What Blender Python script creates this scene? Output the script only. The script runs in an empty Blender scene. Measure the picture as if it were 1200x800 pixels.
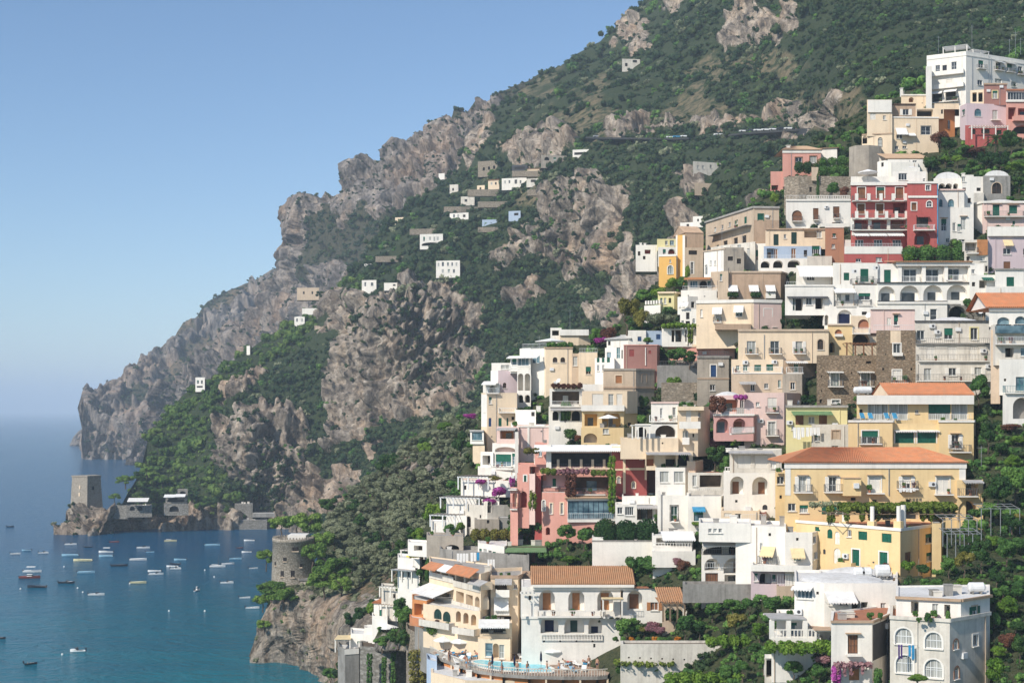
SUN_E, SKY_S, HAZE = 5.0, .135, .00013
import bpy, bmesh, math, random
import numpy as np
from mathutils import Vector, Matrix
random.seed(7); RNG = np.random.default_rng(7)
R = math.radians
F = 1650.0; H = 62.0; HZ = 480.0            # focal length in photo pixels, eye height, horizon row
SC = bpy.context.scene; COL = SC.collection

def W(px, py, Y):                            # photo pixel + distance -> world point
    return ((px - 600.0) * Y / F, Y, H - (py - HZ) * Y / F)

# ---------------------------------------------------------------- noise
_P = RNG.permutation(256).astype(np.int64); _P = np.concatenate([_P, _P, _P])
_V = RNG.random(256)
def vnoise(x, y, z):
    xi, yi, zi = np.floor(x).astype(np.int64), np.floor(y).astype(np.int64), np.floor(z).astype(np.int64)
    fx, fy, fz = x - xi, y - yi, z - zi
    fx = fx*fx*(3-2*fx); fy = fy*fy*(3-2*fy); fz = fz*fz*(3-2*fz)
    xi &= 255; yi &= 255; zi &= 255
    def h(a, b, c): return _V[_P[_P[_P[(xi+a) & 255] + ((yi+b) & 255)] + ((zi+c) & 255)]]
    x00 = h(0,0,0)*(1-fx)+h(1,0,0)*fx; x10 = h(0,1,0)*(1-fx)+h(1,1,0)*fx
    x01 = h(0,0,1)*(1-fx)+h(1,0,1)*fx; x11 = h(0,1,1)*(1-fx)+h(1,1,1)*fx
    return ((x00*(1-fy)+x10*fy)*(1-fz) + (x01*(1-fy)+x11*fy)*fz)*2-1
def fbm(x, y, z, o=4, ridge=False):
    s = 0; a = 1; t = 0
    for _ in range(o):
        n = vnoise(x, y, z)
        s = s + a*((1-2*np.abs(n)) if ridge else n); t += a; a *= .5; x = x*2.03+7.1; y = y*2.03+3.3; z = z*2.03+5.7
    return s/t

def facets(x, y, z, sx, sy, sz, seed=0, tilt=1.0):   # broken rock: each cell of a jittered lattice is a flat, tilted face
    x = x/sx; y = y/sy; z = z/sz; xi, yi, zi = np.floor(x).astype(np.int64), np.floor(y).astype(np.int64), np.floor(z).astype(np.int64)
    best = np.full(x.shape, 1e9); out = np.zeros(x.shape)
    for i in (-1, 0, 1):
        for j in (-1, 0, 1):
            for k in (-1, 0, 1):
                a, b, c = xi+i, yi+j, zi+k; h = _P[_P[_P[(a+seed) & 255]+(b & 255)]+(c & 255)]
                r1, r2, r3, r4 = _V[h], _V[(h+57) & 255], _V[(h+111) & 255], _V[(h+199) & 255]
                dx, dy, dz = x-a-r1, y-b-r2, z-c-r3; d = dx*dx+dy*dy+dz*dz; m_ = d < best
                v = (r4-.5)+tilt*(dx*(r2-.5)+dz*(r3-.25)+dy*(r1-.5)); out = np.where(m_, v, out); best = np.where(m_, d, best)
    return out
class Interp:                                # smooth interpolation of scattered control points
    def __init__(s, pts, c=40.0):
        p = np.array(pts, float); s.p = p[:, :2]; s.c = c
        d = np.sqrt(((s.p[:, None]-s.p[None])**2).sum(-1) + c*c)
        n = len(p); A = np.zeros((n+3, n+3)); A[:n, :n] = d; A[:n, n] = 1; A[:n, n+1:] = s.p; A[n, :n] = 1; A[n+1:, :n] = s.p.T
        s.w = np.linalg.solve(A, np.concatenate([np.log(p[:, 2]), [0, 0, 0]]))
    def __call__(s, px, py):
        px = np.asarray(px, float); py = np.asarray(py, float)
        v = s.w[-3] + s.w[-2]*px + s.w[-1]*py
        for (a, b), w in zip(s.p, s.w): v = v + w*np.sqrt((px-a)**2+(py-b)**2+s.c**2)
        return np.exp(v)

# ---------------------------------------------------------------- materials
class NT:
    def __init__(s, mat): s.t = mat.node_tree; s.n = s.t.nodes; s.l = s.t.links
    def add(s, ty, **k):
        n = s.n.new(ty)
        for a, b in k.items():
            if hasattr(n, a): setattr(n, a, b)
            else: n.inputs[a].default_value = b
        return n
    def link(s, a, b): s.l.new(a, b)
def new_mat(name):
    m = bpy.data.materials.new(name); m.use_nodes = True; t = NT(m)
    t.n.clear(); out = t.add('ShaderNodeOutputMaterial'); b = t.add('ShaderNodeBsdfPrincipled')
    t.link(b.outputs[0], out.inputs[0]); b.inputs['Roughness'].default_value = .8
    b.inputs['Specular IOR Level'].default_value = .25
    return m, t, b
def rgb(c): return (c[0], c[1], c[2], 1)
def noise_node(t, scale, detail=4, rough=.55, vec=None, dist=0):
    n = t.add('ShaderNodeTexNoise'); n.inputs['Scale'].default_value = scale; n.inputs['Detail'].default_value = detail
    n.inputs['Roughness'].default_value = rough; n.inputs['Distortion'].default_value = dist
    if vec is not None: t.link(vec, n.inputs['Vector'])
    return n
def ramp(t, fac, stops):
    r = t.add('ShaderNodeValToRGB'); e = r.color_ramp.elements
    while len(e) < len(stops): e.new(.5)
    for i, (p, c) in enumerate(stops): e[i].position = p; e[i].color = rgb(c) if len(c) == 3 else c
    t.link(fac, r.inputs[0]); return r
def mix(t, fac, a, b, mode='MIX'):
    m = t.add('ShaderNodeMix', data_type='RGBA', blend_type=mode)
    for k, v in ((0, fac), (6, a), (7, b)):
        if isinstance(v, (int, float)): m.inputs[k].default_value = v
        elif isinstance(v, tuple): m.inputs[k].default_value = rgb(v)
        else: t.link(v, m.inputs[k])
    return m.outputs[2]
def bump(t, b, h, dist, strength=1.0):
    n = t.add('ShaderNodeBump'); n.inputs['Distance'].default_value = dist; n.inputs['Strength'].default_value = strength
    t.link(h, n.inputs['Height']); t.link(n.outputs[0], b.inputs['Normal'])
def objco(t, scale=(1, 1, 1)):
    g = t.add('ShaderNodeNewGeometry'); m = t.add('ShaderNodeMapping'); m.inputs['Scale'].default_value = scale
    t.link(g.outputs['Position'], m.inputs[0]); return m.outputs[0]

M = {}
def plaster(name, col, grime=.35, dark=None, rough=.85):
    m, t, b = new_mat(name); dark = dark or tuple(c*.45 for c in col)
    big = noise_node(t, .35, 5, .65, objco(t)); streak = noise_node(t, 1.0, 4, .6, objco(t, (1.6, 1.6, .14)))
    fine = noise_node(t, 3.0, 5, .7, objco(t))
    r1 = ramp(t, big.outputs[0], [(.42, (0, 0, 0)), (.72, (1, 1, 1))]); r2 = ramp(t, streak.outputs[0], [(.48, (0, 0, 0)), (.78, (1, 1, 1))])
    r3 = ramp(t, fine.outputs[0], [(.35, (0, 0, 0)), (.7, (1, 1, 1))])
    mm = t.add('ShaderNodeMath', operation='MULTIPLY_ADD'); t.link(r1.outputs[0], mm.inputs[0]); mm.inputs[1].default_value = grime*.8; mm.inputs[2].default_value = 0
    m2 = t.add('ShaderNodeMath', operation='MULTIPLY_ADD'); t.link(r2.outputs[0], m2.inputs[0]); m2.inputs[1].default_value = grime; t.link(mm.outputs[0], m2.inputs[2])
    m3 = t.add('ShaderNodeMath', operation='MULTIPLY_ADD', use_clamp=True); t.link(r3.outputs[0], m3.inputs[0]); m3.inputs[1].default_value = grime*.45; t.link(m2.outputs[0], m3.inputs[2])
    t.link(mix(t, m3.outputs[0], col, dark), b.inputs['Base Color']); b.inputs['Roughness'].default_value = rough
    bump(t, b, fine.outputs[0], .03, .5)
    M[name] = m; return m
def flat(name, col, rough=.6, var=.25, scale=1.5, metal=0):
    m, t, b = new_mat(name); n = noise_node(t, scale, 3, .6, objco(t))
    r = ramp(t, n.outputs[0], [(.3, tuple(c*(1-var) for c in col)), (.7, tuple(min(1, c*(1+var*.5)) for c in col))])
    t.link(r.outputs[0], b.inputs['Base Color']); b.inputs['Roughness'].default_value = rough; b.inputs['Metallic'].default_value = metal
    M[name] = m; return m
def stone(name, c1, c2, scale=.9, dirt=(.08, .07, .05)):
    m, t, b = new_mat(name)
    br = t.add('ShaderNodeTexVoronoi'); br.inputs['Scale'].default_value = scale*2.2; t.link(objco(t, (1, 1, 1.8)), br.inputs['Vector'])
    n = noise_node(t, .5, 6, .65, objco(t)); n2 = noise_node(t, 3.5, 4, .6, objco(t))
    c = mix(t, n.outputs[0], c1, c2); bw = t.add('ShaderNodeRGBToBW'); t.link(br.outputs['Color'], bw.inputs[0]); c = mix(t, .5, c, bw.outputs[0], 'SOFT_LIGHT')
    e = ramp(t, br.outputs['Distance'], [(.35, (0, 0, 0)), (.62, (1, 1, 1))])
    ee = t.add('ShaderNodeMath', operation='MULTIPLY'); t.link(e.outputs[0], ee.inputs[0]); ee.inputs[1].default_value = .45
    c = mix(t, ee.outputs[0], c, dirt)
    rr = ramp(t, n2.outputs[0], [(.5, (0, 0, 0)), (.75, (.5, .5, .5))]); c = mix(t, rr.outputs[0], c, dirt)
    t.link(c, b.inputs['Base Color']); b.inputs['Roughness'].default_value = .95
    bump(t, b, n2.outputs[0], .12, .7); M[name] = m; return m

plaster('white', (.84, .785, .70), 0.34, (.50, .47, .42)); plaster('whitedirty', (.72, .66, .565), 0.5, (.36, .32, .27))
plaster('cream', (.81, .64, .45), 0.32, (.46, .36, .26)); plaster('peach', (.80, .56, .38), 0.3, (.46, .31, .21))
plaster('pinkpale', (.77, .56, .49), 0.3, (.46, .34, .30)); plaster('pink', (.64, .36, .32), .3, (.40, .22, .20))
plaster('salmon', (.68, .34, .27), 0.34, (.44, .2, .15)); plaster('red', (.47, .115, .10), 0.35, (.26, .06, .055))
plaster('darkred', (.35, .085, .075), 0.3, (.19, .045, .045)); plaster('brownpink', (.34, .17, .14), .35, (.22, .11, .09))
plaster('yellow', (.80, .59, .31), 0.32, (.56, .38, .19)); plaster('ochre', (.76, .44, .13), .2, (.52, .3, .1))
plaster('paleyellow', (.74, .65, .34), .25, (.5, .43, .22)); plaster('beige', (.60, .46, .33), .36, (.27, .21, .15))
plaster('tan', (.50, .35, .24), .42, (.20, .145, .10)); plaster('greyplaster', (.42, .36, .29), .5, (.16, .14, .12))
plaster('lilac', (.60, .48, .49), .25, (.36, .3, .3)); plaster('concrete', (.33, .31, .28), .6, (.13, .12, .105))
plaster('bluewhite', (.42, .50, .60), .4, (.28, .33, .42)); plaster('brick', (.44, .22, .13), .4, (.25, .14, .1))
plaster('orange', (.62, .25, .09), .3, (.38, .16, .07)); plaster('roofwhite', (.74, .72, .69), .5, (.40, .37, .33))
plaster('roofgrey', (.42, .39, .35), .5, (.22, .2, .18)); plaster('terracotta', (.42, .17, .09), .4, (.25, .11, .07))
stone('rubble', (.40, .33, .25), (.27, .22, .17)); stone('ruin', (.36, .26, .17), (.25, .18, .12), 1.4); stone('towerstone', (.47, .41, .33), (.34, .29, .235), 1.0)
stone('greystone', (.33, .31, .28), (.22, .2, .17), .6)
flat('frame', (.74, .74, .72), .5, .1); flat('darkframe', (.10, .06, .045), .6); flat('brownwood', (.22, .10, .05), .7)
flat('orangewood', (.46, .20, .08), .7)
flat('green', (.012, .12, .075), .6, .35, 4); flat('bluegreen', (.03, .16, .18), .6, .3); flat('darkgreen', (.02, .055, .045), .6); flat('greydark', (.06, .06, .065), .6)
flat('blueshutter', (.03, .08, .2), .6); flat('rail', (.16, .16, .16), .5); flat('railwhite', (.74, .74, .72), .5, .1); flat('awning', (.76, .73, .68), .9, .15)
flat('awningcream', (.74, .58, .33), .9, .15); flat('awninggrey', (.42, .40, .38), .9); flat('awningblue', (.05, .25, .42), .9); flat('awninggreen', (.16, .26, .12), .9)
flat('metalgrey', (.4, .4, .4), .45, .2, 1, .6); flat('cabinet', (.72, .71, .69), .5, .15, 3); flat('canvas', (.80, .78, .74), .9, .08)
flat('cloth_blue', (.04, .28, .5), .9); flat('cloth_red', (.5, .05, .04), .9); flat('cloth_purple', (.1, .05, .2), .9); flat('cloth_orange', (.65, .3, .06), .9)
flat('cloth_yellow', (.75, .65, .05), .9); flat('cloth_magenta', (.65, .02, .2), .9); flat('navy', (.01, .015, .05), .9)
flat('skin', (.42, .24, .16), .6, .2, 8); flat('hair', (.04, .025, .015), .7); flat('woodpole', (.2, .14, .09), .8); flat('bark', (.13, .095, .07), .9, .5, 3)
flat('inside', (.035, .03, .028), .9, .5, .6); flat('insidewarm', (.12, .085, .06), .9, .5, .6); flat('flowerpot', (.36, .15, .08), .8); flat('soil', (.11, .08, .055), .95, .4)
flat('paving', (.42, .30, .22), .9, .35, .8); flat('asphalt', (.05, .05, .05), .9, .3); flat('hullred', (.22, .06, .05), .35); flat('hullblue', (.05, .28, .48), .35)
flat('hullwhite', (.78, .78, .76), .3, .08); flat('hulldark', (.03, .035, .05), .4); flat('hullyellow', (.66, .60, .36), .4); flat('deckwood', (.35, .24, .14), .6); flat('hullcyan', (.28, .48, .60), .4)
m, t, b = new_mat('glass'); n = noise_node(t, .6, 2, .5, objco(t)); r = ramp(t, n.outputs[0], [(.35, (.012, .014, .017)), (.7, (.06, .065, .07))]); t.link(r.outputs[0], b.inputs['Base Color']); b.inputs['Roughness'].default_value = .12; b.inputs['Specular IOR Level'].default_value = .5; M['glass'] = m
m, t, b = new_mat('blueglass'); n = noise_node(t, .8, 2, .5, objco(t)); r = ramp(t, n.outputs[0], [(.35, (.05, .10, .13)), (.7, (.2, .3, .34))]); t.link(r.outputs[0], b.inputs['Base Color']); b.inputs['Roughness'].default_value = .1; M['blueglass'] = m
m, t, b = new_mat('curtain'); n = noise_node(t, 2.5, 2, .5, objco(t, (3, 3, .1))); r = ramp(t, n.outputs[0], [(.3, (.2, .2, .18)), (.7, (.5, .5, .46))]); t.link(r.outputs[0], b.inputs['Base Color']); M['curtain'] = m
m, t, b = new_mat('poolwater'); n = noise_node(t, 1.5, 3, .5, objco(t)); r = ramp(t, n.outputs[0], [(.3, (.10, .48, .58)), (.7, (.22, .66, .74))]); t.link(r.outputs[0], b.inputs['Base Color']); b.inputs['Roughness'].default_value = .15; bump(t, b, n.outputs[0], .04); M['poolwater'] = m
def tiles(name, c1, c2, c3):
    m, t, b = new_mat(name); n = noise_node(t, 2.2, 4, .7, objco(t)); n2 = noise_node(t, .3, 3, .6, objco(t))
    c = ramp(t, n.outputs[0], [(.3, c3), (.5, c1), (.72, c2)]); c = mix(t, n2.outputs[0], c.outputs[0], c1); n4 = noise_node(t, 1.1, 6, .75, objco(t)); r4 = ramp(t, n4.outputs[0], [(.46, (0, 0, 0)), (.62, (.38, .38, .38))]); c = mix(t, r4.outputs[0], c, (.20, .15, .10))
    t.link(c, b.inputs['Base Color']); b.inputs['Roughness'].default_value = .9; bump(t, b, n.outputs[0], .06); M[name] = m
tiles('tile_new', (.56, .22, .10), (.64, .34, .20), (.33, .13, .075)); tiles('tile_old', (.46, .24, .12), (.62, .40, .25), (.26, .13, .08)); tiles('tile_faded', (.50, .34, .22), (.6, .45, .32), (.33, .21, .13))

def foliage(name, c_dark, c_mid, c_lite, trans=.28, scale=.6):
    m, t, b = new_mat(name)
    g = t.add('ShaderNodeNewGeometry'); oi = t.add('ShaderNodeObjectInfo')
    n = noise_node(t, scale, 3, .6, objco(t))
    a = t.add('ShaderNodeMath', operation='MULTIPLY_ADD'); t.link(g.outputs['Random Per Island'], a.inputs[0]); a.inputs[1].default_value = .45; t.link(n.outputs[0], a.inputs[2])
    a2 = t.add('ShaderNodeMath', operation='MULTIPLY_ADD'); t.link(oi.outputs['Random'], a2.inputs[0]); a2.inputs[1].default_value = .4; t.link(a.outputs[0], a2.inputs[2])
    r = ramp(t, a2.outputs[0], [(.28, c_dark), (.60, c_mid), (.92, c_lite)])
    mp = t.add('ShaderNodeMath', operation='MULTIPLY'); t.link(a2.outputs[0], mp.inputs[0]); mp.inputs[1].default_value = .72; t.link(mp.outputs[0], r.inputs[0])
    t.link(r.outputs[0], b.inputs['Base Color']); b.inputs['Roughness'].default_value = .65; b.inputs['Specular IOR Level'].default_value = .15
    tr = t.add('ShaderNodeBsdfTranslucent'); t.link(r.outputs[0], tr.inputs[0]); ms = t.add('ShaderNodeMixShader'); ms.inputs[0].default_value = trans
    t.link(b.outputs[0], ms.inputs[1]); t.link(tr.outputs[0], ms.inputs[2]); out = [x for x in t.n if x.type == 'OUTPUT_MATERIAL'][0]; t.link(ms.outputs[0], out.inputs[0])
    M[name] = m
foliage('f_scrub', (0.009, 0.027, 0.012), (0.024, 0.052, 0.020), (0.063, 0.090, 0.031), .1, .05)
foliage('f_pine', (0.038, 0.086, 0.022), (0.109, 0.205, 0.038), (0.289, 0.412, 0.084))
foliage('f_pinefar', (0.023, 0.056, 0.014), (0.060, 0.117, 0.023), (0.166, 0.233, 0.050), .15, .05)
foliage('f_olive', (0.078, 0.093, 0.051), (0.188, 0.210, 0.117), (0.375, 0.390, 0.240))
foliage('f_broad', (0.027, 0.073, 0.022), (0.069, 0.160, 0.038), (0.182, 0.319, 0.069))
foliage('f_bright', (0.037, 0.089, 0.015), (0.113, 0.216, 0.025), (0.228, 0.329, 0.051), .25)
foliage('f_vine', (0.046, 0.081, 0.014), (0.138, 0.196, 0.029), (0.253, 0.287, 0.057), .25)
foliage('f_yellow', (0.066, 0.072, 0.017), (0.176, 0.165, 0.033), (0.330, 0.286, 0.077), .2)
foliage('f_dark', (0.015, 0.041, 0.015), (0.037, 0.094, 0.026), (0.094, 0.169, 0.037))
foliage('f_bougain', (.16, .02, .13), (.38, .04, .27), (.58, .14, .45), .25)
foliage('f_pinkbush', (.12, .045, .06), (.28, .12, .14), (.42, .25, .25), .2)
foliage('f_red', (.05, .02, .015), (.12, .045, .03), (.2, .09, .05), .2)
foliage('f_orangeflower', (.35, .1, .01), (.55, .2, .02), (.7, .35, .05), .2)

# ---------------------------------------------------------------- mesh building
def link_obj(o, parent=None):
    COL.objects.link(o)
    if parent is not None: o.parent = parent
    return o
def root_loc(o):
    while o is not None and o.parent is not None: o = o.parent
    return np.array(o.location) if o is not None else np.zeros(3)
def tag(o, label=None, cat=None, group=None, kind=None):
    if label: o['label'] = label
    if cat: o['category'] = cat
    if group: o['group'] = group
    if kind: o['kind'] = kind
    return o
def empty(name, loc, label, cat, group=None):
    o = bpy.data.objects.new(name, None); o.location = loc; o.empty_display_size = .5; COL.objects.link(o)
    return tag(o, label, cat, group)
class MB:
    def __init__(s): s.v = []; s.f = []
    def add(s, vs, fs):
        k = len(s.v); s.v += [tuple(p) for p in vs]; s.f += [tuple(i+k for i in f) for f in fs]
    def quad(s, a, b, c, d): s.add([a, b, c, d], [(0, 1, 2, 3)])
    def hexa(s, p):                          # 8 points: bottom 0-3, top 4-7
        s.add(p, [(3, 2, 1, 0), (4, 5, 6, 7), (0, 1, 5, 4), (1, 2, 6, 5), (2, 3, 7, 6), (3, 0, 4, 7)])
    def box(s, x0, x1, y0, y1, z0, z1):
        s.hexa([(x0, y0, z0), (x1, y0, z0), (x1, y1, z0), (x0, y1, z0), (x0, y0, z1), (x1, y0, z1), (x1, y1, z1), (x0, y1, z1)])
    def tube(s, a, b, r0, r1=None, n=8, cap=True):
        a = Vector(a); b = Vector(b); r1 = r0 if r1 is None else r1; d = (b-a).normalized()
        u = d.orthogonal().normalized(); w = d.cross(u); vs = []
        for p, r in ((a, r0), (b, r1)):
            for i in range(n): t = 2*math.pi*i/n; vs.append(p + (u*math.cos(t)+w*math.sin(t))*r)
        fs = [(i, (i+1) % n, n+(i+1) % n, n+i) for i in range(n)]
        if cap: fs += [tuple(range(n-1, -1, -1)), tuple(range(n, 2*n))]
        s.add(vs, fs)
    def lathe(s, c, prof, n=12, sx=1, sy=1, closed=True):   # prof [(r,z)]
        vs = []; m_ = len(prof)
        for r, z in prof:
            for i in range(n): t = 2*math.pi*i/n; vs.append((c[0]+r*sx*math.cos(t), c[1]+r*sy*math.sin(t), c[2]+z))
        fs = [(j*n+i, j*n+(i+1) % n, (j+1)*n+(i+1) % n, (j+1)*n+i) for j in range(m_-1) for i in range(n)]
        if closed: fs += [tuple(range(n-1, -1, -1)), tuple(range((m_-1)*n, m_*n))]
        s.add(vs, fs)
    def build(s, name, mat, parent=None, smooth=False, normals=True):
        if not s.v: return None
        me = bpy.data.meshes.new(name); L = root_loc(parent)
        me.from_pydata([tuple(np.array(p)-L) for p in s.v], [], s.f); me.materials.append(M[mat] if isinstance(mat, str) else mat)
        if normals:
            bm = bmesh.new(); bm.from_mesh(me); bmesh.ops.recalc_face_normals(bm, faces=bm.faces); bm.to_mesh(me); bm.free()
        if smooth: me.polygons.foreach_set('use_smooth', [True]*len(me.polygons))
        me.update(); return link_obj(bpy.data.objects.new(name, me), parent)
def np_mesh(name, verts, quads, mat, smooth=False):
    me = bpy.data.meshes.new(name); nv = len(verts); nf = len(quads); k = quads.shape[1]
    me.vertices.add(nv); me.vertices.foreach_set('co', np.ascontiguousarray(verts, np.float32).ravel())
    me.loops.add(nf*k); me.loops.foreach_set('vertex_index', np.ascontiguousarray(quads, np.int32).ravel())
    me.polygons.add(nf); me.polygons.foreach_set('loop_start', np.arange(0, nf*k, k, dtype=np.int32))
    if smooth: me.polygons.foreach_set('use_smooth', np.ones(nf, bool))
    me.update(calc_edges=True); me.validate()
    if mat is not None: me.materials.append(M[mat] if isinstance(mat, str) else mat)
    return me
# ================================================================ terrain
SEA = 0.0
town_ctrl = [(1300,800,128),(1100,800,137),(1100,700,150),(1100,600,172),(1100,500,198),(1100,400,228),(1100,300,265),(1100,200,310),(1100,100,372),(1100,40,410),
 (950,800,148),(950,700,162),(950,600,187),(950,500,213),(950,400,246),(950,300,288),(950,200,345),(950,100,420),
 (800,800,163),(800,700,184),(800,600,210),(800,500,238),(800,400,274),(800,300,325),(800,240,370),
 (700,800,174),(700,700,196),(700,600,223),(700,500,252),(700,400,290),(700,350,320),
 (600,800,186),(600,700,209),(600,600,238),(600,500,270),(600,420,300),
 (500,800,204),(500,700,228),(500,600,258),(440,800,235),(440,740,246),(400,800,262),
 (1300,600,165),(1300,400,215),(1300,200,290),(1300,60,360)]
T = Interp(town_ctrl, 60)
rng = np.random.default_rng(11)

def pip(poly, x, y):
    inside = np.zeros(x.shape, bool); n = len(poly); j = n-1
    for i in range(n):
        xi, yi = poly[i]; xj, yj = poly[j]
        if yi != yj:
            c = ((yi > y) != (yj > y)) & (x < (xj-xi)*(y-yi)/(yj-yi)+xi); inside ^= c
        j = i
    return inside

def sheet(name, top, bot, depth, step, rockpolys=(), drypolys=(), amp=1.0, warp=9.0, mat=None, scale=1.0, backdrop=1.0, kind='structure', rock_all=False, strata=None, rough=.25, skirt=30):
    top = np.array(top, float); bot = np.array(bot, float)
    x0, x1 = top[0, 0], top[-1, 0]; nu = int((x1-x0)/step)+1
    u = np.linspace(x0, x1, nu); yt = np.interp(u, top[:, 0], top[:, 1]); yb = np.interp(u, bot[:, 0], bot[:, 1])
    yb = np.maximum(yb, yt+1.5)
    nv = int(np.max(yb-yt)/step)+2
    # rows use a shared pixel lattice clipped to each column, so that detail does not stretch
    vv = np.linspace(0, 1, nv)[:, None]
    PX = np.repeat(u[None], nv, 0); PY = yt[None]*(1-vv)+yb[None]*vv
    Y = depth(PX, PY)
    P = np.stack([(PX-600)*Y/F, Y, H-(PY-HZ)*Y/F], -1)
    # masks, with noise-bent outlines
    wx = warp*(fbm(P[..., 0]/(45*scale), P[..., 1]/(45*scale), P[..., 2]/(30*scale), 5)*2.6+fbm(P[..., 0]/(11*scale), P[..., 1]/(11*scale), P[..., 2]/(9*scale), 3)*1.3)
    wy = warp*(fbm(P[..., 0]/(45*scale)+50, P[..., 1]/(45*scale), P[..., 2]/(30*scale), 5)*2.6+fbm(P[..., 0]/(11*scale)+50, P[..., 1]/(11*scale), P[..., 2]/(9*scale), 3)*1.3)
    rock = np.zeros(PX.shape)
    if rock_all: rock[:] = 1
    for po in rockpolys: rock[pip(po, PX+wx, PY+wy)] = 1
    dry = np.zeros(PX.shape)
    for po in drypolys: dry[pip(po, PX+wx, PY+wy)] = 1
    def blur(a, k):
        for _ in range(k):
            b_ = np.pad(a, 1, mode='edge'); a = (b_[1:-1, 1:-1]*2+b_[:-2, 1:-1]+b_[2:, 1:-1]+b_[1:-1, :-2]+b_[1:-1, 2:])/6
        return a
    rs = blur(rock, 4)
    # displacement along the smooth surface normal
    du = np.gradient(P, axis=1); dv = np.gradient(P, axis=0); N = np.cross(du, dv); N /= np.linalg.norm(N, axis=-1, keepdims=True)+1e-9
    N *= np.sign(-(N[..., 1:2]) + 1e-9)      # towards the viewer side
    X_, Y_, Z_ = P[..., 0]/scale, P[..., 1]/scale, P[..., 2]/scale
    big = fbm(X_/70, Y_/70, Z_/90, 3)
    if strata: cs, sn = math.cos(strata), math.sin(strata)
    else: cs, sn = 0.0, 1.0
    a_ = (X_*cs+Z_*sn); b2 = (-X_*sn+Z_*cs)
    rid = fbm(X_/26, Y_/26, Z_/34, 4, True)
    st = fbm(a_/30, Y_/30, b2/5.5, 4, True)
    fine = fbm(X_/6, Y_/6, Z_/6, 4, True)
    blk = np.abs(vnoise(X_/14, Y_/14, Z_/10)); blk2 = np.abs(vnoise(X_/5+9, Y_/5, Z_/4))
    q = b2/9.0 + .9*vnoise(X_/40, Y_/40, Z_/40) + .35*vnoise(X_/9, Y_/9, Z_/9); saw = q-np.floor(q); saw = np.where(saw < .75, saw/.75, (1-saw)/.25)
    q2 = a_/13.0 + 1.2*vnoise(X_/25+4, Y_/25, Z_/30) + .4*vnoise(X_/7, Y_/7+3, Z_/7); saw2 = q2-np.floor(q2); saw2 = np.where(saw2 < .7, saw2/.7, (1-saw2)/.3)
    q3 = b2/3.1 + 1.1*vnoise(X_/12, Y_/12+8, Z_/12); saw3 = q3-np.floor(q3); saw3 = np.where(saw3 < .7, saw3/.7, (1-saw3)/.3)
    f1 = facets(a_, Y_, b2, 34, 34, 24, 3); f2 = facets(a_, Y_, b2, 12, 12, 7, 9); f3 = facets(a_, Y_, b2, 4.6, 4.6, 2.8, 17)
    disp = amp*scale*(7*big + rs*(3.5*rid + .6*fine + 10*f1 + 6.5*f2 + 3.4*f3 + 1.4*saw + 3.0*saw2 - 2)
                      + (1-rs)*rough*(8*fbm(X_/20, Y_/20, Z_/20, 3)+3*f2))
    disp = .35*disp+.65*blur(disp, 2)
    disp = np.clip(disp, -13*scale, 11*scale)
    edge = np.minimum(1, np.minimum(vv*nv/5.0, 1))+0*PX
    P = P + N*(disp*(.35+.65*edge))[..., None]
    rows = [P]; extra = []
    # back slope behind the ridge line, skirt below the foot
    d1 = P[:1].copy(); 
    for dy, dz in ((12, 3), (60, 30), (200, 160)):
        q = P[:1].copy(); q[..., 1] += dy*backdrop; q[..., 2] -= dz*backdrop; q[..., 0] += (P[:1, :, 0])*dy*backdrop/np.maximum(P[:1, :, 1], 1); extra.insert(0, q)
    low = P[-1:].copy(); low[..., 2] -= skirt; low[..., 1] -= 0.0
    G = np.concatenate(extra+[P, low], 0); nr = G.shape[0]; k = len(extra)
    idx = np.arange(nr*nu).reshape(nr, nu)
    q = np.stack([idx[:-1, :-1], idx[1:, :-1], idx[1:, 1:], idx[:-1, 1:]], -1).reshape(-1, 4)
    me = np_mesh(name, G.reshape(-1, 3), q, mat, True)
    def full(a, pad): return np.concatenate([np.repeat(a[:1], k, 0), a, a[-1:]], 0)
    for nm, a in (('rock', rs), ('dry', blur(dry, 2))):
        at = me.attributes.new(nm, 'FLOAT', 'POINT'); at.data.foreach_set('value', full(a, 0).astype(np.float32).ravel())
    o = link_obj(bpy.data.objects.new(name, me)); tag(o, kind=kind)
    return dict(o=o, P=P, PX=PX, PY=PY, rock=rock, dry=dry, step=step, yt=yt, u=u)

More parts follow.
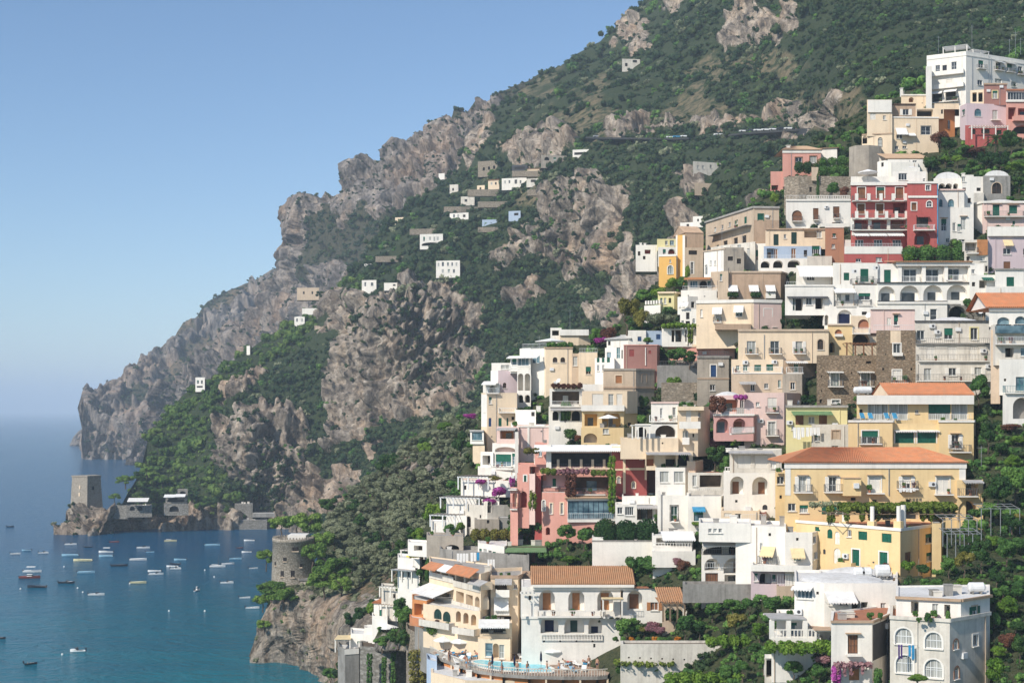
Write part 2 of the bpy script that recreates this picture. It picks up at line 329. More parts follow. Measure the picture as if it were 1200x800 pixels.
def terrain_mat(name, r1, r2, r3, g1, g2, dryc, sc=1.0):
    m, t, b = new_mat(name)
    a = t.add('ShaderNodeAttribute', attribute_name='rock'); d = t.add('ShaderNodeAttribute', attribute_name='dry')
    n1 = noise_node(t, .018*sc, 5, .6, objco(t)); n2 = noise_node(t, .16*sc, 6, .7, objco(t, (1, 1, .45))); n3 = noise_node(t, .7*sc, 5, .7, objco(t))
    c = ramp(t, n2.outputs[0], [(.36, r3), (.47, r1), (.62, r2)])
    warm = ramp(t, n1.outputs[0], [(.5, (0, 0, 0)), (.66, (1, 1, 1))])
    w2 = t.add('ShaderNodeMath', operation='MULTIPLY'); t.link(warm.outputs[0], w2.inputs[0]); w2.inputs[1].default_value = .5
    c = mix(t, w2.outputs[0], c.outputs[0], (.50, .33, .21))
    fr = ramp(t, n3.outputs[0], [(.35, (.62, .62, .62)), (.6, (1.05, 1.05, 1.05))]); c = mix(t, 1.0, c, fr.outputs[0], 'MULTIPLY')
    sk = noise_node(t, .10*sc, 4, .6, objco(t, (1, 1, .10))); sr = ramp(t, sk.outputs[0], [(.40, (.42, .42, .44)), (.52, (1, 1, 1)), (.66, (1.12, 1.0, .88))]); c = mix(t, .8, c, sr.outputs[0], 'MULTIPLY')
    vc = t.add('ShaderNodeTexVoronoi', feature='DISTANCE_TO_EDGE'); vc.inputs['Scale'].default_value = .085*sc; nd = noise_node(t, .2*sc, 4, .6, objco(t)); vm = t.add('ShaderNodeVectorMath', operation='MULTIPLY_ADD'); t.link(nd.outputs['Color'], vm.inputs[0]); vm.inputs[1].default_value = (9/sc, 9/sc, 9/sc); t.link(objco(t, (1, 1, .5)), vm.inputs[2]); t.link(vm.outputs[0], vc.inputs['Vector'])
    cr = ramp(t, vc.outputs['Distance'], [(.0, (.28, .27, .26)), (.05, (.8, .8, .8)), (.12, (1, 1, 1))]); c = mix(t, .65, c, cr.outputs[0], 'MULTIPLY')
    gg = ramp(t, n3.outputs[0], [(.35, g1), (.65, g2)])
    dd = ramp(t, n3.outputs[0], [(.3, tuple(x*.55 for x in dryc)), (.7, dryc)])
    dn = ramp(t, n2.outputs[0], [(.42, (0, 0, 0)), (.56, (1, 1, 1))]); dm = t.add('ShaderNodeMath', operation='MULTIPLY'); t.link(d.outputs['Fac'], dm.inputs[0]); t.link(dn.outputs[0], dm.inputs[1])
    soil = mix(t, dm.outputs[0], gg.outputs[0], dd.outputs[0])
    # sharpen the rock edge with fine noise
    e = t.add('ShaderNodeMath', operation='ADD'); t.link(a.outputs['Fac'], e.inputs[0]); t.link(n3.outputs[0], e.inputs[1])
    e2 = ramp(t, e.outputs[0], [(.85, (0, 0, 0)), (1.0, (1, 1, 1))])
    c = mix(t, e2.outputs[0], soil, c)
    t.link(c, b.inputs['Base Color']); b.inputs['Roughness'].default_value = .95
    ad = t.add('ShaderNodeMath', operation='MULTIPLY_ADD'); t.link(n3.outputs[0], ad.inputs[0]); ad.inputs[1].default_value = .35; t.link(n2.outputs[0], ad.inputs[2])
    rg = noise_node(t, .12*sc, 7, .75, objco(t, (1, 1, 1.3))); rg.noise_type = 'RIDGED_MULTIFRACTAL'
    a5 = t.add('ShaderNodeMath', operation='MULTIPLY_ADD'); t.link(rg.outputs[0], a5.inputs[0]); a5.inputs[1].default_value = .5; t.link(ad.outputs[0], a5.inputs[2])
    bump(t, b, a5.outputs[0], 3.0/sc, 1.0); M[name] = m
terrain_mat('terr_mid', (.35, .285, .22), (.58, .49, .395), (.08, .075, .07), (.022, .038, .014), (.05, .065, .026), (.24, .19, .11))
terrain_mat('terr_far', (.25, .215, .19), (.42, .36, .31), (.08, .08, .08), (.025, .035, .02), (.10, .085, .05), (.25, .18, .11), .6)
terrain_mat('terr_near', (.29, .25, .20), (.45, .39, .32), (.10, .09, .075), (.035, .05, .02), (.085, .085, .04), (.30, .21, .13), 2.2)

# ---- far headland
F1d = Interp([(70,545,1764),(150,538,1764),(100,500,1790),(150,445,1950),(215,380,2150),(325,315,2350),(200,500,1760),(330,450,1900),(400,400,2000)])
S_F1 = sheet('far_headland', [(94,536),(97,500),(99,478),(102,461),(118,452),(150,438),(170,422),(192,402),(205,392),(215,379),(232,370),(243,352),(262,343),(285,333),(310,322),(330,312),(350,330),(380,380)],
  [(94,539),(380,541)], F1d, 1.5, amp=1.5, scale=1.6, rock_all=False, rockpolys=[[(90,545),(92,470),(115,468),(140,462),(150,480),(170,470),(200,460),(210,480),(190,545)],[(150,450),(185,425),(200,430),(190,450)],[(225,400),(240,370),(270,365),(285,350),(300,355),(285,385),(250,400)],[(190,545),(215,470),(240,430),(270,400),(330,350),(330,420),(260,545)],[(94,460),(200,410),(330,320),(330,345),(220,410),(120,475)]], drypolys=[[(90,470),(330,300),(330,380),(200,440)]], warp=6, mat='terr_far', backdrop=2, rough=.5)
F0d = lambda px, py: 2420+0*px
S_F0 = sheet('far_islet', [(82,520),(86,512),(92,505),(100,500),(112,498),(125,510)], [(82,522.2),(125,522.2)], F0d, 1.0, rock_all=True, amp=.6, scale=1.2, mat='terr_far')
# ---- second ridge
F2d = Interp([(140,545,1574),(230,545,1540),(200,450,1590),(300,380,1620),(328,318,1650),(332,260,1650),(330,400,1480),(400,200,1600),(400,300,1450),(500,155,1560),(520,250,1400),(600,105,1560),(600,200,1420),(420,400,1250),(640,90,1560)])
S_F2 = sheet('second_ridge', [(141,544),(150,532),(160,512),(168,495),(180,472),(192,455),(205,442),(222,421),(240,408),(255,402),(275,388),(290,378),(305,362),(315,345),(326,320),(328,300),(331,282),(336,262),(341,244),(352,234),(364,230),(376,232),(383,226),(390,230),(398,226),(402,212),(404,200),(413,195),(425,190),(434,184),(444,188),(452,182),(460,176),(467,168),(478,170),(488,158),(500,150),(508,153),(516,140),(524,144),(534,128),(545,130),(558,116),(568,120),(580,110),(596,104),(612,96),(640,80),(700,60)],
  [(141,546),(300,545),(700,500)], F2d, 1.5, amp=1.6, scale=1.5, warp=6, mat='terr_far', backdrop=2, rough=.6,
  rockpolys=[[(130,560),(150,520),(200,440),(250,400),(330,320),(322,360),(300,400),(240,470),(210,530),(200,560)],[(325,330),(325,240),(400,222),(402,235),(370,250),(360,300),(352,340),(300,400)],[(352,345),(372,318),(400,300),(425,320),(430,350),(400,375),(340,380),(330,360)],[(400,275),(398,195),(440,180),(520,135),(540,150),(545,210),(510,225),(490,240),(450,262),(420,250)],[(540,135),(575,120),(600,118),(580,150),(560,185),(545,190)],[(250,440),(290,395),(330,360),(345,400),(280,470)]])

# ---- the main mountain with its cliffs, headland and upper slopes
Dd = Interp([(76,626,703),(160,623,715),(250,621,728),(320,612,735),(110,594,709),(150,594,716),
 (185,600,730),(200,560,765),(230,500,815),(230,447,860),(290,500,760),(290,562,738),(280,420,905),(330,385,950),(300,470,800),(380,480,770),
 (395,335,960),(440,290,1010),(470,245,1060),(545,190,1120),(565,145,1180),(600,112,1290),(650,78,1370),(705,48,1430),(760,-10,1480),(820,-60,1400),
 (505,282,850),(525,318,800),(430,345,800),(450,490,725),(330,545,742),(600,212,880),(560,260,840),(640,190,860),(690,188,800),(700,330,712),(620,320,760),(590,400,740),
 (500,480,715),(420,600,690),(600,480,640),(700,165,825),(700,400,590),(740,345,600),(850,300,540),(830,170,740),(940,160,660),(920,210,520),(1000,140,530),(1100,80,520),(1300,60,480),
 (800,80,950),(800,0,1180),(900,60,860),(900,-60,1100),(1000,-60,880),(1100,0,700),(1300,-60,700),(700,90,1150)], 30)
def Dcl(px, py): return np.clip(Dd(px, py), 380, 1600)
topD = [(74,604),(77,597),(84,593),(124,593),(132,592),(144,588),(152,572),(160,560),(166,545),(170,528),(176,512),(186,496),(200,478),(215,462),(228,452),(246,446),(258,436),(272,424),(290,410),(310,396),(330,384),(352,372),(372,358),(390,342),(405,330),(418,318),(432,300),(445,278),(458,262),(470,250),(482,238),(500,226),(518,214),(532,204),(540,196),(543,180),(548,166),(556,152),(565,142),(572,132),(584,124),(596,118),(606,108),(618,102),(632,92),(648,82),(662,74),(678,64),(690,56),(704,50),(710,44),(720,36),(728,28),(740,14),(752,4),(765,-14),(800,-50),(840,-75),(1300,-80)]
botD = [(74,627),(90,626),(160,624),(250,622),(300,616),(330,612),(420,625),(560,560),(650,470),(750,420),(830,360),(920,300),(1000,240),(1100,170),(1200,150),(1300,150)]
rockD = [[(130,594),(335,594),(335,640),(130,640)],[(70,640),(70,590),(135,588),(150,580),(172,600),(185,610),(205,600),(240,606),(270,600),(300,590),(330,590),(330,640)],
 [(250,540),(252,500),(262,494),(300,492),(345,494),(360,515),(350,545),(372,560),(380,585),(330,600),(300,575),(270,560)],
 [(262,470),(275,452),(300,440),(318,446),(300,462),(280,472)],
 [(386,340),(400,352),(420,345),(470,338),(500,330),(530,322),(548,345),(570,352),(575,372),(550,400),(578,412),(570,432),(575,440),(562,448),(552,470),(505,490),(470,495),(440,500),(400,520),(378,540),(372,500),(384,440),(380,400),(392,370)],
 [(600,348),(615,325),(632,320),(634,342),(618,358),(600,362)],
 [(586,318),(584,290),(600,280),(622,265),(640,250),(660,228),(690,200),(700,187),(712,188),(720,210),(735,235),(742,270),(730,300),(742,310),(720,325),(690,322),(664,330),(650,308),(620,292),(604,300)],
 [(716,400),(722,345),(742,318),(770,312),(772,350),(750,352),(745,380),(735,410)],
 [(775,300),(790,262),(800,232),(820,240),(830,262),(800,290)],
 [(722,20),(732,10),(752,20),(760,45),(758,68),(744,62),(738,40),(728,56),(718,58)],
 [(776,-20),(800,-20),(792,10),(782,24),(776,10)],
 [(842,48),(850,28),(872,18),(888,8),(905,18),(920,6),(940,10),(944,40),(920,52),(895,44),(876,58),(852,58)],
 [(862,82),(880,74),(888,96),(868,98)],
 [(700,158),(720,146),(760,150),(800,146),(860,140),(930,128),(990,125),(1000,142),(940,152),(860,158),(800,158),(740,162)],
 [(540,190),(545,162),(560,142),(578,134),(582,150),(575,165),(560,178),(552,196)],
 [(590,178),(605,160),(640,150),(665,158),(680,172),(650,182),(630,190),(600,186)],
 [(380,560),(400,548),(420,556),(430,575),(405,600),(385,590)],
 [(412,515),(430,520),(440,540),(430,550)],[(300,600),(330,572),(400,565),(420,600),(330,620)],
 [(700,360),(712,352),(716,370),(702,372)],[(895,248),(910,238),(925,250),(905,262)],[(800,205),(830,208),(835,225),(812,232),(800,220)]]
dryD = [[(594,175),(620,150),(650,128),(680,110),(700,90),(720,100),(700,130),(690,150),(650,165),(610,190)],[(690,150),(700,130),(790,128),(810,85),(840,60),(850,90),(830,120),(880,140),(940,110),(1010,110),(1010,150),(700,165)],
 [(840,70),(910,60),(950,85),(900,100)],[(600,105),(650,85),(660,95),(630,115)],[(600,215),(640,212),(640,245),(610,240)],[(960,130),(1015,120),(1012,150),(950,155)]]
S_D = sheet('mountainside', topD, botD, Dcl, 1.5, rockD, dryD, amp=1.15, warp=9, mat='terr_mid', strata=1.28, rough=.35)

# ---- olive slope and the crag under the round tower
Ed = Interp([(300,776,346),(340,778,344),(382,800,320),(318,700,350),(340,684,352),(360,682,350),(400,700,322),(420,750,285),(450,800,262),(385,600,412),(430,560,430),(480,510,452),(400,650,365),(450,620,368),(480,680,300),(520,560,350),(560,500,372),(600,450,405),(700,400,440),(480,800,240),(540,640,290),(620,560,300)],30)
topE = [(295,770),(297,752),(303,735),(310,720),(316,704),(318,692),(326,686),(362,684),(368,668),(376,640),(382,615),(392,596),(410,580),(430,562),(455,538),(480,514),(500,500),(520,492),(545,486),(580,462),(620,436),(680,410),(760,400)]
botE = [(295,777),(340,780),(372,798),(400,830),(470,900),(760,900)]
rockE = [[(285,790),(290,730),(310,700),(335,690),(352,696),(370,706),(400,704),(420,716),(436,700),(448,712),(440,735),(430,760),(420,800),(400,850),(340,800)],[(462,540),(470,528),(500,534),(520,540),(518,555),(490,560),(465,556)]]
def Ecl(a, b): return np.where(a > 470, np.maximum(Ed(a, b), T(a, b)+12), Ed(a, b))
S_E = sheet('olive_slope', topE, botE, Ecl, 1.6, rockE, [[(400,690),(440,680),(470,660),(520,640),(560,640),(560,760),(400,760)]], amp=.34, warp=7, mat='terr_near', scale=.45, strata=1.15, backdrop=.5)
# ---------------------------------------------------------------- sea
m, t, b = new_mat('sea')
n1 = noise_node(t, .0035, 4, .6, objco(t, (1, 2.2, 1))); n2 = noise_node(t, .012, 3, .6, objco(t, (1, 3, 1)))
sep = t.add('ShaderNodeSeparateXYZ'); g = t.add('ShaderNodeNewGeometry'); t.link(g.outputs['Position'], sep.inputs[0])
mr = t.add('ShaderNodeMapRange'); t.link(sep.outputs['Y'], mr.inputs[0]); mr.inputs[1].default_value = 300; mr.inputs[2].default_value = 620
far = mix(t, n1.outputs[0], (.001, .080, .165), (.001, .052, .125)); near = mix(t, n2.outputs[0], (.000, .190, .225), (.001, .090, .15))
t.link(mix(t, mr.outputs[0], near, far), b.inputs['Base Color']); b.inputs['Roughness'].default_value = .16; b.inputs['IOR'].default_value = 1.33
b.inputs['Specular IOR Level'].default_value = .22
w1 = noise_node(t, .55, 4, .6, objco(t, (1, 2.0, 1))); w2 = noise_node(t, .12, 4, .6, objco(t, (1, 1.7, 1)), 1)
ws = t.add('ShaderNodeMath', operation='MULTIPLY_ADD'); t.link(w2.outputs[0], ws.inputs[0]); ws.inputs[1].default_value = 2.2; t.link(w1.outputs[0], ws.inputs[2])
bump(t, b, ws.outputs[0], .9, 1.0); M['sea'] = m
mb = MB(); mb.quad((-30000, -500, 0), (30000, -500, 0), (30000, 45000, 0), (-30000, 45000, 0)); tag(mb.build('sea', 'sea'), kind='structure')
mb = MB(); mb.quad((-30000, -500, -25), (30000, -500, -25), (30000, 45000, -25), (-30000, 45000, -25)); tag(mb.build('seabed', 'soil'), kind='structure')
# ================================================================ foliage
def leaf_cloud(lumps, n, size, rng, flat=.0, jit=.12, up=.0):
    """n leaf-sized quads spread over and inside a set of lumps (cx,cy,cz,rx,ry,rz)"""
    L = np.array(lumps, float); w = (L[:, 3]*L[:, 4]+L[:, 3]*L[:, 5]); w = w/w.sum()
    k = rng.choice(len(L), n, p=w); d = rng.normal(size=(n, 3)); d /= np.linalg.norm(d, axis=1, keepdims=True)
    r = 1-np.abs(rng.normal(size=n))*jit*1.6
    c = L[k, :3] + d*L[k, 3:]*r[:, None]
    nrm = d/L[k, 3:]; nrm /= np.linalg.norm(nrm, axis=1, keepdims=True); nrm += rng.normal(size=(n, 3))*.55; nrm[:, 2] += up; nrm /= np.linalg.norm(nrm, axis=1, keepdims=True)
    a = np.cross(nrm, rng.normal(size=(n, 3))); a /= np.linalg.norm(a, axis=1, keepdims=True); b = np.cross(nrm, a)
    s = size*rng.uniform(.5, 1.3, n)[:, None]; a = a*s; b = b*s*rng.uniform(.5, 1, n)[:, None]
    V = np.stack([c-a-b, c+a-b*.6, c+a*.7+b, c-a*.8+b*.8], 1).reshape(-1, 3)
    return V, np.arange(4*n).reshape(n, 4)
def core(lumps, f=.80, n=7):                 # dark inner mass so that crowns are not see-through everywhere
    mb = MB()
    for cx, cy, cz, rx, ry, rz in lumps:
        prof = [(.05, -1), (.6, -.8), (.95, -.2), (.9, .35), (.5, .85), (.05, 1)]
        vs = []; m_ = len(prof)
        for r, z in prof:
            for i in range(n):
                t_ = 2*math.pi*i/n; q = f*random.uniform(.82, 1.08); vs.append((cx+rx*r*q*math.cos(t_), cy+ry*r*q*math.sin(t_), cz+rz*z*f))
        mb.add(vs, [(j*n+i, j*n+(i+1) % n, (j+1)*n+(i+1) % n, (j+1)*n+i) for j in range(m_-1) for i in range(n)])
    return np.array(mb.v), np.array(mb.f)
def crown_mesh(name, lumps, n, size, mat, rng, cf=.8, **k):
    V, Q = leaf_cloud(lumps, n, size, rng, **k)
    if cf:
        V2, Q2 = core(lumps, cf); Q = np.concatenate([Q, Q2+len(V)]); V = np.concatenate([V, V2])
    return np_mesh(name, V, Q, mat)
def rand_lumps(rng, k, R_, h, squash=.8, spread=.6, zc=0, rl=(.34, .6)):
    out = []
    for i in range(k):
        a = rng.uniform(0, 6.28); r = R_*spread*math.sqrt(rng.uniform(0, 1)); z = zc+rng.uniform(-.5, .5)*h*(1-.5*r/R_)
        s = R_*rng.uniform(*rl); out.append((r*math.cos(a), r*math.sin(a), z, s, s, s*squash))
    return out

def gn_scatter(name, pts, rot, scl, idx, templates, label=None):
    """one 'stuff' object whose points carry real foliage instances"""
    me = bpy.data.meshes.new(name); me.vertices.add(len(pts)); me.vertices.foreach_set('co', pts.astype(np.float32).ravel())
    for nm, ty, a in (('rotz', 'FLOAT', rot), ('scl', 'FLOAT', scl), ('pick', 'INT', idx)):
        at = me.attributes.new(nm, ty, 'POINT'); at.data.foreach_set('value', a.astype(np.float32 if ty == 'FLOAT' else np.int32))
    o = link_obj(bpy.data.objects.new(name, me)); tag(o, kind='stuff')
    if label: o['label'] = label
    c = bpy.data.collections.new(name+'_kinds')
    for i, tm in enumerate(templates): c.objects.link(bpy.data.objects.new('%s_kind_%02d' % (name, i), tm))
    ng = bpy.data.node_groups.new(name, 'GeometryNodeTree'); ng.interface.new_socket('Geometry', in_out='INPUT', socket_type='NodeSocketGeometry'); ng.interface.new_socket('Geometry', in_out='OUTPUT', socket_type='NodeSocketGeometry')
    N_ = ng.nodes; gi = N_.new('NodeGroupInput'); go = N_.new('NodeGroupOutput'); iop = N_.new('GeometryNodeInstanceOnPoints'); ci = N_.new('GeometryNodeCollectionInfo')
    ci.inputs['Collection'].default_value = c; ci.inputs['Separate Children'].default_value = True; ci.inputs['Reset Children'].default_value = True
    iop.inputs['Pick Instance'].default_value = True
    mp = N_.new('GeometryNodeMeshToPoints'); ng.links.new(gi.outputs[0], mp.inputs[0]); ng.links.new(mp.outputs[0], iop.inputs['Points']); ng.links.new(ci.outputs[0], iop.inputs['Instance'])
    def attr(nm, ty):
        a = N_.new('GeometryNodeInputNamedAttribute'); a.data_type = ty; a.inputs[0].default_value = nm
        return [s for s in a.outputs if s.enabled and s.name == 'Attribute'][0]
    cx = N_.new('ShaderNodeCombineXYZ'); ng.links.new(attr('rotz', 'FLOAT'), cx.inputs[2]); ng.links.new(cx.outputs[0], iop.inputs['Rotation'])
    ng.links.new(attr('scl', 'FLOAT'), iop.inputs['Scale']); ng.links.new(attr('pick', 'INT'), iop.inputs['Instance Index'])
    ng.links.new(iop.outputs[0], go.inputs[0]); md = o.modifiers.new('scatter', 'NODES'); md.node_group = ng
    return o

trng = np.random.default_rng(5)
def scrub_templates(mat, n=6, leaves=230, tall=1.0):
    out = []
    for i in range(n):
        L = rand_lumps(trng, 5, 1.0, .9*tall, .85*tall, .65, .45*tall, (.3, .55))
        out.append(crown_mesh('scrub_bush', L, leaves, .095, mat, trng, .82, jit=.12, up=.25))
    return out
TS = scrub_templates('f_scrub'); TP = scrub_templates('f_pinefar', 4, 260)
TO = scrub_templates('f_olive', 4, 520)
TY = scrub_templates('f_broad', 2, 230)

def scatter_sheet(S, spx, rock_dens=.12, dry_dens=.3, size=(.38, .8), thr=-.35, seed=1, polys=None, exclude=None, px_scale=1.0):
    r = np.random.default_rng(seed); P = S['P']; st = max(1, int(round(spx/S['step'])))
    nv, nu = P.shape[:2]; u = np.arange(0, nu, st); pts = []; scl = []
    yt = S['PY'][0]; yb = S['PY'][-1]
    for i in u:
        L = yb[i]-yt[i]; k = max(1, int(L/spx))
        for j in range(k):
            ii = int(np.clip(i+r.uniform(-.5, .5)*st, 0, nu-1)); v = (j+r.uniform(0, 1))/k; jj = int(np.clip(v*(nv-1), 0, nv-1))
            d = S['rock'][jj, ii]; p = P[jj, ii]
            den = rock_dens if d > .5 else (dry_dens if S['dry'][jj, ii] > .5 else .96)
            nz = vnoise(np.array([p[0]/38]), np.array([p[1]/38]), np.array([p[2]/38]))[0]
            if d > .5: den = den*(2.8 if nz > .05 else .7)
            elif S['dry'][jj, ii] > .5: den = den*(2.0 if nz > .1 else .4)
            if r.uniform() > den: continue
            if polys is not None and not any(pip(po, np.array([S['PX'][jj, ii]]), np.array([S['PY'][jj, ii]]))[0] for po in polys): continue
            if exclude is not None and any(pip(po, np.array([S['PX'][jj, ii]]), np.array([S['PY'][jj, ii]]))[0] for po in exclude): continue
            m_ = spx*p[1]/F; s = m_*r.uniform(*size)*1.55*math.exp(r.normal()*.28)*px_scale*(.6 if d > .5 else (.75 if S['dry'][jj, ii] > .5 else 1))
            pts.append((p[0], p[1], p[2]-s*.25)); scl.append(s)
    return np.array(pts), np.array(scl)
def do_scatter(name, S, spx, tm, label, seed=1, **k):
    p, s = scatter_sheet(S, spx, seed=seed, **k); r = np.random.default_rng(seed+90)
    print(name, len(p)); return gn_scatter(name, p, r.uniform(0, 6.28, len(p)), s, r.integers(0, len(tm), len(p)), tm, label)
pineP = [(150,640),(150,570),(170,500),(215,440),(260,430),(300,388),(340,370),(400,320),(430,330),(420,350),(385,350),(380,400),(300,440),(260,480),(250,500),(250,545),(262,575),(300,590),(320,610),(300,640)]
do_scatter('mountain_scrub', S_D, 6.0, TS+TS+TY[:1]+TO[:1], 'dense dark green scrub covering the mountainside', 1, dry_dens=.62, rock_dens=.28, exclude=[pineP, [(450,700),(420,640),(560,560),(640,480),(700,430),(1400,300),(1400,900),(450,900)]], size=(.42,.95))
do_scatter('headland_pinewood', S_D, 7.0, TP, 'dark pine wood covering the headland below the far houses', 2, polys=[pineP], size=(.45,.95))
do_scatter('far_scrub', S_F2, 5.0, TS, 'dark scrub on the ledges of the second rocky ridge', 3, rock_dens=.42, size=(.34,.66))
do_scatter('headland_scrub', S_F1, 4.5, TS, 'thin dark scrub on the far headland', 4, rock_dens=.26, dry_dens=.8, size=(.3,.6))
do_scatter('slope_undergrowth', S_E, 8.0, TO+TO+TY[:1], 'grey green undergrowth between the olive trees', 5, rock_dens=.10, size=(.3,.6), exclude=[[(560,900),(540,600),(620,500),(800,480),(800,900)]])
# ================================================================ building kit
VOLS = []; BLDS = []; WR = random.Random(5)
class Seg:                                   # one straight stretch of facade, seen from the camera
    def __init__(s, pa, ya, pb, yb):
        s.pa, s.pb = pa, pb
        s.A = np.array([(pa-600)*ya/F, ya]); s.B = np.array([(pb-600)*yb/F, yb]); s.L = float(np.linalg.norm(s.B-s.A)); s.t = (s.B-s.A)/s.L
        s.n = np.array([s.t[1], -s.t[0]])    # outward = towards the camera side
    def u(s, px):
        k = (px-600)/F; den = s.t[0]-k*s.t[1]
        return float((k*s.A[1]-s.A[0])/den)
    def z(s, px, py): u = s.u(px); return H-(py-HZ)*(s.A[1]+u*s.t[1])/F
    def p(s, u, z, d=0.0):
        q = s.A+s.t*u+s.n*d; return (q[0], q[1], z)
    def box(s, mb, u0, u1, z0, z1, d0, d1):
        mb.hexa([s.p(u0, z0, d1), s.p(u1, z0, d1), s.p(u1, z0, d0), s.p(u0, z0, d0), s.p(u0, z1, d1), s.p(u1, z1, d1), s.p(u1, z1, d0), s.p(u0, z1, d0)])
def arc_pts(u0, u1, z1, hgt, n=10):
    c = (u0+u1)/2; r = (u1-u0)/2
    return [(c-r*math.cos(math.pi*i/n), z1-hgt+hgt*math.sin(math.pi*i/n)) for i in range(n+1)]
def opening(B, sg, wmb, kind, cx, cy, w, h, o, wallmat):
    """returns the hole rectangle; adds reveals to the wall mesh and the window parts to the building"""
    u0, u1 = sg.u(cx-w/2), sg.u(cx+w/2); u0 = max(u0, .05); u1 = min(u1, sg.L-.05)
    if u1-u0 < .15: return None
    z0, z1 = sg.z(cx, cy+h/2), sg.z(cx, cy-h/2)
    arch = kind in 'aAqQ'; deep = kind in 'AVQ'
    rec = float(o.get('r', 1.5 if deep else .22)); col = o.get('c', 'green')
    ah = min((u1-u0)/2, (z1-z0)*.62) if arch else 0
    if 'f' in o: ah = min(ah, (z1-z0)*float(o['f']))
    outline = arc_pts(u0, u1, z1, ah) if arch else [(u0, z1), (u1, z1)]
    if arch:
        k = len(outline)//2
        for i in range(len(outline)-1):
            a, b = outline[i], outline[i+1]; cr = (u0, z1) if i < k else (u1, z1)
            wmb.add([sg.p(*a), sg.p(*b), sg.p(*cr)], [(0, 1, 2)])
        wmb.add([sg.p(*outline[k]), sg.p(u1, z1), sg.p(u0, z1)], [(0, 1, 2)])
    loop = [(u0, z0)]+outline+[(u1, z0)]
    for i in range(len(loop)-1):
        a, b = loop[i], loop[i+1]
        if a == b: continue
        wmb.quad(sg.p(a[0], a[1], 0), sg.p(b[0], b[1], 0), sg.p(b[0], b[1], -rec), sg.p(a[0], a[1], -rec))
    wmb.quad(sg.p(u0, z0, 0), sg.p(u0, z0, -rec), sg.p(u1, z0, -rec), sg.p(u1, z0, 0))
    def poly(mb, pts, d): mb.add([sg.p(a, b, d) for a, b in pts], [tuple(range(len(pts)))])
    W_ = u1-u0; Hh = z1-z0
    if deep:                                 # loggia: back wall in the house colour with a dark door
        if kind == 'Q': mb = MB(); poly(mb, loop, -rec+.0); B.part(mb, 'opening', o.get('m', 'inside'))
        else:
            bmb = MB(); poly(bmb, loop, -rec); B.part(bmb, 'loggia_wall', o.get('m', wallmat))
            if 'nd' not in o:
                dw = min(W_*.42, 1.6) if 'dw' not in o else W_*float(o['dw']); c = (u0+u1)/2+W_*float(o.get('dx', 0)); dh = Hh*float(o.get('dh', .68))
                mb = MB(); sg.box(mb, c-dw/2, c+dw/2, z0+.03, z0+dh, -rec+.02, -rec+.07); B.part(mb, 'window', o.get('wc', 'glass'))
    else:
        trim = 't' in o
        if kind == 's' or kind == 'S' or (kind == 'q'):
            mb = MB(); poly(mb, loop, -rec*.45)
            n = max(2, int(Hh/.14)) if Hh < 6 else 20
            for i in range(n):
                if arch and i > n*.6: break
                z = z0+Hh*(i+.5)/n; sg.box(mb, u0+.04, u1-.04, z-.02, z+.02, -rec*.45, -rec*.45+.035)
            sg.box(mb, (u0+u1)/2-.03, (u0+u1)/2+.03, z0, z1-ah*.2, -rec*.45, -rec*.45+.05)
            B.part(mb, 'shutter', col)
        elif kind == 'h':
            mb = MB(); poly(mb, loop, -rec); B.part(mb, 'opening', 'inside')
        else:
            fr = MB(); e = .07; fc = o.get('fc', 'frame')
            if 'g' not in o and WR.random() < .35: o = dict(o, g='curtain')
            if 'hs' not in o and not arch and WR.random() < .2: o = dict(o, hs=WR.choice(('.25', '.4', '.6')), c=o.get('c', 'white'))
            sg.box(fr, u0, u0+e, z0, z1-ah, -rec, -rec+.08); sg.box(fr, u1-e, u1, z0, z1-ah, -rec, -rec+.08)
            sg.box(fr, u0, u1, z0, z0+e, -rec, -rec+.08)
            if not arch: sg.box(fr, u0, u1, z1-e, z1, -rec, -rec+.08)
            else:
                for i in range(len(outline)-1):
                    a, b = outline[i], outline[i+1]; m_ = ((u0+u1)/2, z1-ah)
                    a2 = (a[0]+(m_[0]-a[0])*.1, a[1]+(m_[1]-a[1])*.1); b2 = (b[0]+(m_[0]-b[0])*.1, b[1]+(m_[1]-b[1])*.1)
                    fr.add([sg.p(*a, -rec+.08), sg.p(*b, -rec+.08), sg.p(*b2, -rec+.08), sg.p(*a2, -rec+.08)], [(0, 1, 2, 3)])
                sg.box(fr, u0, u1, z1-ah-e/2, z1-ah+e/2, -rec, -rec+.07)
            nm_ = int(o.get('k', max(2, round(W_/1.0))))
            for i in range(1, nm_): uu = u0+W_*i/nm_; sg.box(fr, uu-.03, uu+.03, z0, z1-ah*.15, -rec, -rec+.075)
            if Hh > 1.8: sg.box(fr, u0, u1, z0+Hh*.42-.02, z0+Hh*.42+.02, -rec, -rec+.07)
            wo = B.part(fr, 'window', fc)
            mb = MB(); poly(mb, loop, -rec+.03); B.part(mb, 'pane', o.get('g', 'glass'), wo)
            if kind == 'W' or 'so' in o:     # shutters folded back on the wall
                for sx in (-1, 1):
                    mb = MB(); a, b = (u0-W_*.5, u0-.02) if sx < 0 else (u1+.02, u1+W_*.5)
                    sg.box(mb, a, b, z0, z1-ah*.4, .015, .06)
                    for i in range(6): z = z0+Hh*(i+.5)/6; sg.box(mb, a+.04, b-.04, z-.03, z+.03, .06, .075)
                    B.part(mb, 'shutter', col, wo)
            if 'hs' in o:                    # half-lowered blind
                mb = MB(); sg.box(mb, u0, u1, z0+Hh*(1-float(o['hs'])), z1, -rec+.09, -rec+.13); B.part(mb, 'blind', col, wo)
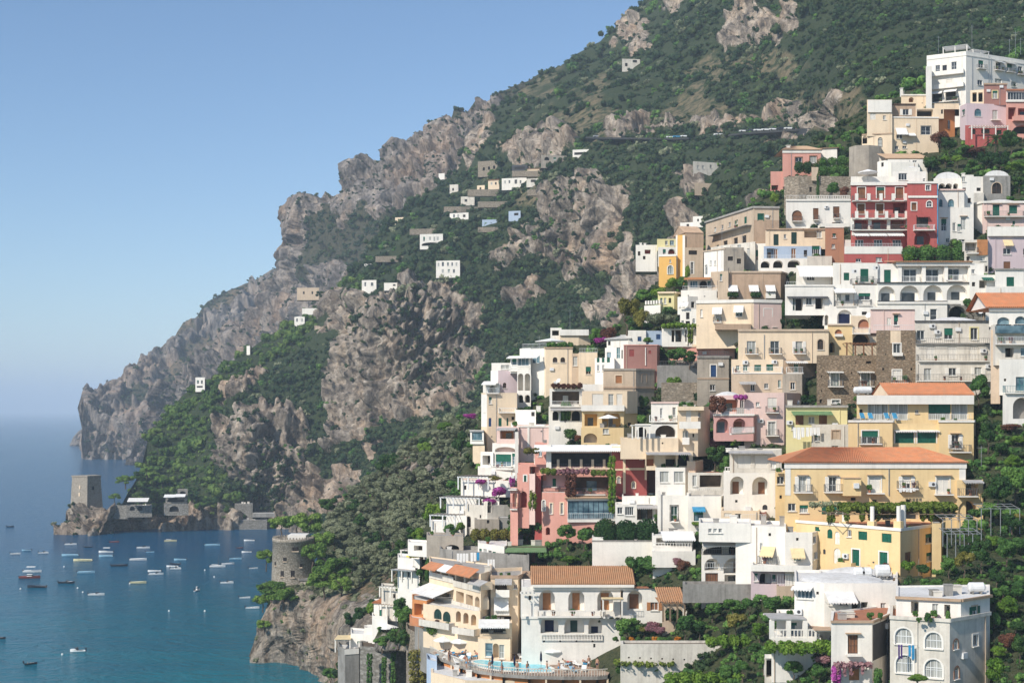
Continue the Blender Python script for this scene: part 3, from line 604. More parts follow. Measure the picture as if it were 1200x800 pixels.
        if trim:
            tm = MB(); e = .16; tc = o.get('tc', 'white'); d = .05
            sg.box(tm, u0-e, u0, z0-.02, z1-ah, 0.003, d); sg.box(tm, u1, u1+e, z0-.02, z1-ah, 0.003, d)
            if arch:
                for i in range(len(outline)-1):
                    a, b = outline[i], outline[i+1]; m_ = ((u0+u1)/2, z1-ah); k_ = 1+e/max(.2, (W_/2))
                    a2 = (m_[0]+(a[0]-m_[0])*k_, m_[1]+(a[1]-m_[1])*k_); b2 = (m_[0]+(b[0]-m_[0])*k_, m_[1]+(b[1]-m_[1])*k_)
                    tm.add([sg.p(*a, d), sg.p(*b, d), sg.p(*b2, d), sg.p(*a2, d)], [(0, 1, 2, 3)])
            else: sg.box(tm, u0-e, u1+e, z1, z1+e, 0.003, d)
            B.part(tm, 'window_trim', tc)
        if kind in 'waW' and Hh < 2.0 or 'sill' in o:
            mb = MB(); sg.box(mb, u0-.1, u1+.1, z0-.1, z0-.01, .002, .16); B.part(mb, 'sill', o.get('sc', 'white'))
        if 'lt' in o:                        # little tiled hood above
            mb = MB(); sg.box(mb, u0-.25, u1+.25, z1+.15, z1+.23, .002, .42); B.part(mb, 'hood', 'tile_faded')
    if 'b' in o: B.balcony(cx-w/2-float(o.get('bw', 2.5)), cx+w/2+float(o.get('bw', 2.5)), cy+h/2, float(o.get('bd', .9)), o['b'] if isinstance(o['b'], str) else 'rail', sg=sg)
    if 'n' in o: B.awning(cx-w/2-1.2, cx+w/2+1.2, cy-h/2-.5, float(o.get('nd_', 1.3)), float(o.get('ndrop', .95)), o['n'] if isinstance(o['n'], str) else 'awning', sg=sg)
    if 'ac' in o: pass
    return (u0, u1, z0, z1)

class Bld:
    def __init__(s, name, label, cat, base=None, Y=None, group=None):
        s.Y0 = Y if Y is not None else float(T(base[0], base[1]))
        s.by = base[1]; s.vols = []; s.bals = []; BLDS.append(s)
        s.root = empty(name, W(base[0], base[1], s.Y0), label, cat, group); s.segs = []
    def part(s, mb, name, mat, parent=None, label=None, smooth=False):
        o = mb.build(name, mat, parent or s.root, smooth)
        if o is not None and label: o['label'] = label
        return o
    def seg_at(s, px):
        best = None
        for g in reversed(s.segs):
            if g.pa-.01 <= px <= g.pb+.01: return g
        return s.segs[-1]
    def vol(s, xs, top, bot, dy=None, mat='white', depth=8, roof='flat', par=.45, ops=(), ext=None, rmat=None, band=None, roofh=1.6, hip=0, over=.4, ref=None, side=None, y=0.0, cor=None):
        if ext is None: ext = 2.5 if bot >= s.by-5 else .35
        dy = dy or [0]*len(xs); dy = [d+y for d in dy]; ref = int(np.argmin(dy)) if ref is None else ref; Y0 = s.Y0
        zt = H-(top-HZ)*(Y0+dy[ref])/F; zb = H-(bot-HZ)*(Y0+dy[ref])/F-ext
        VOLS.extend([(xs[i], Y0+dy[i], xs[i+1], Y0+dy[i+1], top, bot) for i in range(len(xs)-1)])
        segs = [Seg(xs[i], Y0+dy[i], xs[i+1], Y0+dy[i+1]) for i in range(len(xs)-1)]; s.segs += segs; s.zt = zt; s.cur = segs
        front = [g.A for g in segs]+[segs[-1].B]
        def back(p): r = p/np.linalg.norm(p); return p+r*depth
        bk = [back(front[-1]), back(front[0])]
        wmb = MB(); holes = {i: [] for i in range(len(segs))}
        for op in ops:
            for q in op.strip().split('|'):
                tk = q.split(); kind = tk[0]; cx, cy, w, h = map(float, tk[1:5]); o = {}
                for k in tk[5:]:
                    if '=' in k: a, b = k.split('=', 1); o[a] = b
                    else: o[k] = True
                n, sx, sy = 1, 0, 0
                if 'x' in o: q_ = o['x'].split(','); n = int(q_[0]); sx = float(q_[1]); sy = float(q_[2]) if len(q_) > 2 else 0
                for i in range(n):
                    X = cx+i*sx; gi = next((j for j, g in enumerate(segs) if g.pa <= X <= g.pb), None)
                    if gi is None: print('opening off facade', s.root.name, X); continue
                    r = opening(s, segs[gi], wmb, kind, X, cy+i*sy, w, h, o, mat)
                    if r: holes[gi].append(r)
        for gi, g in enumerate(segs):
            hs = [(a, b, max(c, zb+.01), min(d, zt-.01)) for a, b, c, d in holes[gi]]
            us = sorted({0.0, g.L}|{v for h in hs for v in h[:2]}); zs = sorted({zb, zt}|{v for h in hs for v in h[2:]})
            for i in range(len(us)-1):
                for j in range(len(zs)-1):
                    cu, cz = (us[i]+us[i+1])/2, (zs[j]+zs[j+1])/2
                    if any(a < cu < b and c < cz < d for a, b, c, d in hs): continue
                    wmb.quad(g.p(us[i], zs[j]), g.p(us[i+1], zs[j]), g.p(us[i+1], zs[j+1]), g.p(us[i], zs[j+1]))
        ring = front+bk; n = len(ring)
        for i in range(len(front)-1, n):
            a, b = ring[i], ring[(i+1) % n]; wmb.quad((a[0], a[1], zb), (b[0], b[1], zb), (b[0], b[1], zt), (a[0], a[1], zt))
        s.vols.append((segs, zt, zb, mat, roof, par, depth, holes)); c = sum(ring)/n; inner = [p+(c-p)/max(1e-6, np.linalg.norm(c-p))*.35 for p in ring]
        if roof in ('flat', 'dome', 'vault'):
            for i in range(n):
                a, b, a2, b2 = ring[i], ring[(i+1) % n], inner[i], inner[(i+1) % n]
                wmb.quad((a[0], a[1], zt), (b[0], b[1], zt), (b2[0], b2[1], zt), (a2[0], a2[1], zt)); wmb.quad((a2[0], a2[1], zt), (b2[0], b2[1], zt), (b2[0], b2[1], zt-par), (a2[0], a2[1], zt-par))
            rm = MB(); rm.add([(p[0], p[1], zt-par) for p in inner], [tuple(range(n))])
            if roof == 'dome':
                rx = np.linalg.norm(front[-1]-front[0])*.42; rm.lathe((c[0], c[1], zt-par+.01), [(1, 0), (.93, .3*roofh), (.72, .62*roofh), (.4, .88*roofh), (.02, roofh)], 20, rx, depth*.42, False)
            if roof == 'vault':
                L_ = np.linalg.norm(front[-1]-front[0]); t_ = (front[-1]-front[0])/L_; k = 12; vs = []
                for e in (0.15, .97):
                    for i in range(k+1):
                        a = math.pi*i/k; p = front[0]+t_*(L_/2-L_*.46*math.cos(a)); q = back(p)*e+p*(1-e); vs.append((q[0], q[1], zt-par+.02+roofh*math.sin(a)))
                rm.add(vs, [(i, i+1, k+2+i, k+1+i) for i in range(k)]+[tuple(range(k+1))])
            s.part(rm, 'roof', rmat or 'roofwhite')
        elif roof in ('tile', 'shed'):
            rm = MB(); rmat = rmat or 'tile_old'; g0, g1 = front[0], front[-1]; Lf = np.linalg.norm(g1-g0); t_ = (g1-g0)/Lf; nn = np.array([-t_[1], t_[0]])
            nn = nn if nn[1] > 0 else -nn
            e0 = g0-t_*over-nn*over; e1 = g1+t_*over-nn*over; LL = Lf+2*over; dp = depth+2*over
            nr = max(4, int(LL/.28)); run = dp/2 if roof == 'tile' else dp
            def P(uu, vv, z): q = e0+t_*uu+nn*vv; return (q[0], q[1], z)
            for side_ in ((0, 1) if roof == 'tile' else (0,)):
                row = []
                for i in range(nr*4+1):
                    f = i/(nr*4); bz = .07*(1-math.cos(2*math.pi*i/4*1.0))/2*2
                    hx = hip*run; ub = f*LL; ut = hx+f*(LL-2*hx)
                    v0 = 0 if side_ == 0 else dp; row.append((P(ub, v0, zt+bz+.05), P(ut, run, zt+roofh+bz+.05)))
                vs = [p for r_ in row for p in r_]; rm.add(vs, [(2*i, 2*i+2, 2*i+3, 2*i+1) for i in range(len(row)-1)])
            if hip and roof == 'tile':
                for uu, ut in ((0, hip*run), (LL, LL-hip*run)): rm.add([P(uu, 0, zt+.05), P(uu, dp, zt+.05), P(ut, run, zt+roofh+.08)], [(0, 1, 2)])
            rm.quad(P(0, 0, zt), P(LL, 0, zt), P(LL, dp, zt), P(0, dp, zt)); rm.quad(P(0, 0, zt), P(LL, 0, zt), P(LL, 0, zt+.06), P(0, 0, zt+.06))
            if roof == 'tile' and not hip:
                for uu in (over, LL-over): wmb.add([P(uu, over, zt), P(uu, dp-over, zt), P(uu, run, zt+roofh-.05)], [(0, 1, 2)])
            if roof == 'shed': wmb.quad(P(over, dp-over, zt), P(LL-over, dp-over, zt), P(LL-over, dp-over, zt+roofh-.1), P(over, dp-over, zt+roofh-.1))
            s.part(rm, 'roof', rmat)
        elif roof == 'open': pass
        s.part(wmb, 'wall', mat)
        if cor:                              # cornice strip at the top: (colour, height, projection)
            cm = MB()
            for g in segs: g.box(cm, -.05, g.L+.05, zt-cor[1], zt+.05, .004, cor[2])
            s.part(cm, 'cornice', cor[0])
        for bd in (band or ()):              # (py, height_m, projection, mat)
            cm = MB()
            for g in segs: z = segs[0].z(xs[0], bd[0]); g.box(cm, .0, g.L, z-bd[1]/2, z+bd[1]/2, .004, bd[2])
            s.part(cm, 'cornice', bd[3])
        return s
    def balcony(s, x0, x1, y, d=1.0, rail='rail', h=.95, sg=None, mat=None, slab=.14):
        g = sg or s.seg_at((x0+x1)/2); u0, u1 = max(-.3, g.u(x0)), min(g.L+.3, g.u(x1)); z = g.z((x0+x1)/2, y)
        mb = MB(); g.box(mb, u0, u1, z-slab, z, .004, d); wm = mat or 'white'
        if rail == 'solid':
            g.box(mb, u0, u1, z+.002, z+h, d-.12, d); g.box(mb, u0, u0+.12, z+.002, z+h, .004, d-.121); g.box(mb, u1-.12, u1, z+.002, z+h, .004, d-.121)
        b = s.part(mb, 'balcony', wm); s.bals.append((g, u0, u1, z, d))
        if rail not in ('solid', 'none'):
            rm = MB(); r = .022 if rail != 'balus' else .05; st = .22 if rail != 'balus' else .34
            for a, c in (((u0+.03, d-.05), (u1-.03, d-.05)), ((u0+.03, .02), (u0+.03, d-.05)), ((u1-.03, .02), (u1-.03, d-.05))):
                for zz in (z+.06, z+h): rm.tube(g.p(a[0], zz, a[1]), g.p(c[0], zz, c[1]), .028 if rail != 'balus' else .07, n=4)
                L_ = math.hypot(c[0]-a[0], c[1]-a[1]); n = max(1, int(L_/st))
                for i in range(n+1): f = i/n; uu = a[0]+(c[0]-a[0])*f; dd = a[1]+(c[1]-a[1])*f; rm.tube(g.p(uu, z, dd), g.p(uu, z+h, dd), r, n=4, cap=False)
            s.part(rm, 'railing', {'rail': 'rail', 'railwhite': 'railwhite', 'balus': 'white', 'railblue': 'bluegreen'}.get(rail, rail), b)
        return b
    def rail(s, x0, x1, y, kind='railwhite', h=.95, d=-.15, n=None):     # railing or balustrade along a roof edge
        g = s.seg_at((x0+x1)/2); u0, u1 = g.u(x0), g.u(x1); z = g.z((x0+x1)/2, y); rm = MB(); L_ = u1-u0
        bal = kind == 'balus'; st = .3 if not bal else .38
        for zz in (z+.08, z+h): rm.tube(g.p(u0, zz, d), g.p(u1, zz, d), .03 if not bal else .08, n=4)
        k = max(1, int(L_/st))
        for i in range(k+1): rm.tube(g.p(u0+L_*i/k, z, d), g.p(u0+L_*i/k, z+h, d), .02 if not bal else .07, n=4, cap=False)
        return s.part(rm, 'railing', 'white' if bal else kind)
    def awning(s, x0, x1, y, out=1.4, drop=.7, mat='awning', sg=None):
        g = sg or s.seg_at((x0+x1)/2); u0, u1 = g.u(x0), g.u(x1); z = g.z((x0+x1)/2, y); mb = MB(); e = .03
        mb.hexa([g.p(u0, z-drop, out), g.p(u1, z-drop, out), g.p(u1, z-e, .01), g.p(u0, z-e, .01), g.p(u0, z-drop+e, out), g.p(u1, z-drop+e, out), g.p(u1, z, .01), g.p(u0, z, .01)])
        k = max(2, int((u1-u0)/.3))
        for i in range(k): a = u0+(u1-u0)*i/k; b = u0+(u1-u0)*(i+1)/k; mb.add([g.p(a, z-drop, out), g.p(b, z-drop, out), g.p((a+b)/2, z-drop-.18, out)], [(0, 1, 2)])
        mb.tube(g.p(u0+.05, z-drop, out-.05), g.p(u0+.05, z-drop-.1, .02), .02, n=4); mb.tube(g.p(u1-.05, z-drop, out-.05), g.p(u1-.05, z-drop-.1, .02), .02, n=4)
        return s.part(mb, 'awning', mat)
    def ac(s, x, y, w=.85):
        g = s.seg_at(x); u = g.u(x); z = g.z(x, y); mb = MB(); g.box(mb, u-w/2, u+w/2, z-.3, z+.3, .02, .34); o = s.part(mb, 'air_conditioner', 'cabinet')
        mb = MB(); c = Vector(g.p(u+.1, z, .345)); c2 = Vector(g.p(u+.1, z, .355)); mb.tube(c, c2, .2, n=10); s.part(mb, 'fan_grille', 'greydark', o)
    def strip(s, x0, x1, y0, y1, mat, d=.04, name='wall_panel'):
        g = s.seg_at((x0+x1)/2); mb = MB(); c = (x0+x1)/2; g.box(mb, g.u(x0), g.u(x1), g.z(c, y1), g.z(c, y0), .005, d); return s.part(mb, name, mat)
    def pipe(s, x, y0, y1, mat='metalgrey', r=.06):
        g = s.seg_at(x); mb = MB(); u = g.u(x); mb.tube(g.p(u, g.z(x, y1), .1), g.p(u, g.z(x, y0), .1), r, n=6); s.part(mb, 'downpipe', mat)
    def pergola(s, x0, x1, ytop, ybot, out=3.0, back=0.0, posts=3, roof='slats', mat='white', rmat=None, th=.1):
        """posts in front of the facade carrying beams, slats or canvas"""
        g = s.seg_at((x0+x1)/2); c = (x0+x1)/2; u0, u1 = g.u(x0), g.u(x1); zt = g.z(c, ytop); zb = g.z(c, ybot); mb = MB()
        for i in range(posts):
            u = u0+(u1-u0)*i/max(1, posts-1); g.box(mb, u-th, u+th, zb-.15, zt, out-th, out+th)
        g.box(mb, u0-.2, u1+.2, zt, zt+.14, out-.08, out+.08); g.box(mb, u0-.2, u1+.2, zt, zt+.14, back+.02, back+.14)
        o = s.part(mb, 'pergola', mat); rm = MB()
        if roof == 'slats':
            n = max(3, int((u1-u0)/.6))
            for i in range(n+1): u = u0+(u1-u0)*i/n; g.box(rm, u-.04, u+.04, zt+.142, zt+.24, back+.02, out+.3)
        else:
            g.box(rm, u0-.15, u1+.15, zt+.142, zt+.2, back+.02, out+.25)
        s.part(rm, 'pergola_roof', rmat or mat, o); return o
    def chimney(s, x, ytop, ybot, w=.5, d=-2.5, mat='white'):
        g = s.seg_at(x); u = g.u(x); z1 = g.z(x, ytop); z0 = g.z(x, ybot)-.4; mb = MB(); g.box(mb, u-w/2, u+w/2, z0, z1, d-w, d); g.box(mb, u-w*.7, u+w*.7, z1+.002, z1+.12, d-w*1.2, d+w*.2); s.part(mb, 'chimney', mat)

# ---- loose things that stand on roofs, terraces, ground
def thing_at(name, px, py, Y, label, cat, group=None): return empty(name, W(px, py, Y), label, cat, group)
def parasol(px, py, Y, r=1.5, label='', col='canvas', h=2.3, closed=False, group='garden parasols'):
    x, y, z = W(px, py, Y); t_ = empty('parasol', (x, y, z), label, 'parasol', group)
    mb = MB(); mb.tube((x, y, z), (x, y, z+h), .03, n=6); mb.lathe((x, y, z), [(.3, 0), (.3, .08), (.05, .14)], 10); mb.build('pole', 'metalgrey', t_)
    mb = MB()
    if closed: mb.lathe((x, y, z+h*.4), [(.05, 0), (.16, .3), (.13, 1.0), (.02, h*.65)], 8)
    else: mb.lathe((x, y, z+h-.5), [(r, -.12), (r, 0), (r*.5, .3), (.02, .58)], 8)
    mb.build('canopy', col, t_); return t_
def tank(px, py, Y, label, r=.5, L=1.4, horiz=True, group='roof water tanks'):
    x, y, z = W(px, py, Y); t_ = empty('water_tank', (x, y, z), label, 'water tank', group); mb = MB()
    if horiz:
        for i, (a, b, ra, rb) in enumerate(((-L/2-.15, -L/2, r*.6, r), (-L/2, L/2, r, r), (L/2, L/2+.15, r, r*.6))): mb.tube((x+a, y, z+r+.15), (x+b, y, z+r+.15), ra, rb, 12)
        mb.build('tank_body', 'cabinet', t_); mb = MB(); mb.box(x-L*.35, x-L*.25, y-r*.8, y+r*.8, z, z+.3); mb.box(x+L*.25, x+L*.35, y-r*.8, y+r*.8, z, z+.3); mb.build('cradle', 'concrete', t_)
    else:
        mb.lathe((x, y, z), [(r, 0), (r, L), (r*.8, L+.15), (.1, L+.25)], 12); mb.build('tank_body', 'cabinet', t_)
def dish(px, py, Y, label):
    x, y, z = W(px, py, Y); t_ = empty('satellite_dish', (x, y, z), label, 'satellite dish', 'satellite dishes'); mb = MB(); mb.tube((x, y, z), (x, y, z+.9), .03, n=5); mb.build('mast', 'metalgrey', t_)
    mb = MB(); a = Vector((x-.05, y-.08, z+.95)); d = Vector((-.5, -.7, .45)).normalized(); mb.tube(a, a+d*.12, .1, .45, 12); mb.build('reflector', 'cabinet', t_)
def antenna(px, py, Y, h, label):
    x, y, z = W(px, py, Y); t_ = empty('aerial', (x, y, z), label, 'aerial', 'roof aerials'); mb = MB(); mb.tube((x, y, z-.5), (x, y, z+h), .035, n=5); mb.build('mast', 'metalgrey', t_)
    mb = MB()
    mb.tube((x-.6, y, z+h*.9), (x+.6, y, z+h*.9), .02, n=4)
    for i in range(5): mb.tube((x-.5+i*.25, y-.35, z+h*.9), (x-.5+i*.25, y+.35, z+h*.9), .015, n=4)
    mb.build('aerial_rods', 'metalgrey', t_)
def laundry(px0, px1, py, Y, items, label, drop=1.0):
    """washing on a line: items = list of colours"""
    x0, y, z = W(px0, py, Y); x1 = W(px1, py, Y)[0]; t_ = empty('washing_line', (x0, y, z), label, 'laundry', 'washing hung out to dry'); mb = MB(); mb.tube((x0-.3, y, z), (x1+.3, y, z), .012, n=4); mb.build('line', 'metalgrey', t_)
    n = len(items)
    for i, c in enumerate(items):
        a = x0+(x1-x0)*i/n+.04; b = x0+(x1-x0)*(i+1)/n-.04; mb = MB(); k = 4; dr = drop*random.uniform(.7, 1.1)
        for j in range(k):
            u0 = a+(b-a)*j/k; u1 = a+(b-a)*(j+1)/k; mb.quad((u0, y-.03+.06*(j % 2), z-dr), (u1, y+.03-.06*(j % 2), z-dr*random.uniform(.95, 1.05)), (u1, y, z+.02), (u0, y, z+.02))
        mb.build('cloth', c, t_)
# ================================================================ the town, upper right
# white hotel at the top right corner
b = Bld('hotel', 'tall white hotel with roof pergolas at the top right corner of the town', 'hotel', (1132, 128))
b.vol([1086, 1132, 1215], 60, 150, [4.5, 0, 11], 'white', 16, par=.8, ops=['w 1099 81 5 9 c=white so', 'w 1107 81 5 9 g=glass fc=darkframe', 'w 1118 77 6 9 so c=white', 's 1097 98 6 8 c=white', 's 1113 97 8 8 c=white',
  'V 1098 114 12 11 r=1.2 m=inside nd', 'V 1114 112 12 11 r=1.2 m=inside nd', 'w 1149.5 76 6 10 k=2 b=rail bw=2', 'w 1170 78 6 10 k=2 b=rail bw=2', 'w 1183 80 6 10 k=2 b=rail bw=2', 'w 1195.5 83 5 10 k=2 b=rail bw=2', 'w 1148.5 97 6 6', 'w 1170 95 8 5', 'w 1188 99 6 6'], band=[(70, .25, .12, 'white')])
b.vol([1085, 1092], 78, 140, [0, 0], 'white', 8, y=-.6)
b.balcony(1090, 1130, 88, 1.0, 'solid'); b.balcony(1090, 1130, 103.5, 1.1, 'solid'); b.awning(1091, 1105, 106.5, 1.6, 1.0); b.awning(1107, 1122, 104, 1.6, 1.0); b.awning(1166, 1175, 72, 1.2, .5); b.awning(1178, 1189, 73.5, 1.2, .5)
b.pipe(1139, 66, 120); b.pipe(1161, 68, 110); b.balcony(1091, 1124, 120, 1.2, 'rail')
b.segs = b.segs[:2]; b.pergola(1102, 1130, 51, 59, -3.5, -7.5, 3, 'solid', 'white', 'canvas'); b.pergola(1151, 1169, 57, 63, -3, -6.5, 3, 'solid', 'white', 'canvas')
# small cream block under the hotel
b = Bld('house', 'small cream house with a chimney, tucked left of the tall white hotel', 'house', (1072, 126))
b.vol([1056, 1090], 111, 128, [0, 0], 'cream', 7, ops=['Q 1068 117 6 6 m=orangewood'], cor=('white', .3, .2)); b.chimney(1057.5, 103, 111, .6, -.6); b.chimney(1060, 106, 111, .5, -1.2)
# pink house
b = Bld('house', 'lilac pink house with a square brown brick top floor, below the tall white hotel', 'house', (1150, 160))
b.vol([1125, 1133, 1181], 121, 163, [3.5, 0, 1.5], 'lilac', 10, ops=['w 1129 132 3.5 7', 'a 1146 132 8 9 g=blueglass fc=bluegreen', 'w 1166 135 6 12 b=none k=2', 'h 1141 154 5 5', 'h 1152 153 9 5'])
b.vol([1153, 1180], 98, 121.5, [0, 0], 'brownpink', 9, y=1.0, ops=['w 1166 111 6 9 t tc=paleyellow'], cor=('tan', .3, .25))
b.vol([1137, 1153.5], 105, 121.5, [1, 0], 'cream', 7, y=1.5, ops=['V 1142 114 5 11 m=inside nd', 'V 1149 114 5 11 m=inside nd'], roof='flat')
b.strip(1134, 1180, 147, 160, 'red', .03) if False else None
b2 = Bld('house', 'pink house with a long glazed veranda at the right edge, beside the lilac pink house', 'house', (1192, 160))
b2.vol([1179, 1230], 105, 118.5, [0, 0], 'pinkpale', 9, y=2.5, ops=['w 1191 112.5 20 9 k=6 fc=frame g=glass', 'w 1215 112.5 20 9 k=6'], cor=('terracotta', .3, .4))
b2.vol([1179, 1230], 118, 163, [0, 0], 'salmon', 9, ops=['V 1186 133 9 14 m=darkred nd', 'V 1202 131 18 8 m=darkred', 'Q 1200 152 26 10 m=inside'], cor=('white', .35, .3)); b2.balcony(1186, 1225, 142, 1.2, 'solid', mat='salmon')
b = Bld('house', 'low dark red ground floor terrace with white posts under the lilac pink house', 'house', (1155, 166))
b.vol([1131, 1180], 147, 166, [0, 0], 'red', 5, y=-1.8, ops=['h 1141 154.5 5 6', 'h 1155 154 10 5', 'h 1171 155 6 5'], par=.2); b.pergola(1136, 1178, 150, 164, 1.6, 0, 4, 'slats', 'white')
# old cream house
b = Bld('house', 'old blotchy cream house with stepped roofs, left of the lilac pink house', 'house', (1060, 178))
b.vol([1045, 1100], 137, 180, [0, .5], 'cream', 10, ops=['w 1085 153 11 10 t tc=concrete k=2', 'w 1051 173 4 4', 'w 1060 172.5 5 3', 'w 1054 160 7 5'], band=[(137.5, .3, .15, 'white')])
b.awning(1049, 1062, 150, 1.6, 1.8); b.awning(1063, 1072, 156, 1.2, .8)
b.vol([1045, 1073], 122, 137.5, [0, 0], 'tan', 8, y=1.5, ops=['W 1061.5 131.5 7 7 c=white'], cor=('darkframe', .2, .25))
b.vol([1073, 1106], 127, 137.5, [0, 0], 'cream', 8, y=1.2, ops=['V 1084 132.5 19 8 m=inside nd', 'h 1104 131 2.5 5'], roof='dome', roofh=1.0)
b.vol([1016, 1045.5], 117, 158, [0, 0], 'cream', 9, y=-.6, ops=['s 1023 137 7 7 c=white', 'w 1036.5 138 3.5 5'], roof='flat'); b.vol([1017, 1045], 117.2, 130, [0, 0], 'white', 8, y=-.9)
b.vol([1010, 1045.5], 157.5, 185, [1.5, 0], 'cream', 8, y=-1.4, ops=['a 1031.5 167 5.5 12 fc=darkframe k=1', 'A 1013.5 164 5.5 9 m=inside nd'], band=[(158, .25, .2, 'tan')])
b.balcony(1047, 1075, 176.5, 1.0, 'rail')
b = Bld('house', 'narrow orange house wall between the old cream house and the lilac pink house', 'house', (1110, 158))
b.vol([1100, 1119], 126, 160, [0, 1.5], 'orange', 8, ops=['w 1104 131 3 6', 'w 1112 146 3 10 g=inside']); b.vol([1095, 1124], 121.5, 126.5, [0, 0], 'cream', 8, y=-.8, roof='flat')
# stone bastion
b = Bld('old_wall', 'rounded grey stone bastion wall left of the small tiled chapel', 'wall', (1012, 205))
b.vol([995, 1003, 1018, 1033], 170, 212, [3, .5, 0, 1.5], 'greyplaster', 8, par=.6)
b = Bld('house', 'small white chapel house with a faded tile roof in front of the old cream house', 'house', (1055, 210))
b.vol([1028, 1041, 1087], 187, 212, [3, 0, 0], 'white', 8, roof='flat', ops=['h 1034 193 3 5', 'w 1072 190.5 5 5'])
b.vol([1040, 1087], 186.5, 189, [0, 0], 'white', 7, roof='shed', rmat='tile_faded', roofh=2.4, y=.3); b.vol([1044, 1076], 190, 210, [0, 0], 'white', 3, y=-1.5, ops=['w 1065 200 4 5'])
# peach house
b = Bld('house', 'peach house with tiled roof and two brown framed windows above the green terrace', 'house', (940, 206))
b.vol([917, 962], 176, 207, [0, 0], 'salmon', 9, roof='tile', rmat='tile_faded', roofh=1.7, hip=.6, ops=['w 936 189 8 9 t tc=brownwood', 'w 953 187 8 8 t tc=brownwood'], cor=('white', .7, .18)); b.chimney(926, 169, 176, .8, -2)
b.vol([903, 918], 201, 224, [0, 0], 'salmon', 8, y=.5, ops=['V 908 220 8 6 m=darkred nd'])
b.vol([961, 981], 173.5, 195, [1, 0], 'white', 6, y=2, ops=['h 975 187 3 6'], roof='shed', roofh=1.2, rmat='tile_faded')
b = Bld('old_wall', 'ruined stone terrace wall with a gate pillar under the peach house', 'wall', (955, 240))
b.vol([919, 936, 1001], 206, 242, [2, 0, 1], 'rubble', 5, par=.3, ops=['h 950 222 3 6', 'h 975 224 3 5']); b.vol([951, 959], 196, 210, [0, 0], 'beige', 1.2, y=-.4)
# white house with arched brown window
b = Bld('house', 'white house with three brown openings and a railed roof terrace left of the red palace', 'house', (958, 270))
b.vol([921, 997], 234, 270, [0, 0], 'white', 10, par=.3, ops=['a 934 253 12 13 g=brownwood fc=brownwood t b=rail bw=0', 's 956 251 6.5 14 c=brownwood t b=rail bw=0', 's 980 249 7.5 14 c=brownwood t b=rail bw=0', 'h 981 262.5 8 4'], cor=('white', .3, .25))
b.rail(922, 945, 234, 'railwhite'); b.rail(946, 996, 233, 'balus', .7); b.balcony(960, 994, 266, 1.4, 'solid', .6); b.balcony(938, 958, 268, 1.2, 'none'); b.ac(968, 243)
# red palace
b = Bld('palace', 'red five storey palace with white balconies, arches and brown doors', 'palace', (1040, 312))
b.vol([997, 1078], 214, 312, [0, 0], 'red', 10, par=.4, ops=['w 1009.5 226 9 13 x=3,22.3 t g=brownwood fc=brownwood', 'w 1072.5 224 8 12 t g=brownwood fc=brownwood',
  'w 1009 245 8.5 12 x=2,22 t g=brownwood fc=brownwood', 'V 1054 244 15 12 m=darkred', 'w 1071.5 242 8 10 t g=brownwood fc=brownwood', 'A 1008 263 18 15 m=darkred f=.6', 'A 1030 262.5 19 15.5 m=darkred f=.6', 'A 1052.5 261.5 19 16 m=darkred f=.6 dw=.5 wc=brownwood',
  'w 1007 286 10 10 k=3 x=3,22', 'w 1006.5 305 6 4 t tc=red', 'w 1030 304 7 5 t tc=red'], cor=('white', .55, .3))
g = b.segs[0]
for (x0, x1, y0, y1) in ((998, 1077, 229.5, 236), (998, 1064, 250, 257)):
    b.balcony(x0, x1, y1, 1.3, 'rail'); 
    mb = MB()
    for i in range(6):
        xx = x0+4+(x1-x0-8)*i/5; u = g.u(xx); g.box(mb, u-.28, u+.28, g.z(xx, y1), g.z(xx, y0-1.5), 1.05, 1.42)
    b.part(mb, 'balcony_pier', 'white')
b.strip(997.5, 1066, 255, 257.5, 'white', .06); b.balcony(998, 1066, 270, 1.4, 'rail')
for xx in (998.5, 1019, 1041, 1063.5): mb = MB(); u = g.u(xx); g.box(mb, u-.3, u+.3, g.z(xx, 270), g.z(xx, 256), .02, .35); b.part(mb, 'pilaster', 'white')
pass; b.strip(998, 1058, 272, 276, 'white', .08)
for x0, x1 in ((999, 1016), (1017, 1037), (1038, 1057)): b.awning(x0, x1, 272, 2.0, .9)
b.vol([989, 1058], 289, 312, [0, 0], 'red', 4, y=-1.9, par=.1, ops=['w 1006 305 6 4', 'w 1030 304 7 5']); b.strip(989.5, 1057.5, 289, 297.5, 'white', .08); b.rail(990, 1057, 289, 'railwhite', .6, -.1)
b.vol([1063, 1099], 213, 288, [0, 0], 'red', 9, y=-2.2, par=.5, ops=['w 1087.5 220 5 6 t', 'a 1089 239 6 7 t', 'w 1081 259 14 15 g=inside fc=darkframe', 'A 1081 279 19 16 m=darkred wc=glass', 'w 1071 242 6 9 t g=brownwood fc=brownwood'], cor=('white', .35, .2))
b.balcony(1070, 1094, 270, 1.2, 'railwhite'); b.strip(1064, 1098.5, 229.5, 232, 'white', .2); b.awning(1074, 1088, 251.5, .7, .5, 'darkred'); b.pipe(1098.6, 216, 286, 'hullblue', .09)
b.segs = [b.segs[0]]
b.vol([997, 1046], 207, 215, [0, 0], 'white', 3, y=4, par=.2); b.vol([1046, 1085], 201, 215, [0, 0], 'white', 5, y=3, ops=['w 1058 207 10 8 k=3', 'a 1083 211 3 4']); b.vol([1058, 1078], 196, 202, [0, 0], 'white', 5, y=4.2, roof='dome', roofh=1.0)
b.rail(998, 1045, 214, 'railwhite', .8, -.2)
parasol(1017, 213, b.Y0+2.0, 1.9, 'white parasol on the roof terrace of the red palace')
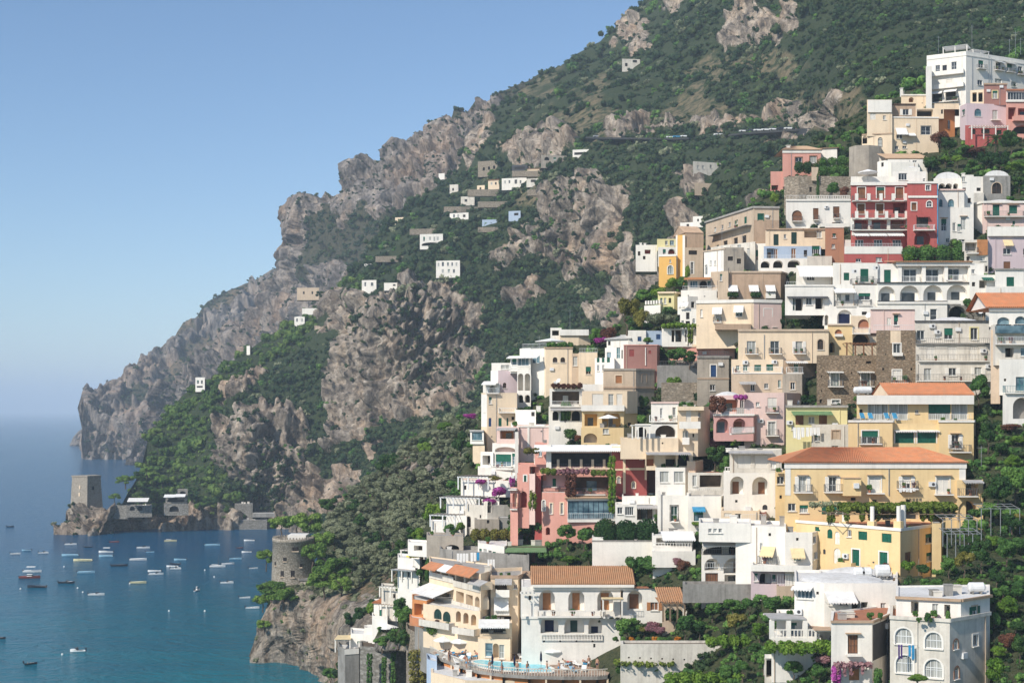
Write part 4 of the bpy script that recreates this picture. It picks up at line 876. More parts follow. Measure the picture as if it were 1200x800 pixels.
# white chapel-like houses right of the palace
b = Bld('house', 'white house with vaulted top and scalloped dark loggia, right of the red palace', 'house', (1115, 288))
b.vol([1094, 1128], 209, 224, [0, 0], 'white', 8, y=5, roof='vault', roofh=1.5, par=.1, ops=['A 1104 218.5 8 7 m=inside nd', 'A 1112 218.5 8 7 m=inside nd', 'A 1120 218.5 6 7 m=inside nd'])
b.vol([1098, 1130], 222, 244, [0, 0], 'white', 9, y=1.6, ops=['a 1102.5 238 4 9 g=blueglass fc=bluegreen', 'a 1114.5 238 7 9 g=blueglass fc=bluegreen'], cor=('pinkpale', .2, .3))
b.vol([1099, 1116, 1141], 243, 288, [0, .2, .2], 'white', 9, ops=['w 1106 263.5 6 14 k=2 lt', 'w 1117.8 266 4 10', 'w 1129 262 6 15 k=2 lt', 'w 1124 267 4 9', 'w 1110.5 281.5 4 5', 'w 1127 282 8 3'])
b.vol([1127, 1141], 205, 250, [0, 0], 'white', 6, y=3.4, ops=['w 1129 210 5 6', 'h 1130 222 4 4', 'h 1136 235 4 6']); b.chimney(1134, 201, 206)
b = Bld('house', 'pale grey vaulted house with one big arched dark window, top right of the red palace', 'house', (1168, 232))
b.vol([1152, 1184], 206, 236, [0, 0], 'concrete', 9, roof='vault', roofh=1.4, par=.1, ops=['a 1168 220.5 11 13 g=inside fc=darkframe t tc=beige']); b.vol([1140, 1152.5], 207, 236, [0, 0], 'white', 7, y=.5, ops=['h 1147 222 5 4'])
b.vol([1131, 1153], 226, 240, [0, 0], 'whitedirty', 6, y=-1, par=.2)
b = Bld('house', 'pinkish house with two green shutters and low white roof domes at the right edge', 'house', (1175, 268))
b.vol([1138, 1152, 1215], 236, 269, [4, 0, 0], 'pinkpale', 10, roof='dome', roofh=1.5, ops=['s 1167.3 246.5 8 13 lt', 's 1187.3 245.5 9.5 9.5 lt', 'w 1188 262 3 6', 'V 1205 246 8 12'], cor=('white', .35, .3)); b.balcony(1153, 1199, 254, 1.0, 'rail')
b.strip(1138.5, 1151, 237, 290, 'white', .03)
b = Bld('house', 'lilac house with broad white roof parapet and cream window blind at the right edge', 'house', (1180, 318))
b.vol([1157, 1215], 266, 320, [0, 0], 'lilac', 10, par=1, ops=['w 1180 294.5 9 7 sill t tc=lilac', 's 1180 310.5 8 8 c=brownwood', 'w 1203 295 8 8'], ); b.strip(1157, 1214, 266, 277, 'white', .5, 'parapet'); b.awning(1175, 1186, 281, .9, 1.1, 'awningcream')
b.vol([1130, 1158], 281, 320, [0, 0], 'whitedirty', 8, y=-1, ops=['V 1138 289 14 10 m=concrete nd', 'h 1134.5 303 4 5', 'w 1152 303 6 5', 'h 1156 315 3 7']); b.strip(1145, 1157, 281, 299, 'orangewood', .25, 'reed_screen'); b.balcony(1132, 1145, 297, 1.0, 'rail')
b = Bld('house', 'white cube house with a single dark green shutter, right edge under the lilac house', 'house', (1182, 362))
b.vol([1166, 1200], 315, 350, [0, 0], 'white', 9, ops=['s 1184 330 9 11 c=green'], cor=('concrete', .2, .25)); b.vol([1155, 1215], 336, 366, [0, 0], 'white', 7, y=-1.4, ops=['a 1187.5 348.5 11 9 k=4', 'h 1205 347 7 7']); b.vol([1136, 1167], 322, 350, [0, 0], 'white', 6, y=1, ops=['h 1141 333 4 5', 'V 1152 333 9 9 m=concrete nd'])
b.awning(1150, 1163, 325, 1.2, .5, 'green')
# cream house left middle
b = Bld('house', 'cream house with dark green shutters over a row of shaded low white arches', 'house', (935, 312))
b.vol([897, 941, 968], 268, 290, [0, 0, 0], 'cream', 9, y=1, ops=['s 909.5 281 6 13 c=darkgreen', 's 930.5 279 6.5 14 c=darkgreen', 'w 920 277 3 5', 'V 951 274 17 9 m=beige nd', 'w 960 274.5 6 8'], cor=('tan', .2, .3))
b.vol([895, 962], 288.5, 304, [0, 0], 'bluewhite', 5, y=-.5, ops=['V 903 297 9 12 m=bluewhite wc=brownwood', 'w 909 298 5 13 g=brownwood', 'w 930 297 5.5 12 g=brownwood', 'w 956 293 9 10 k=4', 'h 944 297 4 8'])  # bluish wall colour stands in for the shadow on this floor
b.vol([891, 946], 303, 318, [0, 0], 'white', 5, y=-2.6, par=.5, ops=['A 897 310 11 8 m=inside nd', 'A 912 309.5 12 9 m=inside nd', 'A 930.5 309 15 9 m=inside nd']); b.rail(892, 945, 303, 'railwhite', .7)
b = Bld('house', 'narrow bare brick tower house between the shaded arches and the red palace', 'house', (982, 308))
b.vol([967, 989], 266, 306, [0, 0], 'brick', 8, ops=['w 977.5 276 4 5 t tc=brick', 'w 976.5 288.5 4 5 t tc=brick'], cor=('white', .15, .15)); b.vol([988, 999], 281, 312, [0, 0], 'white', 5, y=.3)
b.vol([946, 975], 300, 316, [0, 0], 'whitedirty', 5, y=-.8)
# long white hotel
b = Bld('hotel', 'long white hotel with a row of shallow arches below large dark balcony windows', 'hotel', (1040, 388))
b.vol([1026, 1137], 309, 332, [0, 0], 'white', 9, y=2.4, ops=['s 1040 323.5 8 15', 'w 1066.5 323 15 15 k=2 b=railwhite bw=3', 'w 1092.5 323 15 15 k=2 b=railwhite bw=3', 'w 1117 322 14 14 k=2 b=railwhite bw=3'], roof='flat')
g = b.segs[-1]
for xx in (1053, 1081, 1107, 1135): mb = MB(); u = g.u(xx); g.box(mb, u-.3, u+.3, g.z(xx, 333), g.z(xx, 308), .01, .9); b.part(mb, 'pilaster', 'white')
b.vol([1050, 1137], 307.2, 309, [0, 0], 'white', 6, y=1.2, roof='shed', rmat='tile_old', roofh=.7)
b.vol([1028, 1137], 331, 355, [0, 0], 'white', 7, ops=['A 1039.3 344 20 17 r=1.0 dw=.48 dh=.55', 'A 1066 343.5 23 18 r=1.0 dw=.66 dh=.55', 'A 1093.5 343 23 18 r=1.0 dw=.4 dh=.55', 'A 1121.5 342.5 24 18 r=1.0 dw=.4 dh=.55'], cor=('greydark', .1, .3), par=.1)
b.strip(1028, 1110, 352.5, 354, 'greydark', .15)
b.vol([1028, 1110], 354, 390, [0, 0], 'white', 6, y=-.6, ops=['w 1094 368.5 8 13 k=1 t', 'h 1070.5 367 4 6', 'w 1050 372 6 8'], cor=('white', .3, .2))
b.vol([1109, 1160], 356, 392, [0, .6], 'greystone', 6, y=-.2, ops=['Q 1122 366 20 15 m=inside'], par=.3)
b.vol([1137, 1153], 309, 358, [0, 0], 'white', 8, y=1.2, ops=['w 1140.5 318 4 5', 'w 1140 333 5 6', 'a 1142.5 346 4 6', 'h 1149 330 4 8'])
b.vol([976, 1028.5], 308, 334, [0, 0], 'white', 8, y=1.8, roof='dome', roofh=.8, ops=['s 992 324 6.5 9', 's 1013 323 9.5 16 b=rail bw=5']); b.balcony(996, 1028, 334, 1.6, 'rail')
b.vol([976, 1028.5], 333, 362, [0, 0], 'white', 7, y=.2, ops=['w 983.2 348.5 5.5 9 k=1', 'w 993.2 349 5.5 8.5 k=1', 'w 1013 347.5 14 8 k=2', ]); b.balcony(978, 1001, 359, 1.2, 'rail'); b.balcony(1004, 1020, 358, 1.2, 'rail'); b.awning(976, 1001, 338, 1.5, .8)
b.vol([966, 1026], 359, 392, [0, 0], 'white', 6, y=-.8, ops=['A 990 371 18 16 r=.5 m=white dw=.7 dh=.72 wc=navy', 'h 1013 367 6 4', 'A 968.5 375 5 12 nd', 'A 1013 378 18 10 nd r=.6'], par=.3)
b.vol([920, 977], 334, 367, [0, 0], 'white', 10, y=-.2, ops=['V 935 356.5 12 15 m=inside nd', 'w 930.5 356.5 3 15 g=darkgreen k=1', 'V 960 355 9 14 m=inside nd', 'w 948 353 7 8', 'w 968.5 355 7 13 g=white k=1'], par=.7, cor=('white', .2, .15))
b.awning(922, 970, 347.2, .8, .35, 'greydark'); b.vol([933, 978], 311, 335, [0, 0], 'white', 6, y=5, ops=['w 950 326 9 5 k=3']); b.awning(934, 957, 312, 2.5, 2.0); b.awning(957, 975, 312, 2.5, 2.0)
b.rail(922, 970, 334, 'railwhite', .6); b.ac(1001, 318); b.ac(1026, 314)
laundry(1094, 1113, 299.5, T(1100, 308), ['cloth_red', 'greydark', 'canvas', 'awninggrey', 'cloth_orange', 'canvas'], 'red, white and orange washing hung below the vine terrace of the red palace', .8)
# orange roofed building on the right edge
b = Bld('apartment_building', 'white apartment building with orange tile roof, glass balconies and arched base at the right edge', 'apartment building', (1185, 492))
b.vol([1159, 1215], 361, 380, [0, 0], 'white', 8, roof='tile', rmat='tile_new', roofh=2.4, y=3, ops=['A 1176 376 15 9 m=blueglass nd r=.4', 'A 1196 375 13 9 m=blueglass nd r=.4'], cor=('white', .4, .3), over=.6)
b.vol([1160, 1166, 1215], 380, 425, [2.5, 0, 0], 'whitedirty', 9, y=1, ops=['w 1176 385 18 10 k=3 g=blueglass', 'w 1195 385 14 10 k=3 g=blueglass', 'V 1183 413 10 11 m=inside', 'w 1202 412 12 10 g=blueglass'], par=.3); b.balcony(1166, 1215, 389.5, .9, 'solid', .9, mat='blueglass'); b.balcony(1166, 1215, 403, 1.0, 'railwhite')
b.vol([1171, 1215], 421, 460, [0, 0], 'white', 8, y=-.6, ops=['w 1195.5 449.5 10 16 g=blueglass fc=bluegreen k=2', 'h 1178 445 3 3'], par=.8); b.balcony(1175, 1215, 460, 1.2, 'railblue')
b.vol([1175, 1215], 459.5, 497, [0, 0], 'white', 8, y=-1.4, ops=['A 1198 478 22 25 m=concrete nd', ], par=.1)
b.vol([1161, 1172], 386, 470, [1, 0], 'beige', 7, y=1.2)
# three floor white apartments
b = Bld('apartment_building', 'weathered white three floor apartment building with long balconies, right of the brown stone tower', 'apartment building', (1115, 456))
b.vol([1072, 1160], 376, 403, [0, 0], 'whitedirty', 9, y=2.2, roof='dome', roofh=1.3, ops=['w 1079 392.5 9 11', 'w 1111.5 391 10 13', 'w 1141.5 391 8.5 14 t tc=paleyellow', 'w 1099 393 6 6 g=white'], cor=('greydark', .12, .25)); b.ac(1098, 389); b.ac(1092, 382)
b.vol([1073, 1161], 402.5, 425, [0, 0], 'whitedirty', 8, y=.9, par=.1, ops=['s 1090.7 413.5 9.5 14 c=white', 's 1116 413.5 10.5 14 c=white', 's 1141 413.5 9.5 14 c=white'], cor=('concrete', .15, .3)); b.balcony(1074, 1161, 423, 1.3, 'rail'); b.ac(1152, 411)
b.vol([1073, 1163], 424.5, 463, [0, 0], 'whitedirty', 8, par=.1, ops=['w 1087 438.5 8.5 14', 'w 1116.3 435.5 9 9 so c=white', 'w 1146.3 434.5 8.5 8.5 so c=white']); b.balcony(1074, 1163, 446, 1.1, 'rail'); b.ac(1158, 429)
b.rail(1074, 1160, 402.5, 'rail', .8, -.2)
# brown stone tower house
b = Bld('house', 'tall brown bare stone tower house with white framed windows and a pale penthouse', 'house', (1050, 470))
b.vol([1027, 1073], 387, 470, [0, 0], 'ruin', 10, ops=['w 1051 409 8.5 13 t k=2', 's 1051 439.5 10 12 c=white t', 'h 1035 432.5 2.2 3', 'h 1068 432.5 2.2 3', 'h 1064 412 1.2 1.6', 'h 1068 403 1.2 1.6', 'h 1038 415 1.2 1.6', 'h 1030 408 1.2 1.6', 'h 1063 448 1.2 1.6', 'h 1036 447 1.2 1.6'])
b.balcony(1046, 1057, 416, .5, 'solid', .35, mat='white'); b.balcony(1044, 1063, 448, .9, 'rail'); b.strip(1043.5, 1055.5, 387.5, 402, 'cream', .03)
b.vol([1020, 1072], 360.5, 387.5, [0, 0], 'pinkpale', 9, y=1.2, ops=['w 1050 375 5 12 k=1 lt', 's 1042 377 5 9 c=white'], cor=('white', .25, .25)); b.rail(1024, 1070, 387, 'railwhite', .8, .0)
b = Bld('house', 'low ruined brown stone house with two green balcony doors, left of the tall stone tower', 'house', (990, 474))
b.vol([957, 971, 1029], 416, 476, [0, .3, .6], 'ruin', 9, par=.9, ops=['w 978 444.5 9.5 15 g=curtain fc=green k=2 t', 'w 1014 444.5 10 15 g=curtain fc=green k=2 t', 'h 962 470 3 4', 'w 979.5 470.5 9 4 t', 'h 1018 424.5 6 3', 'h 1009 418 1.5 2', 'h 1003 425 1.2 2', 'h 963 441 1.5 2', 'h 963 458 1.5 2', 'h 998 437 1.5 2', 'h 999 452 1.5 2'])
b.balcony(970, 987, 452.5, 1.0, 'rail'); b.balcony(1006, 1023, 452.5, 1.0, 'rail'); b.awning(968, 987, 435, 1.0, .15); b.awning(1004, 1023, 435, 1.0, .15)
b = Bld('house', 'peach and yellow house with terracotta arches and a wooden pergola beside the stone tower', 'house', (1000, 418))
b.vol([997, 1028], 370, 417, [0, 0], 'cream', 8, y=.6, ops=['A 1012 379.5 13 11 m=terracotta nd r=.3', 'Q 1009.5 398 20 14 m=inside']); b.balcony(998, 1018, 391, 1.3, 'railwhite')
b.vol([970, 999], 380, 417, [0, 0], 'yellow', 8, y=.3, ops=['A 982.5 390 8.5 8 m=terracotta nd r=.25', 'Q 975 407 6 12 m=inside'], cor=('beige', .2, .2)); b.balcony(978, 987, 393.5, .5, 'solid', .3)
b.pergola(987, 1026, 404, 416, 3.2, 0, 5, 'slats', 'brownwood')
# long peach house
b = Bld('house', 'long peach house with four tall openings and small balconies in the middle of the town', 'house', (918, 460))
b.vol([865, 971], 386, 423, [0, 0], 'cream', 9, par=.3, ops=['w 880.5 407 10.5 15 k=2 b=rail bw=2', 'w 908 407 10.5 15 k=2 b=rail bw=2', 'w 936.5 407 8 14 k=2 so c=white b=rail bw=3', 'a 961.5 403.5 7 12 g=inside fc=darkframe t tc=beige'], cor=('beige', .3, .25)); b.pipe(895.5, 392, 421)
b.vol([857, 918], 421, 440, [0, 0], 'cream', 6, y=-.7, ops=['w 864.5 431 4 6 g=green', 'w 873.5 431 5.5 7 g=green', 's 888 431 8 7.5', 's 902 430.5 8 7.5'], par=.1); b.balcony(858, 916, 437, 1.2, 'railwhite'); b.ac(907, 424); b.ac(873, 424.5)
b.vol([857, 918], 438, 462, [0, 0], 'beige', 6, y=-1.8, ops=['w 882 454 5 8 g=inside', 'w 898 452 5 6', 'w 913.5 449.5 3.5 9 c=green g=green'], par=.9); b.awning(866, 885, 447, 1.2, .4, 'awninggrey')
b.vol([917, 940, 946], 438, 475, [0, 0, 4], 'greyplaster', 8, y=-1.9, ops=['w 929 452 5.5 8.5 t tc=beige']); b.vol([917, 938, 957], 422, 440, [0, 0, 3], 'tan', 8, y=-.6, ops=['w 933 431 5.5 10 g=green']); b.awning(920, 945, 423, 1.4, .3); b.balcony(921, 944, 437, 1.0, 'railwhite')
b = Bld('house', 'square grey brown cube house with one tall blue shutter', 'house', (836, 468))
b.vol([817, 854, 857], 417, 470, [0, 0, 4], 'greyplaster', 9, ops=['s 836 434.5 6.5 14 c=blueshutter t', 'w 835 454 6 7 g=inside'], band=[(443.5, .2, .1, 'tan')], cor=('concrete', .35, .2)); b.rail(820, 854, 417, 'rail', .8, -.4)
# peach block with two faces
b = Bld('house', 'smooth peach block with white awnings on its lit side and one white shutter', 'house', (883, 392))
b.vol([816, 883, 916], 351, 392, [2.5, 0, 1.5], 'cream', 10, par=.5, ops=['w 841 370 8 11 sill k=2', 'w 866 366.5 8 9 sill k=2', 's 900 366.5 9.5 9 c=white t', 'w 907.5 380 4.5 6', 'w 822 367 2.5 9 g=white'], cor=('white', .55, .2)); b.strip(883.2, 915.5, 355, 392, 'pinkpale', .02); b.awning(835, 846.5, 360, 1.3, 1.3); b.awning(860, 871.5, 358, 1.3, 1.3); b.balcony(836, 846, 377.5, .8, 'rail')
b.vol([838, 880], 379.5, 384, [0, 0], 'tan', 3, y=-1.6, par=.1)
# big tan house with three awnings
b = Bld('house', 'broad tan stone house with three white awnings over leafy balconies', 'house', (880, 352))
b.vol([845, 915, 922], 318, 352, [0, 0, 4], 'tan', 9, ops=['V 858.5 343.5 10 10 m=inside nd r=.6', 'V 885 342.5 10 10 m=inside nd r=.6', 'V 903 341.5 10 12 m=inside nd r=.6'], cor=('beige', .3, .2)); 
for x in (852.5, 877, 896.5): b.awning(x, x+11.5, 334, 1.3, 1.3)
b.balcony(853, 864, 348, .9, 'rail'); b.balcony(880, 890, 347.5, .9, 'rail'); b.balcony(897, 908, 349, .9, 'solid')
b.vol([841, 854], 318, 352, [.5, 0], 'beige', 5, y=-.6, ops=['w 845 325 2.5 8']); b.pipe(854, 314, 340, 'greydark')
# long old apartment block, receding
b = Bld('apartment_building', 'long brown apartment block with a bright green shutter on its end wall', 'apartment building', (884, 312))
b.vol([827, 883, 913], 242, 315, [24, 0, .5], 'beige', 9, par=.3, ops=['w 838 269 2.5 5 x=4,8.5,-3', 's 873.5 258 3 8', 's 862 262 2.5 7', 's 891.5 255 6 8 t tc=green', 'h 850 286 5 8', 'h 862 283 5 9', 'h 872 281 5 10', 'h 841 290 3 6'], cor=('roofgrey', .35, .3))
b.balcony(836, 881, 270, 1.4, 'none', mat='concrete'); b.strip(883.5, 912.5, 258, 290, 'tan', .03)
b.vol([833, 846, 885], 283, 318, [10, 6, -1], 'whitedirty', 7, ops=['w 850 296 3 9', 'w 866 292 4 10', 'w 877 297 3 12']); b.vol([883, 903], 285, 318, [1, 0], 'white', 6, y=-1, ops=['w 887 299 3 12 g=brownwood'])
b.vol([848, 872], 290, 322, [0, 0], 'greyplaster', 6, y=-4, ops=['h 856 303 6 5', 'h 866 306 5 6'], roof='open'); b.vol([825, 850], 291, 326, [5, 0], 'white', 7, y=-4, ops=['a 827.5 316 3 12', 'w 833 308 2 5', 'w 838 308 2 5'], cor=('beige', .2, .2))
# ochre house
b = Bld('house', 'bright ochre yellow house with white corner bands and an arched window', 'house', (788, 332))
b.vol([772, 792.5], 298, 334, [1, 0], 'ochre', 8, ops=['a 785.5 316 6 10 t tc=white fc=bluegreen', 'w 785.5 306 2 3.5'], cor=('white', .4, .1)); b.vol([792, 803], 275, 334, [1, 0], 'ochre', 8, y=.5); b.strip(792, 794, 275.5, 325, 'white', .05); b.strip(800, 802.8, 275.5, 325, 'white', .05)
b.vol([802.5, 824.5], 273, 300, [0, 1], 'tan', 8, y=.8, roof='tile', rmat='tan', roofh=1.9, over=.1); b.vol([802.5, 824], 290, 330, [0, .5], 'beige', 7, y=.4, ops=['w 811 314 3.5 14 g=inside t', 'h 812 296 10 5'])
b = Bld('house', 'small white house with maroon awning beside the ochre house, furthest left of its row', 'house', (755, 302))
b.vol([745, 770], 287, 306, [0, 0], 'white', 8, ops=['h 749 297 3 5', 'V 759 295 7 5 m=darkred nd', 'h 755 302 3 4'], roof='dome', roofh=.8); b.chimney(752, 283.5, 288); b.chimney(757, 284, 288)
b = Bld('house', 'pale yellow and white house with a maroon blind, left of the ochre house', 'house', (782, 300))
b.vol([770, 793], 280, 292, [0, 0], 'paleyellow', 7, y=1.5, ops=['w 781 284.5 3 5', 'w 787.5 284.5 5 6 g=blueglass']); b.vol([771, 792], 289.5, 300, [0, 0], 'white', 6, ops=['w 778.5 295 3.5 6', 'Q 787 295 8 7 m=darkred'], par=.1)
# jumble below the ochre house
b = Bld('house', 'terraced white and blue house with a brown awning and potted plants, below the ochre house', 'house', (822, 352))
b.vol([806, 834], 326, 340, [1, 0], 'whitedirty', 7, y=1, ops=['w 813 333 9 8 g=blueglass k=3', 'Q 824 333 9 9 m=inside', 'w 831 333 4 7']); b.awning(802, 833, 325, 1.6, .5, 'orangewood'); b.vol([798, 845], 339.5, 352, [1, 0], 'white', 6, y=-1, ops=['h 842 345 4 8']); b.rail(800, 843, 339, 'railwhite', .7)
b.vol([833, 846], 318, 345, [1, 0], 'beige', 7, y=.2, ops=['w 842 333 3 9']); 
b = Bld('house', 'pale yellow house with a crenellated terrace wall above the flat topped tree', 'house', (783, 365))
b.vol([771, 790, 797], 342, 364, [.5, 0, 3], 'paleyellow', 7, ops=['w 775 352.5 2.5 7', 'w 779.5 352.5 2.5 7', 'V 785 352 3 6'], cor=('cream', .3, .5)); b.vol([755, 774], 357, 378, [3, 0], 'white', 4, y=-.6, par=.1)
mb = MB(); g = b.segs[-1]
for i in range(6): u = g.L*(i+.3)/6; z = g.z(756, 357); g.box(mb, u, u+g.L/12, z, z+.8, -.5, -.01)
b.part(mb, 'battlement', 'white')
b = Bld('house', 'white stacked house with dark window pairs and a canopy, above the flat topped tree', 'house', (808, 382))
b.vol([794, 806, 818], 347, 366, [2, 0, 1], 'white', 7, y=1.5, ops=['w 797 357 2 6', 'w 801 356.5 2 6', 'h 812 357 4 7'], roof='dome', roofh=.6); b.vol([797, 818], 362, 386, [1, 0], 'white', 7, y=0, ops=['h 806 370 4 8', 'h 806 378 5 4', 'a 813 376 3 6', 'w 800 378 3 5']); b.awning(796, 807, 354, 1.0, .8)
# ================================================================ right, lower half
b = Bld('villa', 'yellow villa with glazed upper floor, orange tile roof and dark green roller shutters', 'villa', (1070, 530))
b.vol([1004, 1141], 470, 493, [0, 0], 'yellow', 9, y=1.3, par=.1, ops=['w 1029 482.5 24 19 k=3 g=curtain', 'w 1053 482.5 22 19 k=2 g=curtain', 'w 1074.5 482 4 4', 'w 1101 482 26 19 k=3 g=curtain', 'w 1124.5 482 19 19 k=2 g=curtain', 'h 1009 482 4 5'])
b.vol([1004, 1141.5], 463, 470.5, [0, 0], 'white', 9, y=.3, par=.1, roof='flat'); b.vol([1042, 1141], 463, 465, [0, 0], 'cream', 9, y=.7, roof='tile', rmat='tile_new', roofh=1.7, over=.2)
b.segs = b.segs[:1]; b.rail(1018, 1064, 492, 'railwhite', .8, .6); b.rail(1087, 1136, 492, 'railwhite', .8, .6)
b.vol([994, 1046, 1047], 492.5, 532, [0, 0, 1], 'yellow', 9, y=-1.2, par=.9, ops=['w 1019.5 512 19 15 k=3 hs=.5 c=green b=rail bw=3 t'], cor=('white', .25, .15))
b.vol([1046, 1100], 496, 530, [0, 0], 'yellow', 8, y=0, par=.5, ops=['s 1060 512 22 14 t', 's 1086 512 22 14 t']); b.awning(1048, 1073, 504, .7, .15); b.awning(1075, 1100, 504, .7, .15)
b.vol([1100, 1141, 1143], 492.5, 545, [0, 0, 6], 'yellow', 9, y=-.4, par=.5, ops=['w 1119.5 517 8.5 16 k=2 so c=white lt b=rail bw=1'], cor=('white', .25, .15)); b.balcony(1112, 1136, 529, 1.0, 'rail')
for i, px in enumerate((1007.5, 1036)):
    x, y, z = W(px, 492.5, b.Y0+.3); 
    for k in range(2):
        t_ = empty('deck_chair', (x+k*1.1, y, z), ('blue striped deck chair at the open end of the yellow villa terrace', 'blue striped deck chair in front of the villa glass doors')[i], 'deck chair', 'blue deck chairs'); mb = MB(); xx = x+k*1.1
        mb.hexa([(xx, y-.6, z+.3), (xx+.6, y-.6, z+.3), (xx+.6, y+.3, z+1.0), (xx, y+.3, z+1.0), (xx, y-.6, z+.34), (xx+.6, y-.6, z+.34), (xx+.6, y+.3, z+1.04), (xx, y+.3, z+1.04)]); mb.build('sling', 'awningblue', t_)
        mb = MB(); 
        for sx in (0, .6): mb.tube((xx+sx, y-.7, z), (xx+sx, y+.3, z+1.05), .025, n=4); mb.tube((xx+sx, y+.2, z), (xx+sx, y-.5, z+.6), .025, n=4)
        mb.build('frame', 'railwhite', t_)
tank(1011, 462, b.Y0+1, 'white cylinder water tank left of the orange tiles of the yellow villa', .45, 2.2)
# big yellow villa
b = Bld('villa', 'large yellow villa with a hipped orange roof and white double shutters over a vine pergola', 'villa', (1030, 592), Y=178)
b.vol([919.5, 1132], 542, 620, [0, 0], 'yellow', 10, roof='tile', rmat='tile_new', roofh=1.7, hip=.9, over=.35, ops=['w 940.5 567 9 18 so c=white t b=rail bw=6 lt', 'w 975.8 567 9 17.5 so c=white t b=rail bw=6 lt', 's 1025 567.5 14 19 c=white t b=none bw=3 lt', 'w 1062.5 565 9.5 14 so c=white b=rail bw=7 lt', 's 1105 568.5 15 20 c=white t b=none bw=3 lt',
  'w 928 594 9 9', 'w 942 596 10 9', 'w 975 597 12 10 g=green so c=green', 'h 1000 584.5 6 3.5', 'h 1025 587 5 3.5', 'h 1064.5 587 5 4', 'V 1040 600 22 18 r=.5 m=beige', 'V 1068 600 20 18 r=.5 m=beige dw=.6', 'V 1095 600 24 18 r=.5 m=beige'], cor=('white', .7, .16))
b.strip(920, 926.5, 548, 580, 'white', .05); b.strip(1124, 1131.5, 548, 566, 'white', .05)
g = b.segs[0]; mb = MB(); g.box(mb, g.u(986), g.u(1006), g.z(996, 580), g.z(996, 560), .005, 1.4); b.part(mb, 'bay', 'yellow'); mb = MB(); g.box(mb, g.u(985.5), g.u(1006.5), g.z(996, 560), g.z(996, 559), .005, 1.5); b.part(mb, 'hood', 'tile_faded'); mb = MB(); g.box(mb, g.u(997), g.u(1003), g.z(1000, 571), g.z(1000, 565), 1.405, 1.75); b.part(mb, 'air_conditioner', 'cabinet'); b.ac(1092, 567); b.pipe(1041.5, 549, 580)
laundry(1053, 1073, 571.5, b.Y0-1.2, ['canvas']*5, 'white towels hung over a balcony of the large yellow villa', .55)
b.vol([1121, 1152, 1153], 562, 620, [0, 0, 6], 'yellow', 9, y=-.3, par=.2, ops=['V 1139 572.5 15 15 m=beige dw=.5 dh=.9', 'Q 1134 599 22 25 m=inside'], ); b.awning(1127, 1150, 562, 1.2, .3, 'awninggrey'); b.balcony(1122, 1144, 580.5, .9, 'rail')
# terrace of the villa = lower yellow house
b2 = Bld('villa', 'yellow lower house with green shutters, carrying the terrace and pergola of the big yellow villa', 'villa', (1040, 665), Y=163.5)
b2.vol([933, 1055, 1094], 619, 676, [12.5, 0, 6], 'yellow', 8, par=.35, rmat='terracotta', ops=['s 958 619.5 6 5', 'q 972.5 625 6 11 ', 'q 981 630 6 15 c=white', 'w 995.3 624.5 5 8', 's 1011 627.3 10.5 10', 's 1039 630 11.5 10.5', 'q 981 651 8 18 c=white', 's 1003 653 8.5 19 t', 's 1035.5 656 9.5 19 t', 'q 966 646 3 6 c=greydark', 'w 1089 630.5 9 11', 'w 1089 652 7 10', 's 1064 655.5 7 18 c=brownwood', 'h 1001 672 4 3'], cor=('white', .3, .12))
g = b2.segs[0]
for px in (963.5, 987, 1020, 1051):
    u = g.u(px); mb = MB(); g.box(mb, u-.5, u+.5, g.z(px, 619.5)-.1, g.z(px, 619)+.85, -.6, -.02); b2.part(mb, 'terrace_pier', 'yellow')
    if px > 980: mb = MB(); c = g.p(u, g.z(px, 619)+.85, -.35); mb.tube(c, (c[0], c[1], c[2]+1.75), .26, n=10); b2.part(mb, 'column', 'white')
mb = MB(); g.box(mb, g.u(988), g.L, g.z(1000, 619), g.z(1000, 619)+.5, -.3, -.12); b2.part(mb, 'parapet', 'terracotta'); b2.ac(992, 651); b2.balcony(986, 1003, 663, .9, 'solid', .5, mat='yellow'); b2.balcony(1019, 1045, 668, .9, 'solid', .5, mat='yellow')
g = b2.segs[1]; u = g.L-1; mb = MB(); c = g.p(1.5, g.z(1060, 619), -.4); mb.tube(c, (c[0], c[1], c[2]+2.7), .3, n=10); b2.part(mb, 'column', 'white')
b2.vol([1092, 1103, 1108], 613, 670, [0, 0, 3], 'yellow', 6, y=2, par=.6); b2.vol([1058, 1104], 640, 668, [0, 0], 'yellow', 5, y=9)
b2.awning(1075, 1096, 659, 1.5, .3, 'awninggrey')
# houses left of the villa
b = Bld('house', 'pale yellow house with a green awning and hanging sheets, left of the yellow villa', 'house', (955, 532))
b.vol([921, 993], 475, 530, [0, 0], 'paleyellow', 9, ops=['s 937 491.5 9.5 12 c=brownwood', 's 964.5 491.5 9.5 12 c=brownwood', 'w 951 492 7 8 g=curtain', 'w 929 501 3 5'], cor=('roofgrey', .3, .35)); b.awning(927, 974, 481.5, 1.3, .5, 'awninggreen'); b.ac(925, 495)
b.vol([951, 996], 497, 531, [0, 0], 'whitedirty', 7, y=-1.4, ops=['s 979.5 509.5 8.5 10 c=beige t tc=tan', 'w 978.5 524.5 8 5', 'w 957 513 4 7'])
laundry(929, 943, 500.5, b.Y0-1.9, ['canvas']*3, 'white sheets hung to dry under the green awning', 1.6); laundry(944, 961, 500.5, b.Y0-2.2, ['canvas']*4, 'white laundry beside the bare grey wall of the pale yellow house', 1.2)
b = Bld('house', 'pale pink house with an arched pink loggia and a bougainvillea terrace', 'house', (885, 520))
b.vol([872, 919, 938], 460, 522, [0, 0, 5], 'pinkpale', 9, ops=['w 888 473.5 4.5 5', 's 905 472 11 12 c=white', 'w 904.5 502 8.5 16 t k=2 b=rail bw=3'], par=.4, rmat='roofwhite'); b.balcony(897, 912, 483, .8, 'rail'); b.ac(891, 493)
